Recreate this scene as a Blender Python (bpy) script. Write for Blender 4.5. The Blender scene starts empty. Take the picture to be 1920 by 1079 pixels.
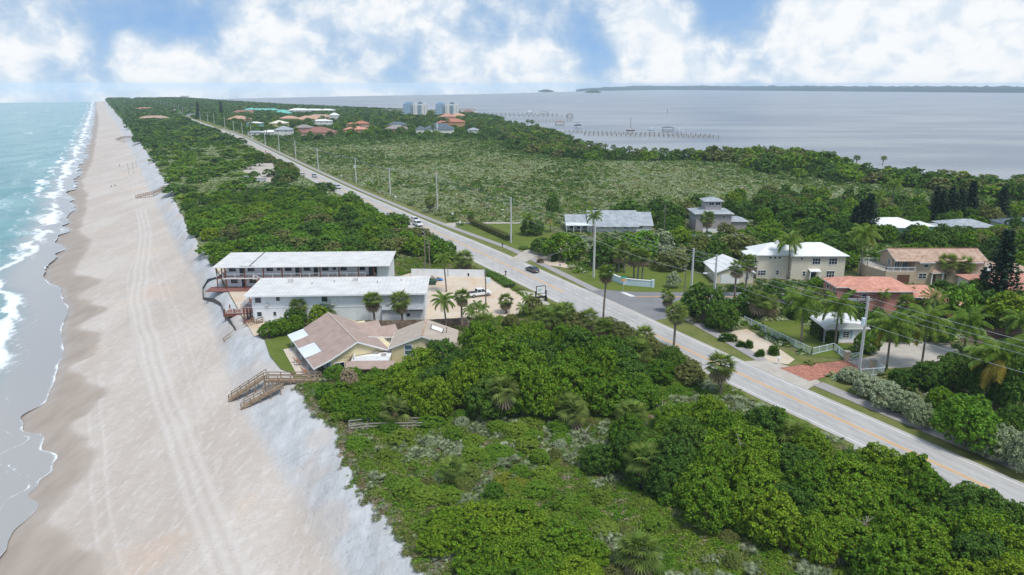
import bpy, math, random
import numpy as np
from mathutils import Vector, Matrix
random.seed(7); RNG = np.random.default_rng(7)
SC = bpy.context.scene; COL = SC.collection
# ------------------------------------------------------------------ camera
FPX, YH, CH = 1400.0, 158.0, 48.0            # focal length and horizon row in photo pixels (1920 wide), height in m above the road
PITCH = math.atan((539.5 - YH) / FPX); CP, SP = math.cos(PITCH), math.sin(PITCH)
cam = bpy.data.objects.new('camera', bpy.data.cameras.new('camera')); COL.objects.link(cam)
cam.data.sensor_width = 36.0; cam.data.lens = 36.0 * FPX / 1920.0
cam.data.clip_start = 1.0; cam.data.clip_end = 30000.0
cam.location = (0, 0, CH); cam.rotation_euler = (math.pi / 2 - PITCH, 0, 0)
SC.camera = cam
# ------------------------------------------------------------------ light
SUN_EL, SUN_AZ = math.radians(64), math.radians(140)      # azimuth from +Y (the view direction) towards +X
SUN_STR, SKY_STR, EXPO = 2.7, 0.15, 0.18
sun = bpy.data.objects.new('sun', bpy.data.lights.new('sun', 'SUN')); COL.objects.link(sun)
sun.data.energy = SUN_STR; sun.data.angle = math.radians(16); sun.data.color = (1.0, 0.965, 0.91)
sd = Vector((math.sin(SUN_AZ) * math.cos(SUN_EL), math.cos(SUN_AZ) * math.cos(SUN_EL), math.sin(SUN_EL)))
sun.rotation_euler = sd.to_track_quat('Z', 'Y').to_euler(); sun.location = (0, 0, 300)
SC.view_settings.view_transform = 'Standard'; SC.view_settings.look = 'None'
SC.view_settings.exposure = EXPO; SC.view_settings.gamma = 1.0; SC.view_settings.use_curve_mapping = False
SC.cycles.use_denoising = True; SC.cycles.max_bounces = 5; SC.cycles.diffuse_bounces = 2; SC.cycles.glossy_bounces = 2
SC.cycles.transmission_bounces = 2; SC.cycles.transparent_max_bounces = 8; SC.cycles.volume_bounces = 1
SC.cycles.caustics_reflective = False; SC.cycles.caustics_refractive = False; SC.cycles.sample_clamp_indirect = 4.0
try: SC.cycles.denoiser = 'OPENIMAGEDENOISE'
except Exception: pass

class NT:                                     # small node-tree helper
    def __init__(s, tree): s.t = tree; s.n = tree.nodes; s.l = tree.links
    def add(s, typ, ins=None, **kw):
        nd = s.n.new(typ)
        for k, v in kw.items(): setattr(nd, k, v)
        for k, v in (ins or {}).items():
            if isinstance(v, bpy.types.NodeSocket): s.l.new(v, nd.inputs[k])
            else: nd.inputs[k].default_value = v
        return nd
    def math(s, op, a, b=None, c=None, clamp=False):
        nd = s.n.new('ShaderNodeMath'); nd.operation = op; nd.use_clamp = clamp
        for i, v in enumerate((a, b, c)):
            if v is None: continue
            if isinstance(v, bpy.types.NodeSocket): s.l.new(v, nd.inputs[i])
            else: nd.inputs[i].default_value = v
        return nd.outputs[0]
    def vmath(s, op, a, b=None, out=0):
        nd = s.n.new('ShaderNodeVectorMath'); nd.operation = op
        for i, v in enumerate((a, b)):
            if v is None: continue
            if isinstance(v, bpy.types.NodeSocket): s.l.new(v, nd.inputs[i])
            else: nd.inputs[i].default_value = v
        return nd.outputs[out]
    def smooth(s, v, a, b, lo=0.0, hi=1.0):
        nd = s.add('ShaderNodeMapRange', {0: v, 1: a, 2: b, 3: lo, 4: hi}, interpolation_type='SMOOTHSTEP'); return nd.outputs[0]
    def mix(s, f, a, b, blend='MIX'):
        nd = s.n.new('ShaderNodeMix'); nd.data_type = 'RGBA'; nd.blend_type = blend
        for i, v in ((0, f), (6, a), (7, b)):
            if isinstance(v, bpy.types.NodeSocket): s.l.new(v, nd.inputs[i])
            else: nd.inputs[i].default_value = v if i == 0 else (tuple(v) + (1,))[:4]
        return nd.outputs[2]
    def noise(s, vec, scale, detail=4, rough=0.55, dist=0.0):
        ins = {'Scale': scale, 'Detail': detail, 'Roughness': rough, 'Distortion': dist}
        if vec is not None: ins['Vector'] = vec
        return s.add('ShaderNodeTexNoise', ins).outputs[0]
# ------------------------------------------------------------------ sky
def pix_dir(px, py):
    a = (px - 960) / FPX; b = -(py - 539.5) / FPX
    return Vector((a, CP + b * SP, -SP + b * CP)).normalized()
world = bpy.data.worlds.new('World'); SC.world = world; world.use_nodes = True
W = NT(world.node_tree); W.n.clear()
gdir = W.add('ShaderNodeTexCoord').outputs['Generated']
up = W.vmath('NORMALIZE', W.vmath('ADD', gdir, (0, 0, 0.30)))
sky = W.add('ShaderNodeTexSky', {'Vector': up}, sky_type='NISHITA', sun_disc=False, sun_elevation=SUN_EL, sun_rotation=SUN_AZ,
            altitude=0.0, air_density=1.0, dust_density=0.6, ozone_density=2.0)
sep = W.add('ShaderNodeSeparateXYZ', {0: gdir})
blue = W.mix(1.0, sky.outputs[0], (0.92, 1.10, 1.16), 'MULTIPLY')
cv = W.add('ShaderNodeMapping', {'Vector': gdir, 'Scale': (1, 1, 1.25)}).outputs[0]
warp = W.add('ShaderNodeTexNoise', {'Vector': cv, 'Scale': 16.0, 'Detail': 3.0}).outputs[1]
cv2 = W.vmath('ADD', cv, W.vmath('SCALE', W.vmath('SUBTRACT', warp, (0.5, 0.5, 0.5)), None))
cv2.node.inputs[1].links[0].from_node.inputs['Scale'].default_value = 0.035
n1 = W.noise(cv2, 9.0, 7, 0.54)
n2 = W.noise(cv2, 30.0, 6, 0.55)
# named cloud masses (direction, radius, weight): cumulus banks and blue gaps
dens = W.math('ADD', W.math('MULTIPLY', n1, 0.75), W.math('MULTIPLY', n2, 0.45))
CLOUDS = [(60, 60, .055, .16), (10, 150, .05, .30), (120, 90, .03, .16), (110, 160, .04, -.16), (190, 40, .06, -.20), (250, 120, .028, .30), (235, 80, .016, .30), (300, 150, .06, .34),
          (400, 165, .05, .30), (330, 60, .05, -.22), (450, 20, .035, .10), (480, 90, .042, .30), (560, 130, .06, .32), (530, 40, .05, .22), (660, 30, .05, .22),
          (640, 95, .03, -.05), (760, 20, .06, .20), (700, 165, .05, .25), (750, 135, .022, -.25), (830, 60, .05, .18), (860, 140, .05, .30), (960, 110, .06, .32), (1050, 130, .05, .28),
          (930, 60, .02, -.16), (1040, 40, .05, -.06), (1090, 60, .03, -.20), (1110, 110, .03, -.12), (1200, 50, .05, .30), (1270, 120, .08, .30), (1350, 15, .045, -.34), (1430, 20, .035, -.30),
          (1390, 90, .06, .10), (1500, 60, .06, .32), (1600, 100, .12, .40), (1760, 60, .14, .40), (1900, 110, .14, .40)]
acc = dens
for px, py, r, w in CLOUDS:
    d = pix_dir(px, py)
    dist = W.vmath('DISTANCE', gdir, tuple(d), out=1)
    b = W.smooth(dist, r * 1.35, r * 0.15)
    acc = W.math('MULTIPLY_ADD', b, w * 0.62, acc)
cmask = W.smooth(acc, 0.53, 0.82)
hz = W.smooth(sep.outputs[2], 0.030, -0.008)                         # air near the horizon is paler
thin = W.smooth(acc, 0.36, 0.66, 0.0, 0.50)
shade = W.smooth(W.math('ADD', n2, W.math('MULTIPLY', acc, 0.25)), 0.52, 0.86)
ccol = W.mix(shade, (0.62, 0.71, 0.81), (0.84, 0.86, 0.88))
base = W.add('ShaderNodeMix', data_type='RGBA')
skyc = W.mix(1.0, blue, (SKY_STR, SKY_STR, SKY_STR), 'MULTIPLY')
skyc = W.mix(W.math('MULTIPLY_ADD', hz, 0.3, 0.16), skyc, (0.55, 0.66, 0.75))
c1 = W.mix(thin, skyc, (0.52, 0.62, 0.71))
c2 = W.mix(cmask, c1, ccol)
bg = W.add('ShaderNodeBackground', {'Color': c2, 'Strength': 1.0})
W.l.new(bg.outputs[0], W.add('ShaderNodeOutputWorld').inputs[0])
W.n.remove(base)
world.cycles.sampling_method = 'MANUAL'; world.cycles.sample_map_resolution = 512

# ------------------------------------------------------------------ picture geometry: pixels of the photograph <-> places on the ground
def un(px, py, z=0.0):
    a = (px - 960) / FPX; b = -(py - 539.5) / FPX
    d = (a, CP + b * SP, -SP + b * CP); t = (z - CH) / d[2]
    return Vector((d[0] * t, d[1] * t, z))
def zat(py, Y):
    b = -(py - 539.5) / FPX
    return CH + (b * Y * CP - Y * SP) / (CP + b * SP)
CA = math.radians(28); CC, CS = math.cos(CA), math.sin(CA)            # the coast and the road run 28 degrees off the view
def uv(x, y): return (x * CC + y * CS, -x * CS + y * CC)
def xy(u, v): return (u * CC - v * CS, u * CS + v * CC)

# noise for the land forms
def vnoise(x, y, seed=0):
    x = np.asarray(x, float); y = np.asarray(y, float)
    xi = np.floor(x).astype(np.int64); yi = np.floor(y).astype(np.int64); xf = x - xi; yf = y - yi
    def h(a, b):
        n = (a * 374761393 + b * 668265263 + seed * 974634777) & 0xffffffff
        n = ((n ^ (n >> 13)) * 1274126177) & 0xffffffff
        return ((n ^ (n >> 16)) & 0xffff) / 65535.0
    sx = xf * xf * (3 - 2 * xf); sy = yf * yf * (3 - 2 * yf)
    a = h(xi, yi) * (1 - sx) + h(xi + 1, yi) * sx; b = h(xi, yi + 1) * (1 - sx) + h(xi + 1, yi + 1) * sx
    return a * (1 - sy) + b * sy
def fbm(x, y, seed=0, oct=4):
    s = 0; a = 0.5; t = 0
    for k in range(oct):
        s = s + a * vnoise(np.asarray(x) * 2 ** k, np.asarray(y) * 2 ** k, seed + k * 17); t += a; a *= 0.5
    return s / t
def sst(a, b, x): t = np.clip((x - a) / (b - a), 0, 1); return t * t * (3 - 2 * t)
def curve_of(pts, soft=False):
    p = np.array(sorted(pts))
    if not soft: return lambda v: np.interp(v, p[:, 0], p[:, 1])
    def f(v):
        v = np.asarray(v, float); i = np.clip(np.searchsorted(p[:, 0], v) - 1, 0, len(p) - 2)
        t = np.clip((v - p[i, 0]) / (p[i + 1, 0] - p[i, 0]), 0, 1); t = t * t * (3 - 2 * t); return p[i, 1] * (1 - t) + p[i + 1, 1] * t
    return f
SEA = -5.45
CREST0 = curve_of([(40, 24.2), (62, 24.2), (80, 23.4), (98, 24.4), (112, 23.2), (128, 22.6), (141, 22.4), (150, 21.0), (162, 20.5), (215, 21.2), (278, 20.6), (362, 23.4), (553, 25.5), (1045, 23.5), (2210, 13.6), (3200, 10)])
def CREST(v):
    v = np.asarray(v, float); k = sst(125, 112, v) + sst(215, 228, v); return CREST0(v) + k * ((fbm(v / 9, v * 0 + 3.3, 41) - .5) * 3.6 + (vnoise(v / 1.6, v * 0, 43) - .5) * .7)
TOE = curve_of([(40, 15), (71, 15.5), (95, 14.5), (124, 12.6), (159, 14.1), (206, 15.8), (258, 14.8), (355, 14.1), (519, 14.3), (933, 12.2), (1851, 5), (3200, 1)])
DRY0 = curve_of([(40, -6), (60, -7), (75, -5), (88.7, -6.6), (94, -9.6), (102, -12.6), (108, -10), (113.8, -7.8), (117, -7.5), (124, -8.7), (131, -11), (137, -7.6), (143, -5.7), (152, -9), (161, -12.2), (167, -7.4), (180, -6.8), (189, -11), (201, -5.3), (210, -9), (218, -12), (232, -6.5), (249, -13.5), (290, -10), (333, -13.8), (400, -12), (486, -16), (600, -12), (724, -11), (1233, -9), (2210, -16), (3200, -18)], True)
WET0 = curve_of([(40, -16), (60, -17), (90, -18), (100, -16.5), (106, -14.2), (110, -15.4), (113, -14.2), (116, -12.9), (120, -12.6), (124.5, -14.6), (128, -14.4), (134, -17.8), (139, -18.4), (145, -15.2), (158, -14.3), (172, -13.6), (190, -14.6), (206, -13.6), (218, -15.5), (229, -16.2), (240, -20), (250, -21.5), (262, -21.5), (280, -19), (330, -19.5), (386, -18.5), (450, -20), (522, -18.3), (804, -16), (1584, -16), (3200, -24)], True)
def DRY(v): v = np.asarray(v, float); return DRY0(v) + (vnoise(v / 9., v * 0, 5) - .5) * 2.2 * sst(230, 320, v) + (vnoise(v / 1.7, v * 0, 6) - .5) * .5
def WET(v):
    v = np.asarray(v, float); k = sst(230, 320, v)
    return WET0(v) + (vnoise(v / 7., v * 0, 15) - .5) * 5.0 * k + (vnoise(v / 2.1, v * 0, 16) - .5) * .5
SHORE = curve_of([(-400, 440), (60, 440), (233, 433), (292, 405), (345, 428), (392, 440), (402, 400), (415, 358), (462, 342), (522, 352), (600, 385), (693, 425), (849, 482), (1100, 560), (1237, 575), (1400, 540), (1582, 500), (1900, 410), (2240, 360), (2700, 300), (3200, 260)])
def terrain(x, y):
    x = np.asarray(x, float); y = np.asarray(y, float)
    u, v = uv(x, y); c = CREST(v); t = TOE(v); s = SHORE(v)
    slope = sst(0, 1, (u - t) / (c - t)) ** 0.85
    z = -3.7 + 3.7 * slope
    zb = -3.7 - (t - u) * 0.062
    z = np.where(u < t, zb, z)
    inland = np.clip((u - 230) / np.maximum(s - 8 - 230, 40), 0, 1)
    z = np.where(u > c, -5.6 * inland ** 1.1, z)
    return z
def ter(x, y): return float(terrain(x, y))
def gp(px, py):
    p = un(px, py, 0)
    for _ in range(6): p = un(px, py, ter(p.x, p.y))
    return p
# ------------------------------------------------------------------ object helpers
def tag(o, label=None, cat=None, group=None, kind=None):
    if label: o['label'] = label
    if cat: o['category'] = cat
    if group: o['group'] = group
    if kind: o['kind'] = kind
    return o
def thing(name, label, cat, loc=(0, 0, 0), rz=0.0, group=None):
    o = bpy.data.objects.new(name, None); COL.objects.link(o); o.empty_display_size = 0.5
    o.location = loc; o.rotation_euler = (0, 0, rz)
    return tag(o, label, cat, group)
class MB:
    def __init__(s): s.v = []; s.f = []; s.m = []; s.mi = 0
    def add(s, vs, fs):
        n = len(s.v); s.v += [tuple(p) for p in vs]; s.f += [tuple(i + n for i in f) for f in fs]; s.m += [s.mi] * len(fs); return s
    def box(s, x0, x1, y0, y1, z0, z1):
        return s.add([(x0, y0, z0), (x1, y0, z0), (x1, y1, z0), (x0, y1, z0), (x0, y0, z1), (x1, y0, z1), (x1, y1, z1), (x0, y1, z1)],
                     [(0, 3, 2, 1), (4, 5, 6, 7), (0, 1, 5, 4), (1, 2, 6, 5), (2, 3, 7, 6), (3, 0, 4, 7)])
    def bar(s, a, b, w, h=None):              # square bar from a to b
        a = Vector(a); b = Vector(b); d = (b - a).normalized(); h = h or w
        q = Vector((0, 0, 1)) if abs(d.z) < 0.95 else Vector((1, 0, 0))
        x = d.cross(q).normalized() * (w / 2); y = x.cross(d).normalized() * (h / 2)
        vs = [p + i * x + j * y for p in (a, b) for i, j in ((-1, -1), (1, -1), (1, 1), (-1, 1))]
        return s.add(vs, [(3, 2, 1, 0), (4, 5, 6, 7), (0, 1, 5, 4), (1, 2, 6, 5), (2, 3, 7, 6), (3, 0, 4, 7)])
    def tube(s, pts, r, n=6):
        pts = [Vector(p) for p in pts]; rs = r if hasattr(r, '__len__') else [r] * len(pts); vs = []; fs = []
        for i, p in enumerate(pts):
            d = (pts[min(i + 1, len(pts) - 1)] - pts[max(i - 1, 0)]).normalized()
            q = Vector((0, 0, 1)) if abs(d.z) < 0.9 else Vector((1, 0, 0))
            x = d.cross(q).normalized(); y = x.cross(d)
            vs += [p + (x * math.cos(2 * math.pi * k / n) + y * math.sin(2 * math.pi * k / n)) * rs[i] for k in range(n)]
        for i in range(len(pts) - 1):
            fs += [(i * n + k, i * n + (k + 1) % n, (i + 1) * n + (k + 1) % n, (i + 1) * n + k) for k in range(n)]
        fs += [tuple(range(n - 1, -1, -1)), tuple((len(pts) - 1) * n + k for k in range(n))]
        return s.add(vs, fs)
    def prism(s, poly, z0, z1):               # vertical prism over a plan polygon (z0/z1 may be per-vertex lists)
        n = len(poly); a = z0 if hasattr(z0, '__len__') else [z0] * n; b = z1 if hasattr(z1, '__len__') else [z1] * n
        vs = [(p[0], p[1], a[i]) for i, p in enumerate(poly)] + [(p[0], p[1], b[i]) for i, p in enumerate(poly)]
        return s.add(vs, [tuple(range(n - 1, -1, -1)), tuple(range(n, 2 * n))] + [(i, (i + 1) % n, (i + 1) % n + n, i + n) for i in range(n)])
    def slab(s, q, t):                        # sloping slab: q = 3 or 4 top corners, t thickness down
        n = len(q); vs = list(q) + [(p[0], p[1], p[2] - t) for p in q]
        return s.add(vs, [tuple(range(n)), tuple(range(2 * n - 1, n - 1, -1))] + [((i + 1) % n, i, i + n, (i + 1) % n + n) for i in range(n)])
    def build(s, name, mats, parent=None, smooth=False, loc=None, kind=None):
        me = bpy.data.meshes.new(name); me.from_pydata(s.v, [], s.f)
        mats = mats if isinstance(mats, (list, tuple)) else [mats]
        for m in mats: me.materials.append(m)
        if len(mats) > 1: me.polygons.foreach_set('material_index', s.m)
        if smooth: me.polygons.foreach_set('use_smooth', [True] * len(me.polygons))
        me.update(); o = bpy.data.objects.new(name, me); COL.objects.link(o)
        if parent: o.parent = parent
        if loc is not None: o.location = loc
        if kind: o['kind'] = kind
        return o
def copy_tree(o, parent=None, loc=None, rz=None, scale=None, label=None, group=None):
    c = o.copy(); COL.objects.link(c); c.parent = parent
    if loc is not None: c.location = loc
    if rz is not None: c.rotation_euler = (0, 0, rz)
    if scale is not None: c.scale = scale
    if label: c['label'] = label
    if group: c['group'] = group
    for ch in o.children: copy_tree(ch, c)
    return c
def mesh_np(name, verts, quads, mats, attrs=None, parent=None, smooth=False, tri=False):
    me = bpy.data.meshes.new(name); verts = np.asarray(verts, np.float32); quads = np.asarray(quads, np.int32); k = quads.shape[1]
    me.vertices.add(len(verts)); me.vertices.foreach_set('co', verts.ravel())
    me.loops.add(quads.size); me.loops.foreach_set('vertex_index', quads.ravel())
    me.polygons.add(len(quads)); me.polygons.foreach_set('loop_start', np.arange(0, quads.size, k, dtype=np.int32)); me.polygons.foreach_set('loop_total', np.full(len(quads), k, np.int32))
    for m in (mats if isinstance(mats, (list, tuple)) else [mats]): me.materials.append(m)
    for n, a in (attrs or {}).items():
        at = me.attributes.new(n, 'FLOAT', 'POINT'); at.data.foreach_set('value', np.asarray(a, np.float32).ravel())
    if smooth: me.polygons.foreach_set('use_smooth', np.ones(len(quads), bool))
    me.update(calc_edges=True); me.validate()
    return me
def link_mesh(me, name, parent=None, kind=None):
    o = bpy.data.objects.new(name, me); COL.objects.link(o)
    if parent: o.parent = parent
    if kind: o['kind'] = kind
    return o
def grid_quads(nu, nv):
    i = np.arange(nu - 1)[:, None] * nv + np.arange(nv - 1)[None, :]
    return np.stack([i, i + nv, i + nv + 1, i + 1], -1).reshape(-1, 4)
# ------------------------------------------------------------------ materials
MATS = {}
def mat(name, col, rough=0.7, var=0.12, scale=1.5, col2=None, bump=0.0, bscale=20.0, metal=0.0, spec=0.3, coat=0.0, stripes=None, dirt=0.0):
    """painted / plain surface with uneven tone; stripes=(axis, period, depth) for seams, boards or tile rows as fine relief"""
    if name in MATS: return MATS[name]
    m = bpy.data.materials.new(name); m.use_nodes = True; T = NT(m.node_tree); T.n.clear()
    tc = T.add('ShaderNodeTexCoord').outputs['Object']
    n = T.noise(tc, scale, 5, 0.6); n2 = T.noise(tc, scale * 9, 3, 0.6)
    c = T.mix(T.smooth(n, 0.3, 0.7), tuple(x * (1 - var) for x in col), tuple(min(1, x * (1 + var * .6)) for x in (col2 or col)))
    c = T.mix(T.math('MULTIPLY', n2, var * 0.8), c, tuple(x * 0.7 for x in col))
    if dirt:
        dn = T.noise(T.vmath('MULTIPLY', tc, (1.2, 1.2, 0.25)), scale * 2.2, 6, 0.7)
        c = T.mix(T.smooth(dn, 0.5, 0.8, 0, dirt), c, (0.30, 0.28, 0.25))
    b = T.add('ShaderNodeBsdfPrincipled', {'Base Color': c, 'Roughness': rough, 'Metallic': metal, 'Specular IOR Level': spec, 'Coat Weight': coat})
    h = None
    if stripes:
        ax, per, dep = stripes
        w = T.add('ShaderNodeTexWave', {'Vector': tc, 'Scale': 0.314 / per, 'Distortion': 0.15, 'Detail': 1.0}, bands_direction=ax, wave_type='BANDS', wave_profile='SAW').outputs[1]
        h = w
        c2_ = T.mix(T.smooth(w, 0.8, 1.0, 0, 0.28), c, tuple(x * 0.45 for x in col)); T.l.new(c2_, b.inputs['Base Color'])
        bn = T.add('ShaderNodeBump', {'Height': h, 'Strength': 0.6, 'Distance': dep}); T.l.new(bn.outputs[0], b.inputs['Normal'])
    elif bump:
        bn = T.add('ShaderNodeBump', {'Height': T.noise(tc, bscale, 5, 0.6), 'Strength': 0.7, 'Distance': bump}); T.l.new(bn.outputs[0], b.inputs['Normal'])
    T.l.new(b.outputs[0], T.add('ShaderNodeOutputMaterial').inputs[0]); MATS[name] = m; return m
def leafmat(name, cols, nscale=0.12, transl=0.22, var=0.35, rough=0.5, tipcol=None):
    if name in MATS: return MATS[name]
    m = bpy.data.materials.new(name); m.use_nodes = True; T = NT(m.node_tree); T.n.clear()
    oi = T.add('ShaderNodeObjectInfo'); geo = T.add('ShaderNodeNewGeometry')
    f = T.math('ADD', T.math('MULTIPLY', T.smooth(T.noise(oi.outputs['Location'], nscale, 2), 0.3, 0.7), 0.6), T.math('MULTIPLY', oi.outputs['Random'], 0.4))
    r = T.add('ShaderNodeValToRGB', {0: f}); cr = r.color_ramp
    while len(cr.elements) < len(cols): cr.elements.new(0.5)
    for i, c in enumerate(cols): cr.elements[i].position = i / max(1, len(cols) - 1); cr.elements[i].color = tuple(c) + (1,)
    rnd = geo.outputs['Random Per Island']
    v = T.smooth(rnd, 0, 1, 1 - var, 1 + var)
    hv = T.add('ShaderNodeHueSaturation', {'Color': r.outputs[0], 'Value': v, 'Hue': T.math('MULTIPLY_ADD', T.math('FRACT', T.math('MULTIPLY', rnd, 7.13)), 0.03, 0.485), 'Saturation': 1.0}).outputs[0]
    if tipcol: hv = T.mix(T.smooth(T.math('FRACT', T.math('MULTIPLY', rnd, 13.7)), 0.95, 0.99), hv, tipcol)
    p = T.add('ShaderNodeBsdfPrincipled', {'Base Color': hv, 'Roughness': rough, 'Specular IOR Level': 0.10})
    tr = T.add('ShaderNodeBsdfTranslucent', {'Color': T.mix(1.0, hv, (1.5, 1.55, 0.5), 'MULTIPLY')})
    mx = T.add('ShaderNodeMixShader', {0: transl, 1: p.outputs[0], 2: tr.outputs[0]})
    T.l.new(mx.outputs[0], T.add('ShaderNodeOutputMaterial').inputs[0]); MATS[name] = m; return m
def sand_mat():
    m = bpy.data.materials.new('beach_sand'); m.use_nodes = True; T = NT(m.node_tree); T.n.clear()
    pos = T.add('ShaderNodeNewGeometry').outputs['Position']
    at = lambda n: T.add('ShaderNodeAttribute', attribute_name=n).outputs['Fac']
    wet, track, dune = at('wet'), at('track'), at('dune')
    al = T.add('ShaderNodeMapping', {'Vector': T.vmath('SUBTRACT', pos, (0, 0, 0)), 'Rotation': (0, 0, -CA), 'Scale': (1, 0.25, 1)}).outputs[0]
    n1 = T.noise(al, 0.10, 6, 0.6); n2 = T.noise(pos, 0.9, 6, 0.65); n3 = T.noise(al, 1.3, 4, 0.6)
    c = T.mix(T.smooth(n1, 0.35, 0.66), (0.465, 0.40, 0.345), (0.55, 0.49, 0.435))
    c = T.mix(T.smooth(T.noise(pos, 0.045, 4), 0.56, 0.72, 0, 0.40), c, (0.64, 0.45, 0.32))
    c = T.mix(T.smooth(n2, 0.35, 0.70, 0.30, 0.0), c, (0.36, 0.325, 0.30))
    c = T.mix(T.smooth(T.noise(pos, 3.4, 4, 0.75), 0.5, 0.72, 0.0, 0.34), c, (0.35, 0.31, 0.27))
    c = T.mix(T.smooth(n3, 0.5, 0.7, 0, 0.40), c, (0.61, 0.575, 0.545))
    c = T.mix(dune, c, T.mix(T.smooth(T.noise(al, 0.55, 6, 0.7), 0.3, 0.7), (0.40, 0.405, 0.41), (0.535, 0.54, 0.55)))
    sk = T.noise(T.add('ShaderNodeMapping', {'Vector': pos, 'Rotation': (0, 0, -CA + 0.5), 'Scale': (0.22, 1.5, 1)}).outputs[0], 0.9, 6, 0.7)
    c = T.mix(T.math('MULTIPLY', dune, T.smooth(sk, 0.52, 0.72, 0.0, 0.5)), c, (0.27, 0.26, 0.265))
    sm = T.math('MULTIPLY', T.smooth(T.noise(pos, 0.16, 5, 0.7), 0.62, 0.74), T.smooth(T.noise(pos, 1.6, 4, 0.7), 0.45, 0.6))
    c = T.mix(T.math('MULTIPLY', sm, 0.6), c, (0.22, 0.20, 0.18))                      # weed wrack
    c = T.mix(T.math('MULTIPLY', track, 0.55), c, (0.40, 0.35, 0.31))
    c = T.mix(T.math('MULTIPLY', at('ridge'), 0.5), c, (0.70, 0.66, 0.62))
    wetc = T.mix(T.smooth(T.noise(al, 0.5, 5), 0.3, 0.7), (0.30, 0.245, 0.20), (0.36, 0.30, 0.25))
    c = T.mix(wet, c, wetc)
    rough = T.smooth(at('film'), 0, 1, 0.75, 0.22)
    b = T.add('ShaderNodeBsdfPrincipled', {'Base Color': c, 'Roughness': rough, 'Specular IOR Level': 0.35})
    pit = T.add('ShaderNodeTexVoronoi', {'Vector': pos, 'Scale': 1.1}).outputs[0]
    foot = T.math('ADD', T.noise(pos, 2.2, 5, 0.7), T.math('MULTIPLY', T.smooth(pit, 0.0, 0.35), T.smooth(T.noise(pos, 0.12, 3), 0.4, 0.6, 0.1, 0.7)))
    hgt = T.math('MULTIPLY', T.math('ADD', T.math('MULTIPLY', foot, 0.6), T.math('MULTIPLY', n1, 0.9)), T.math('SUBTRACT', 1.0, wet))
    bn = T.add('ShaderNodeBump', {'Height': hgt, 'Strength': 0.6, 'Distance': 0.35}); T.l.new(bn.outputs[0], b.inputs['Normal'])
    T.l.new(b.outputs[0], T.add('ShaderNodeOutputMaterial').inputs[0]); return m
def ocean_mat():
    m = bpy.data.materials.new('ocean_water'); m.use_nodes = True; T = NT(m.node_tree); T.n.clear()
    pos = T.add('ShaderNodeNewGeometry').outputs['Position']
    at = lambda n: T.add('ShaderNodeAttribute', attribute_name=n).outputs['Fac']
    al = T.add('ShaderNodeMapping', {'Vector': pos, 'Rotation': (0, 0, -CA), 'Scale': (1, 0.32, 1)}).outputs[0]
    d = at('depth')
    n1 = T.noise(al, 0.05, 5, 0.6); n2 = T.noise(al, 0.9, 5, 0.65); n3 = T.noise(pos, 2.8, 4, 0.7)
    deep = T.mix(T.smooth(n1, 0.3, 0.7), (0.08, 0.245, 0.26), (0.17, 0.36, 0.36))
    c = T.mix(T.smooth(d, 0.02, 0.5), (0.34, 0.33, 0.32), deep)
    f = T.math('ADD', at('foam'), T.math('MULTIPLY', T.math('SUBTRACT', T.math('ADD', T.math('MULTIPLY', n2, 0.6), T.math('MULTIPLY', n3, 0.4)), 0.5), 2.2))
    f = T.smooth(f, 0.44, 1.02)
    c = T.mix(f, c, (0.74, 0.77, 0.79))
    b = T.add('ShaderNodeBsdfPrincipled', {'Base Color': c, 'Roughness': T.smooth(f, 0, 1, 0.16, 0.8), 'Specular IOR Level': 0.5, 'IOR': 1.33})
    hgt = T.math('ADD', T.math('MULTIPLY', T.noise(al, 0.35, 5, 0.6), 1.0), T.math('MULTIPLY', n2, 0.25))
    bn = T.add('ShaderNodeBump', {'Height': hgt, 'Strength': T.smooth(d, 0.0, 0.4, 0.03, 0.75), 'Distance': 0.9}); T.l.new(bn.outputs[0], b.inputs['Normal'])
    T.l.new(b.outputs[0], T.add('ShaderNodeOutputMaterial').inputs[0]); return m
def lagoon_mat():
    m = bpy.data.materials.new('lagoon_water'); m.use_nodes = True; T = NT(m.node_tree); T.n.clear()
    pos = T.add('ShaderNodeNewGeometry').outputs['Position']
    al = T.add('ShaderNodeMapping', {'Vector': pos, 'Scale': (0.3, 1, 1)}).outputs[0]
    n1 = T.noise(al, 0.012, 5, 0.6); n2 = T.noise(al, 0.22, 5, 0.65)
    c = T.mix(T.smooth(n1, 0.36, 0.64), (0.185, 0.20, 0.225), (0.30, 0.305, 0.31))
    b = T.add('ShaderNodeBsdfPrincipled', {'Base Color': c, 'Roughness': 0.30, 'Specular IOR Level': 0.5, 'IOR': 1.33})
    bn = T.add('ShaderNodeBump', {'Height': T.math('ADD', n2, T.noise(al, 0.05, 3)), 'Strength': 0.9, 'Distance': 1.6}); T.l.new(bn.outputs[0], b.inputs['Normal'])
    T.l.new(b.outputs[0], T.add('ShaderNodeOutputMaterial').inputs[0]); return m
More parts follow.
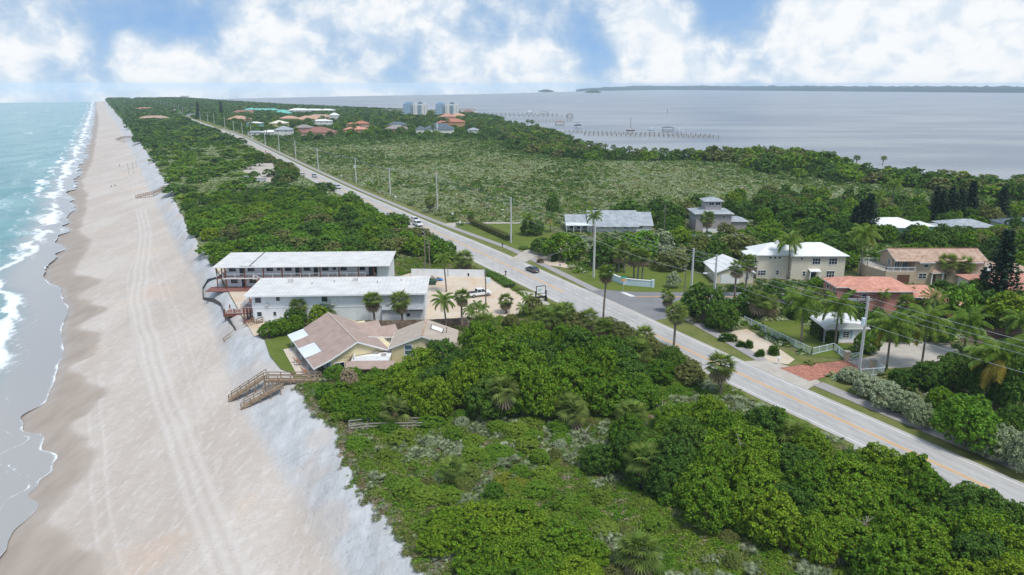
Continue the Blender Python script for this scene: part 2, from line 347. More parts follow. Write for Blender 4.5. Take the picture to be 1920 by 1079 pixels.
def ground_mat(name, cols, s=0.25, bump=0.1, fine=3.0):
    if name in MATS: return MATS[name]
    m = bpy.data.materials.new(name); m.use_nodes = True; T = NT(m.node_tree); T.n.clear()
    pos = T.add('ShaderNodeNewGeometry').outputs['Position']
    c = T.mix(T.smooth(T.noise(pos, s, 5, 0.6), 0.32, 0.68), cols[0], cols[1])
    if len(cols) > 2: c = T.mix(T.smooth(T.noise(pos, s * 2.3, 4, 0.6), 0.52, 0.72, 0, 0.75), c, cols[2])
    nf = T.noise(pos, fine, 5, 0.7)
    c = T.mix(T.smooth(nf, 0.35, 0.75, 0.0, 0.35), c, tuple(x * 0.55 for x in cols[0]))
    b = T.add('ShaderNodeBsdfPrincipled', {'Base Color': c, 'Roughness': 0.9, 'Specular IOR Level': 0.15})
    if bump:
        bn = T.add('ShaderNodeBump', {'Height': nf, 'Strength': 0.8, 'Distance': bump}); T.l.new(bn.outputs[0], b.inputs['Normal'])
    T.l.new(b.outputs[0], T.add('ShaderNodeOutputMaterial').inputs[0]); MATS[name] = m; return m
# ------------------------------------------------------------------ beach and ocean
VROWS = [40.0]
while VROWS[-1] < 2720: VROWS.append(VROWS[-1] + max(0.42, 0.0055 * (VROWS[-1] - 60)))
VROWS = np.array(VROWS)
def track_curve(pts, z=-4.0):
    q = []
    for p in pts:
        w = un(p[0], p[1], z); a, b = uv(w.x, w.y); q.append((b, a))
    q.sort(); return curve_of(q), q[0][0], q[-1][0]
TR = [(track_curve([(262, 395), (272, 440), (262, 500), (255, 560), (285, 690), (330, 820), (382, 960), (425, 1079), (450, 1150)]), (-1.6, -0.1, 1.5), 0.55, 0.75),
      (track_curve([(270, 440), (240, 520), (250, 600), (268, 680), (310, 800), (352, 900), (400, 1079)]), (-0.9, 0.9), 0.24, 0.55),
      (track_curve([(168, 705), (172, 790), (176, 900), (190, 1000), (215, 1100)]), (-0.9, 0.9), 0.22, 0.6),
      (track_curve([(255, 300), (250, 360), (262, 420), (300, 520), (330, 620), (360, 720), (390, 800)]), (-0.9, 0.9), 0.25, 0.4),
      (track_curve([(300, 560), (390, 640), (350, 740), (360, 860), (410, 1000), (470, 1100)]), (-0.8, 0.8), 0.22, 0.35)]
def build_beach():
    frac = np.concatenate([np.linspace(0, 1, 150)])
    V = VROWS[None, :].repeat(len(frac), 0); c = CREST(VROWS)[None, :] + 0.4
    U = -34 + frac[:, None] * (c + 34)
    X, Y = xy(U, V); Z = terrain(X, Y)
    t = TOE(V); dn = sst(-1.5, 2.5, U - t); k = np.clip((U - t) / (CREST(V) - t), 0, 1)
    gully = fbm(U / 2.5 + V / 9, V / 2.2, 3); big = fbm(U / 9, V / 14, 8)
    Z = Z + dn * ((gully - .5) * 0.30 + (big - .5) * 0.9) * np.sin(np.pi * np.clip(k, 0, 1)) + (fbm(U / 5, V / 12, 21) - .5) * 0.30 * sst(-14, -4, U) * (1 - dn)
    Z = np.minimum(Z, -0.12 - (1 - k) * 0.0)
    wet = sst(0.8, -0.9, U - DRY(V)) ; far = sst(0.0, -3.0, U - DRY(V))
    film = np.maximum(sst(3.0, 0.0, U - WET(V)), far * 0.35)
    tr = np.zeros_like(U); rd = np.zeros_like(U)
    for (cu, v0, v1), offs, wd, amt in TR:
        uc = cu(V) + (vnoise(V / 12, V * 0, 44) - .5) * .5
        inside = sst(v0 - 1, v0 + 6, V) * sst(v1 + 6, v1 - 1, V)
        for o in offs:
            tr = np.maximum(tr, amt * inside * np.exp(-((U - uc - o) / wd) ** 2) * (0.75 + 0.3 * vnoise(V / 14, U * 0 + o * 7, 9)))
            rd = np.maximum(rd, amt * inside * np.exp(-((U - uc - o - .45) / wd) ** 2) * 0.8)
    Z = Z - 0.07 * tr + 0.05 * rd
    dune = sst(-0.5, 3.0, U - t) * (0.35 + 0.65 * sst(.30, .55, fbm(U / 6, V / 9, 31)))
    me = mesh_np('beach', np.stack([X, Y, Z], -1).reshape(-1, 3), grid_quads(*U.shape), sand_mat(),
                 {'wet': np.clip(wet * (0.75 + 0.25 * far), 0, 1), 'film': film, 'track': tr * (1 - wet * .7), 'dune': dune * (1 - wet), 'ridge': rd * (1 - wet)}, smooth=True)
    link_mesh(me, 'beach', kind='structure')
def build_ocean():
    s = [0.0]
    while s[-1] < 1900: s.append(s[-1] + max(0.4, 0.035 * s[-1]))
    s = np.array(s); V = VROWS[None, :].repeat(len(s), 0); S = s[:, None] + 0 * V
    U = WET(VROWS)[None, :] - S; X, Y = xy(U, V)
    Z = np.maximum(SEA, terrain(X, Y) + 0.035)
    ph = S / 10.0 + fbm(V / 70, S / 90, 51) * 7; amp = sst(7, 18, S) * 0.38 * np.clip(300 / (S + 150), 0, 1) * np.clip(900 / (V + 300), 0.2, 1)
    w = np.sin(ph); Z = Z + amp * (w * 0.7 + 0.5 * np.maximum(w, 0) ** 3 + (fbm(U / 4, V / 9, 61) - .5) * 0.8)
    near = sst(250, 330, V); s0 = 12.5 - 5 * near; wd = 5.5 + 6 * near + 12 * np.exp(-((V - 530) / 70) ** 2) + 5 * np.exp(-((V - 900) / 200) ** 2)
    lace = fbm(U / 4 + V / 30, V / 13, 71)
    lines = np.exp(-((S - s0 - 5 * (fbm(V / 26, V * 0 + 1, 111) - .5)) / 1.6) ** 2) + .7 * np.exp(-((S - s0 - 9 - 7 * (fbm(V / 34, V * 0 + 2, 113) - .5)) / 1.3) ** 2)
    foam = (0.62 * np.exp(-((S - s0) / wd) ** 2) * (0.25 + 1.1 * sst(.42, .66, lace)) + .85 * lines * (.35 + .65 * sst(.32, .55, fbm(V / 16, S / 9, 117)))) * (1 - (1 - near) * sst(140, 118, V) * 0.9)
    foam = np.maximum(foam, 0.6 * sst(.52, .66, fbm(U / 7, V / 30, 81)) * np.exp(-((S - 30) / 16) ** 2))
    foam = np.maximum(foam, 0.75 * sst(.66, .72, fbm(U / 26, V / 80, 91)) * sst(.45, .6, fbm(U / 5, V / 26, 95)) * sst(40, 60, S))
    rim = np.exp(-(S / 0.55) ** 2) * (0.35 + 0.75 * vnoise(V / 5, V * 0, 23))
    arc = np.exp(-((S - 3.2 - 2.4 * np.sin(V / 3.1) - 1.5 * vnoise(V / 2, V * 0, 24)) / 0.28) ** 2) * 0.75 * sst(150, 128, V)
    arc2 = np.exp(-((S - 8 - 2.0 * np.sin(V / 4.3 + 2)) / 0.3) ** 2) * 0.6 * sst(240, 200, V)
    foam = np.maximum.reduce([foam, rim, arc, arc2])
    depth = np.clip((S - 5.5) / 26, 0, 1)
    me = mesh_np('ocean', np.stack([X, Y, Z], -1).reshape(-1, 3), grid_quads(*U.shape)[:, ::-1], ocean_mat(), {'foam': foam, 'depth': depth}, smooth=True)
    link_mesh(me, 'ocean', kind='structure')
build_beach(); build_ocean()
# ------------------------------------------------------------------ land between the dune crest and the lagoon
M_ground = ground_mat('scrub_soil', [(0.10, 0.12, 0.04), (0.17, 0.165, 0.075), (0.24, 0.21, 0.13)], 0.08, 0.15, 1.5)
def build_ground():
    fr = np.concatenate([np.linspace(0, 0.05, 6), np.linspace(0.08, 1, 34)])
    vr = np.concatenate([np.arange(-420, 40, 40), np.arange(40, 320, 4), np.arange(320, 1000, 12), np.arange(1000, 3000, 40)])
    V = vr[None, :].repeat(len(fr), 0); c = CREST(vr)[None, :]; s = SHORE(vr)[None, :]
    U = c + fr[:, None] * (s - c); X, Y = xy(U, V)
    Z = np.where(U < c + 0.01, -0.05, terrain(X, Y)) - sst(0.97, 1.0, fr[:, None] + 0 * V) * 0.6
    link_mesh(mesh_np('ground', np.stack([X, Y, Z], -1).reshape(-1, 3), grid_quads(*U.shape), M_ground, smooth=True), 'ground', kind='structure')
build_ground()
KEEP = []
def sheet(name, poly, z, m, kind="structure", th=0.0):
    if name not in ("lagoon",): KEEP.append([tuple(q) for q in poly])
    b = MB()
    if th: b.prism(poly, z - th, z)
    else: b.add([(p[0], p[1], z) for p in poly], [tuple(range(len(poly)))])
    return b.build(name, m, kind=kind)
# lagoon and the land across it
M_lag = lagoon_mat()
far_edge = [un(480, 184.5, SEA), un(700, 180, SEA), un(900, 177, SEA), un(1100, 171.5, SEA), un(1250, 169.3, SEA), un(1550, 172, SEA), un(1900, 175, SEA), un(2200, 178, SEA)]
lag = [xy(SHORE(v) - 14, v) for v in list(np.arange(-400, 2950, 12))] + [(p.x, p.y) for p in far_edge] + [(3200, 900), (1500, -300)]
sheet('lagoon', lag, SEA, M_lag)
M_farland = ground_mat('far_land', [(0.03, 0.045, 0.04), (0.04, 0.055, 0.045)], 0.004, 0, 0.05)
def far_shore():
    xs = np.arange(1080, 2230, 3.0); rows = []
    for k in range(7):
        base = [un(px, np.interp(px, [1080, 1100, 1250, 1550, 1900, 2230], [171.9, 171.3, 169.1, 171.8, 174.8, 178]), SEA) for px in xs]
        sc = 1 + k * 0.06
        hh = 0 if k == 0 else 1
        rows.append([(p.x * sc, p.y * sc, SEA + hh * min(1, max(0, px - 1084) / 120) ** .6 * (9 + 12 * float(fbm(px / 9, k * 3.1, 5)) + 14 * float(vnoise(px / 7, k * 5.3, 6)) ** 2 + k * 2.4)) for p, px in zip(base, xs)])
    v = np.array(rows).reshape(-1, 3)
    link_mesh(mesh_np('far_shore_woods', v, grid_quads(7, len(xs)), M_farland), 'far_shore', kind='structure')
far_shore()
# ------------------------------------------------------------------ road, paths, lots, lawns
M_road = ground_mat('worn_asphalt', [(0.40, 0.385, 0.37), (0.45, 0.435, 0.415), (0.36, 0.345, 0.33)], 0.12, 0.004, 6.0)
M_street = ground_mat('dark_asphalt', [(0.20, 0.20, 0.21), (0.24, 0.235, 0.24)], 0.3, 0.004, 6.0)
M_path = ground_mat('path_asphalt', [(0.31, 0.29, 0.29), (0.36, 0.34, 0.33)], 0.5, 0.004, 6.0)
M_conc = ground_mat('pale_concrete', [(0.42, 0.38, 0.33), (0.50, 0.455, 0.40), (0.36, 0.33, 0.29)], 0.35, 0.004, 6.0)
M_lot = ground_mat('sandy_lot', [(0.56, 0.45, 0.34), (0.60, 0.52, 0.42), (0.56, 0.38, 0.23)], 0.16, 0.03, 3.0)
M_yel = ground_mat('orange_line_paint', [(0.72, 0.36, 0.07), (0.66, 0.36, 0.10)], 1.5, 0, 5.0)
M_wht = ground_mat('white_line_paint', [(0.72, 0.71, 0.69), (0.64, 0.63, 0.61)], 1.5, 0, 5.0)
M_lawn = ground_mat('lawn_grass', [(0.10, 0.145, 0.022), (0.135, 0.17, 0.03), (0.17, 0.165, 0.045)], 0.22, 0.12, 2.6)
M_lawn2 = ground_mat('dry_grass', [(0.12, 0.15, 0.035), (0.18, 0.185, 0.06), (0.23, 0.20, 0.09)], 0.3, 0.12, 2.6)
M_mulch = ground_mat('mulch', [(0.075, 0.05, 0.04), (0.11, 0.07, 0.05)], 0.5, 0.08, 3.0)
RC = curve_of([(-100, 90.3), (20, 90.3), (110, 90.8), (150, 91.7), (210, 93.2), (350, 94), (450, 96.3), (580, 101), (750, 107.5), (930, 105.5), (1300, 104), (1800, 98), (2600, 80)])
HL = curve_of([(0, 4.9), (85, 4.9), (125, 5.8), (190, 6.6), (230, 5.8), (300, 5.0), (2600, 5.2)])
HR = curve_of([(0, 4.9), (85, 4.9), (125, 6.0), (190, 5.9), (230, 5.0), (2600, 5.0)])
def strip(name, ua, ub, v0, v1, z, m, kind='structure', step=6.0):
    vs = np.arange(v0, v1 + 1e-6, (v1 - v0) / max(1, round((v1 - v0) / step)))
    A = [xy(float(ua(v)), v) for v in vs]; B = [xy(float(ub(v)), v) for v in vs]
    v = np.array([(p[0], p[1], z) for p in A] + [(p[0], p[1], z) for p in B])
    return link_mesh(mesh_np(name, v, grid_quads(2, len(vs))[:, ::-1], m), name, kind=kind)
strip('grass_verge', lambda v: RC(v) - HL(v) - 2.6, lambda v: RC(v) + HR(v) + 7.5, 0, 2400, 0.03, M_lawn2)
def road_mat():
    m = bpy.data.materials.new('road_asphalt'); m.use_nodes = True; T = NT(m.node_tree); T.n.clear(); pos = T.add('ShaderNodeNewGeometry').outputs['Position']
    off = T.math('ABSOLUTE', T.add('ShaderNodeAttribute', attribute_name='off').outputs['Fac']); al = T.add('ShaderNodeMapping', {'Vector': pos, 'Rotation': (0, 0, -CA), 'Scale': (1, .08, 1)}).outputs[0]
    c = T.mix(T.smooth(T.noise(pos, .11, 5), .3, .7), (0.39, 0.375, 0.36), (0.455, 0.44, 0.42)); c = T.mix(T.smooth(T.noise(al, .9, 5, .65), .4, .75, 0, .5), c, (0.31, 0.30, 0.29))
    for k in (1.15, 2.75):
        w = T.smooth(T.math('ABSOLUTE', T.math('SUBTRACT', off, k)), .5, .05, 0, .38); c = T.mix(T.math('MULTIPLY', w, T.noise(al, .5, 4)), c, (0.20, 0.195, 0.19))
    c = T.mix(T.smooth(off, 4.3, 5.2, 0, .45), c, (0.47, 0.42, 0.36))                      # sandy shoulders
    vo = T.add('ShaderNodeTexVoronoi', {'Vector': T.vmath('ADD', pos, T.vmath('SCALE', T.add('ShaderNodeTexNoise', {'Vector': pos, 'Scale': .6}).outputs[1], None)), 'Scale': .22}, feature='DISTANCE_TO_EDGE').outputs[0]
    c = T.mix(T.smooth(vo, .012, .004, 0, .22), c, (0.16, 0.155, 0.15))                    # cracks
    c = T.mix(T.smooth(T.noise(pos, 5, 4, .7), .4, .75, 0, .3), c, (0.28, 0.27, 0.26))
    b = T.add('ShaderNodeBsdfPrincipled', {'Base Color': c, 'Roughness': .88, 'Specular IOR Level': .2}); T.l.new(b.outputs[0], T.add('ShaderNodeOutputMaterial').inputs[0]); return m
ro = strip('road', lambda v: RC(v) - HL(v), lambda v: RC(v) + HR(v), 0, 2400, 0.07, road_mat()); nv_ = len(ro.data.vertices) // 2
vv_ = np.array([uv(q.co.x, q.co.y)[1] for q in ro.data.vertices]); at_ = ro.data.attributes.new('off', 'FLOAT', 'POINT'); at_.data.foreach_set('value', np.where(np.arange(2 * nv_) < nv_, -HL(vv_), HR(vv_)).astype(np.float32))
def line(off0, off1, v0, v1, m, name='road_marking'): strip(name, lambda v: off0(v), lambda v: off1(v), v0, v1, 0.078, m, step=10)
for d0, d1 in ((-0.27, -0.09), (0.09, 0.27)):
    line(lambda v: RC(v) + d0, lambda v: RC(v) + d1, 45, 116, M_yel)
    line(lambda v: RC(v) + d0, lambda v: RC(v) + d1, 146, 1200, M_yel)
line(lambda v: RC(v) - HL(v) + .75, lambda v: RC(v) - HL(v) + .93, 20, 1200, M_wht)
line(lambda v: RC(v) + HR(v) - .93, lambda v: RC(v) + HR(v) - .75, 20, 124, M_wht)
line(lambda v: RC(v) + HR(v) - .93, lambda v: RC(v) + HR(v) - .75, 143, 1200, M_wht)
for v0 in np.arange(120, 148, 4.5): line(lambda v: RC(v) + 2.0, lambda v: RC(v) + 2.16, v0, v0 + 1.4, M_wht)      # dotted turn line
# side street
e0, e1 = xy(RC(147) + HR(147) - .2, 147), xy(RC(118) + HR(118) - .2, 118)
sheet('side_street', [e0, (24.5, 173.2), (30, 171.9), (42, 171.6), (150, 171.6), (150, 161.8), (46, 161.8), (38.5, 160.8), (35.2, 157.5), (34.6, 152.0), e1], 0.06, M_street)
sheet('road_marking', [(29.2, 167.6), (140, 167.6), (140, 167.95), (29.2, 167.95)], 0.068, M_yel)
sheet('road_marking', [(25.8, 171.6), (27.0, 171.6), (29.1, 167.9), (27.7, 167.9)], 0.068, M_wht)
# footpath beside the road
def path(name, ua, ub, v0, v1, m=None): strip(name, ua, ub, v0, v1, 0.10, m or M_path, step=5)
path('footpath', lambda v: 97.6 + 0 * v, lambda v: 100.1 + 0 * v, 10, 78)
fp2 = curve_of([(90, 97.7), (100, 99.8), (110, 101.5), (118, 103.0), (124, 105.5)])
path('footpath', lambda v: fp2(v), lambda v: fp2(v) + 2.3, 90, 124)
fp3 = curve_of([(143, 98.0), (150, 98.6), (195, 102.0), (235, 100.2), (260, 99.7), (350, 100.4), (450, 103.2), (580, 107.6), (750, 114), (930, 112)])
path('footpath', lambda v: fp3(v), lambda v: fp3(v) + 2.3, 143, 900)
P2 = lambda pts, z=0: [(un(x, y, z).x, un(x, y, z).y) for x, y in pts]
sheet('driveway_apron', [xy(95.2, 77), xy(95.2, 91.5), xy(99.8, 90), xy(101.5, 83), xy(99.8, 78.2)], 0.09, M_conc)
M_brick = mat('brick_pavers', (0.36, 0.14, 0.10), 0.85, 0.25, 2.0, (0.42, 0.19, 0.13), stripes=None, bump=0.01, bscale=30)
sheet('brick_driveway', P2([(1461, 691), (1500, 686), (1587, 677), (1600, 684), (1612, 690), (1625, 693), (1600, 700), (1560, 704), (1530, 713), (1518, 716)]), 0.105, M_brick)
sheet('driveway', P2([(1588, 678), (1606, 690), (1626, 694), (1700, 690), (1770, 680), (1800, 660), (1780, 645), (1700, 640), (1640, 640), (1600, 645), (1612, 660), (1640, 668)]), 0.06, M_conc)
sheet('motel_lot', P2([(796, 602), (800, 560), (770, 530), (745, 521), (770, 512), (908, 516), (945, 535), (985, 560), (990, 580), (960, 594)]), 0.05, M_lot)
sheet('lot_entrance', P2([(985, 556), (972, 545), (1000, 549), (1035, 573), (1010, 572), (990, 578)]), 0.055, M_conc)
sheet('driveway', P2([(955, 488), (985, 493), (1010, 481), (1060, 470), (1130, 468), (1130, 460), (1060, 455), (1010, 467), (985, 470)]), 0.12, M_conc)
sheet('driveway', P2([(830, 421), (850, 427), (870, 420.5), (975, 420), (975, 417.5), (860, 417.5)]), 0.12, M_conc)
sheet('house_path', P2([(455, 300 + 0)]) if False else P2([(430, 358), (560, 353), (560, 355.5), (430, 361)]), 0.06, M_conc)
sheet('parking_lot', P2([(448, 345), (452, 322), (470, 306), (520, 306), (530, 330), (515, 345)]), 0.05, M_conc)
sheet('lawn', P2([(1078, 521), (1110, 506), (1200, 498), (1290, 505), (1330, 520), (1330, 547.3), (1215, 548.5), (1150, 548), (1098, 533)]), 0.045, M_lawn)
sheet('lawn', P2([(852, 427), (872, 421), (950, 419), (1040, 421), (1035, 445), (985, 468), (940, 462)]), 0.045, M_lawn)
sheet('lawn', P2([(1415, 605), (1500, 598), (1560, 640), (1625, 650), (1625, 668), (1590, 672), (1525, 670), (1440, 625)]), 0.045, M_lawn)
sheet('lawn', P2([(1400, 632), (1525, 672), (1580, 676), (1470, 688), (1436, 684)]), 0.05, M_lawn2)
sheet('lawn', P2([(1640, 690), (1780, 680), (1850, 640), (1960, 620), (1960, 660), (1860, 690), (1760, 700), (1650, 705)]), 0.045, M_lawn)
sheet('sand_bed', P2([(1352, 625), (1400, 618), (1440, 640), (1490, 675), (1478, 684), (1440, 680), (1400, 655)]), 0.075, M_lot)
sheet('sand_bed', P2([(970, 480), (1030, 470), (1060, 495), (1075, 505), (1030, 498)]), 0.05, M_lot)
sheet('lawn', P2([(1265, 470), (1380, 462), (1400, 480), (1300, 488)]), 0.045, M_lawn2)
sheet('lawn', P2([(1700, 540), (1850, 528), (1850, 545), (1720, 552)]), 0.045, M_lawn)
sheet('mulch_bed', P2([(1790, 640), (1860, 615), (1920, 615), (1920, 625), (1840, 645)]), 0.06, M_mulch)
sheet('house_lawn', P2([(497, 641), (520, 628), (565, 622), (575, 646), (531, 656), (556, 702), (526, 692), (506, 667)]), 0.03, M_lawn)
sheet('motel_sand', [xy(u_, v_) for u_, v_ in ((20.6, 147), (26, 149), (33, 160), (37, 185), (33, 213), (21.6, 214), (20.9, 180))], 0.035, M_lot)
M_patio = ground_mat('patio_pavers', [(0.55, 0.47, 0.39), (0.60, 0.53, 0.46), (0.55, 0.38, 0.26)], 0.35, 0.004, 5.0)
sheet('patio', P2([(531, 656), (575, 646), (600, 702), (580, 708), (556, 702)]), 0.05, M_patio)
sheet('house_lawn', P2([(715, 622), (745, 622), (738, 642), (710, 640)]), 0.04, M_lawn)
sheet('mulch_bed', P2([(690, 618), (800, 618), (880, 612), (880, 600), (690, 604)]), 0.04, M_mulch)
# ------------------------------------------------------------------ haze
HAZE = 0.000085
hb = MB().box(-5200, 9500, -400, 11500, -8.5, 57)
hm = bpy.data.materials.new('haze_air'); hm.use_nodes = True; HT = NT(hm.node_tree); HT.n.clear()
pv = HT.add('ShaderNodeVolumePrincipled', {'Color': (0.72, 0.87, 1.0, 1), 'Density': HAZE, 'Anisotropy': -0.3})
HT.l.new(pv.outputs[0], HT.add('ShaderNodeOutputMaterial').inputs['Volume'])
hm.volume_intersection_method = 'FAST' if hasattr(hm, 'volume_intersection_method') else 0
hz_o = hb.build('haze', hm, kind='stuff')
# ================================================================== buildings
M_white = mat('white_wall', (0.78, 0.79, 0.80), 0.75, 0.06, 0.4, dirt=0.25)
M_trim = mat('white_trim', (0.80, 0.80, 0.80), 0.55, 0.05, 2.0)
M_glass = mat('dark_glass', (0.030, 0.042, 0.055), 0.12, 0.2, 0.6, spec=0.6)
M_glassT = mat('teal_glass', (0.09, 0.17, 0.19), 0.12, 0.2, 0.6, spec=0.6)
M_door = mat('dark_door', (0.035, 0.05, 0.06), 0.5, 0.15, 2)
M_redwood = mat('red_stained_wood', (0.20, 0.075, 0.05), 0.75, 0.25, 2.5, dirt=0.3)
M_deck = mat('red_deck_boards', (0.24, 0.105, 0.085), 0.8, 0.2, 1.0, stripes=('X', 0.15, 0.01))
M_timber = mat('weathered_timber', (0.27, 0.185, 0.12), 0.85, 0.3, 2.0, (0.34, 0.25, 0.17), dirt=0.3)
M_greywood = mat('grey_timber', (0.33, 0.29, 0.25), 0.9, 0.25, 2.0, (0.40, 0.36, 0.32))
M_flat = mat('flat_roof_felt', (0.58, 0.57, 0.56), 0.85, 0.08, 0.35, (0.62, 0.61, 0.59), stripes=('X', 0.92, 0.01), dirt=0.12)
M_shing = mat('brown_shingle', (0.37, 0.275, 0.235), 0.9, 0.10, 0.8, (0.39, 0.29, 0.25), bump=0.03, bscale=9, dirt=0.04)
M_shing2 = mat('tan_shingle', (0.41, 0.345, 0.285), 0.9, 0.10, 0.8, (0.43, 0.36, 0.30), bump=0.03, bscale=9, dirt=0.08)
M_gshing = mat('grey_shingle', (0.30, 0.33, 0.36), 0.9, 0.15, 0.6, (0.36, 0.385, 0.41), bump=0.02, bscale=9)
M_dshing = mat('slate_shingle', (0.11, 0.14, 0.17), 0.9, 0.2, 0.6, bump=0.02, bscale=9)
M_yellow = mat('pale_yellow_stucco', (0.70, 0.60, 0.36), 0.85, 0.06, 0.7, dirt=0.08)
M_cream = mat('cream_siding', (0.66, 0.60, 0.48), 0.8, 0.05, 0.5, stripes=('Z', 0.2, 0.01), dirt=0.08)
M_tanw = mat('tan_stucco', (0.53, 0.42, 0.31), 0.85, 0.07, 0.6, dirt=0.12)
M_pinkw = mat('pink_stucco', (0.52, 0.24, 0.20), 0.85, 0.08, 0.6, dirt=0.12)
M_greyw = mat('grey_siding', (0.36, 0.33, 0.33), 0.8, 0.08, 0.6, stripes=('Z', 0.2, 0.01))
M_bluew = mat('pale_blue_wall', (0.33, 0.46, 0.55), 0.7, 0.08, 0.6)
M_metalr = mat('white_metal_roof', (0.74, 0.74, 0.73), 0.45, 0.06, 0.5, stripes=('X', 0.5, 0.03))
M_porch = mat('white_porch_panel', (0.66, 0.70, 0.73), 0.5, 0.08, 0.6)
M_tile_o = mat('orange_roof_tile', (0.54, 0.235, 0.165), 0.8, 0.15, 0.9, (0.60, 0.30, 0.225), stripes=('Y', 0.38, 0.04))
M_tile_t = mat('tan_roof_tile', (0.40, 0.26, 0.185), 0.85, 0.18, 0.9, (0.46, 0.33, 0.25), stripes=('Y', 0.38, 0.04))
M_tile_p = mat('pink_roof_tile', (0.50, 0.24, 0.18), 0.85, 0.18, 0.9, stripes=('Y', 0.38, 0.04))
M_teal = mat('teal_metal_roof', (0.16, 0.47, 0.42), 0.5, 0.1, 0.2, dirt=0.1)
M_brown = mat('brown_door', (0.16, 0.075, 0.05), 0.6, 0.12, 2.0, stripes=('Z', 0.5, 0.02))
M_blueg = mat('blue_condo_wall', (0.30, 0.43, 0.56), 0.7, 0.08, 0.2)
M_paleblue = mat('pale_monument_paint', (0.55, 0.66, 0.72), 0.8, 0.06, 0.6, dirt=0.1)
M_black = mat('black_metal', (0.02, 0.02, 0.024), 0.5, 0.2, 3)
M_galv = mat('galvanised_steel', (0.42, 0.44, 0.46), 0.5, 0.1, 2, metal=0.3)
M_polec = mat('pole_concrete', (0.56, 0.55, 0.53), 0.85, 0.1, 0.8, dirt=0.15)
M_polew = mat('pole_wood', (0.20, 0.17, 0.14), 0.9, 0.2, 1.2)

def part(p, name, m, *boxes):
    b = MB()
    for q in boxes: b.box(*q)
    return b.build(name, m, p)
def window(p, face, a, z, w, h, at, mull=(1, 1), glass=None, frame=None, fw=0.09, name='window'):
    """face f/b/l/r: plane y=at (facing -y / +y) or x=at (facing -x / +x); a,z lower corner along the wall"""
    frame = frame or M_trim; glass = glass or M_glass; nx, nz = mull; b = MB()
    bars = [(0, fw, 0, h), (w - fw, w, 0, h), (fw, w - fw, 0, fw), (fw, w - fw, h - fw, h)]
    for i in range(1, nx): bars.append((w * i / nx - fw / 3, w * i / nx + fw / 3, fw, h - fw))
    for i in range(1, nz): bars.append((fw, w - fw, h * i / nz - fw / 3, h * i / nz + fw / 3))
    sg = -1 if face in 'fl' else 1
    def bx(mb, r, d0, d1):
        lo, hi = sorted((at + sg * d0, at + sg * d1))
        if face in 'fb': mb.box(a + r[0], a + r[1], lo, hi, z + r[2], z + r[3])
        else: mb.box(lo, hi, a + r[0], a + r[1], z + r[2], z + r[3])
    for r in bars: bx(b, r, -0.02, 0.09)
    o = b.build(name, frame, p); g = MB(); bx(g, (0.03, w - 0.03, 0.03, h - 0.03), -0.03, 0.035); g.build('pane', glass, o); return o
def door(p, face, a, z, w, h, at, m=None, fr=None):
    b = MB(); sg = -1 if face in 'fl' else 1; lo, hi = sorted((at - sg * 0.03, at + sg * 0.05))
    if face in 'fb': b.box(a, a + w, lo, hi, z, z + h)
    else: b.box(lo, hi, a, a + w, z, z + h)
    o = b.build('door', m or M_door, p); k = MB(); kl, kh = sorted((at + sg * 0.05, at + sg * 0.12))
    if face in 'fb': k.box(a + w - 0.16, a + w - 0.06, kl, kh, z + 0.95, z + 1.08)
    else: k.box(kl, kh, a + w - 0.16, a + w - 0.06, z + 0.95, z + 1.08)
    k.build('handle', M_galv, o); return o
def railing(p, pts, h=1.0, m=None, step=0.28, w=0.05, post=2.0, name='railing'):
    b = MB(); m = m or M_trim
    for p0, p1 in zip(pts, pts[1:]):
        A, B = Vector(p0), Vector(p1); L = (B - A).length
        up = Vector((0, 0, h)); b.bar(A + up, B + up, w * 1.6, w * 1.6); b.bar(A + up * 0.12, B + up * 0.12, w, w)
        if step:
            for i in range(1, int(L / step)): q = A + (B - A) * (i * step / L); b.bar(q + up * 0.12, q + up * 0.98, w * 0.55)
        else: b.bar(A + up * 0.55, B + up * 0.55, w, w * 1.8)
        n = max(1, round(L / post))
        for i in range(n + 1): q = A + (B - A) * (i / n); b.bar(q, q + up * 1.05, w * 1.9)
    return b.build(name, m, p)
def hip(p, x0, x1, y0, y1, z, h, m, ov=0.6, axis='x', name='roof', ridge=None, fascia=True):
    x0 -= ov; x1 += ov; y0 -= ov; y1 += ov; f = 0.16; b = MB()
    if axis == 'x':
        ins = (y1 - y0) / 2 if ridge is None else ridge; ins = min(ins, (x1 - x0) / 2 - 0.01); r0, r1 = (x0 + ins, (y0 + y1) / 2, z + h), (x1 - ins, (y0 + y1) / 2, z + h)
        fs = [(4, 5, 9, 8), (5, 6, 9), (6, 7, 8, 9), (7, 4, 8)]
    else:
        ins = (x1 - x0) / 2 if ridge is None else ridge; ins = min(ins, (y1 - y0) / 2 - 0.01); r0, r1 = ((x0 + x1) / 2, y0 + ins, z + h), ((x0 + x1) / 2, y1 - ins, z + h)
        fs = [(4, 5, 8), (5, 6, 9, 8), (6, 7, 9), (7, 4, 8, 9)]
    c = [(x0, y0), (x1, y0), (x1, y1), (x0, y1)]
    b.add([(a, q, z) for a, q in c] + [(a, q, z + f) for a, q in c] + [r0, r1], [(3, 2, 1, 0), (0, 1, 5, 4), (1, 2, 6, 5), (2, 3, 7, 6), (3, 0, 4, 7)] + fs)
    o = b.build(name, m, p)
    if fascia:
        t = MB(); k = 0.03
        t.box(x0 - k, x1 + k, y0 - k, y0 + 0.02, z - 0.03, z + f - 0.02).box(x0 - k, x1 + k, y1 - 0.02, y1 + k, z - 0.03, z + f - 0.02)
        t.box(x0 - k, x0 + 0.02, y0 + 0.025, y1 - 0.025, z - 0.03, z + f - 0.02).box(x1 - 0.02, x1 + k, y0 + 0.025, y1 - 0.025, z - 0.03, z + f - 0.02)
        t.build('fascia', M_trim, o)
    return o
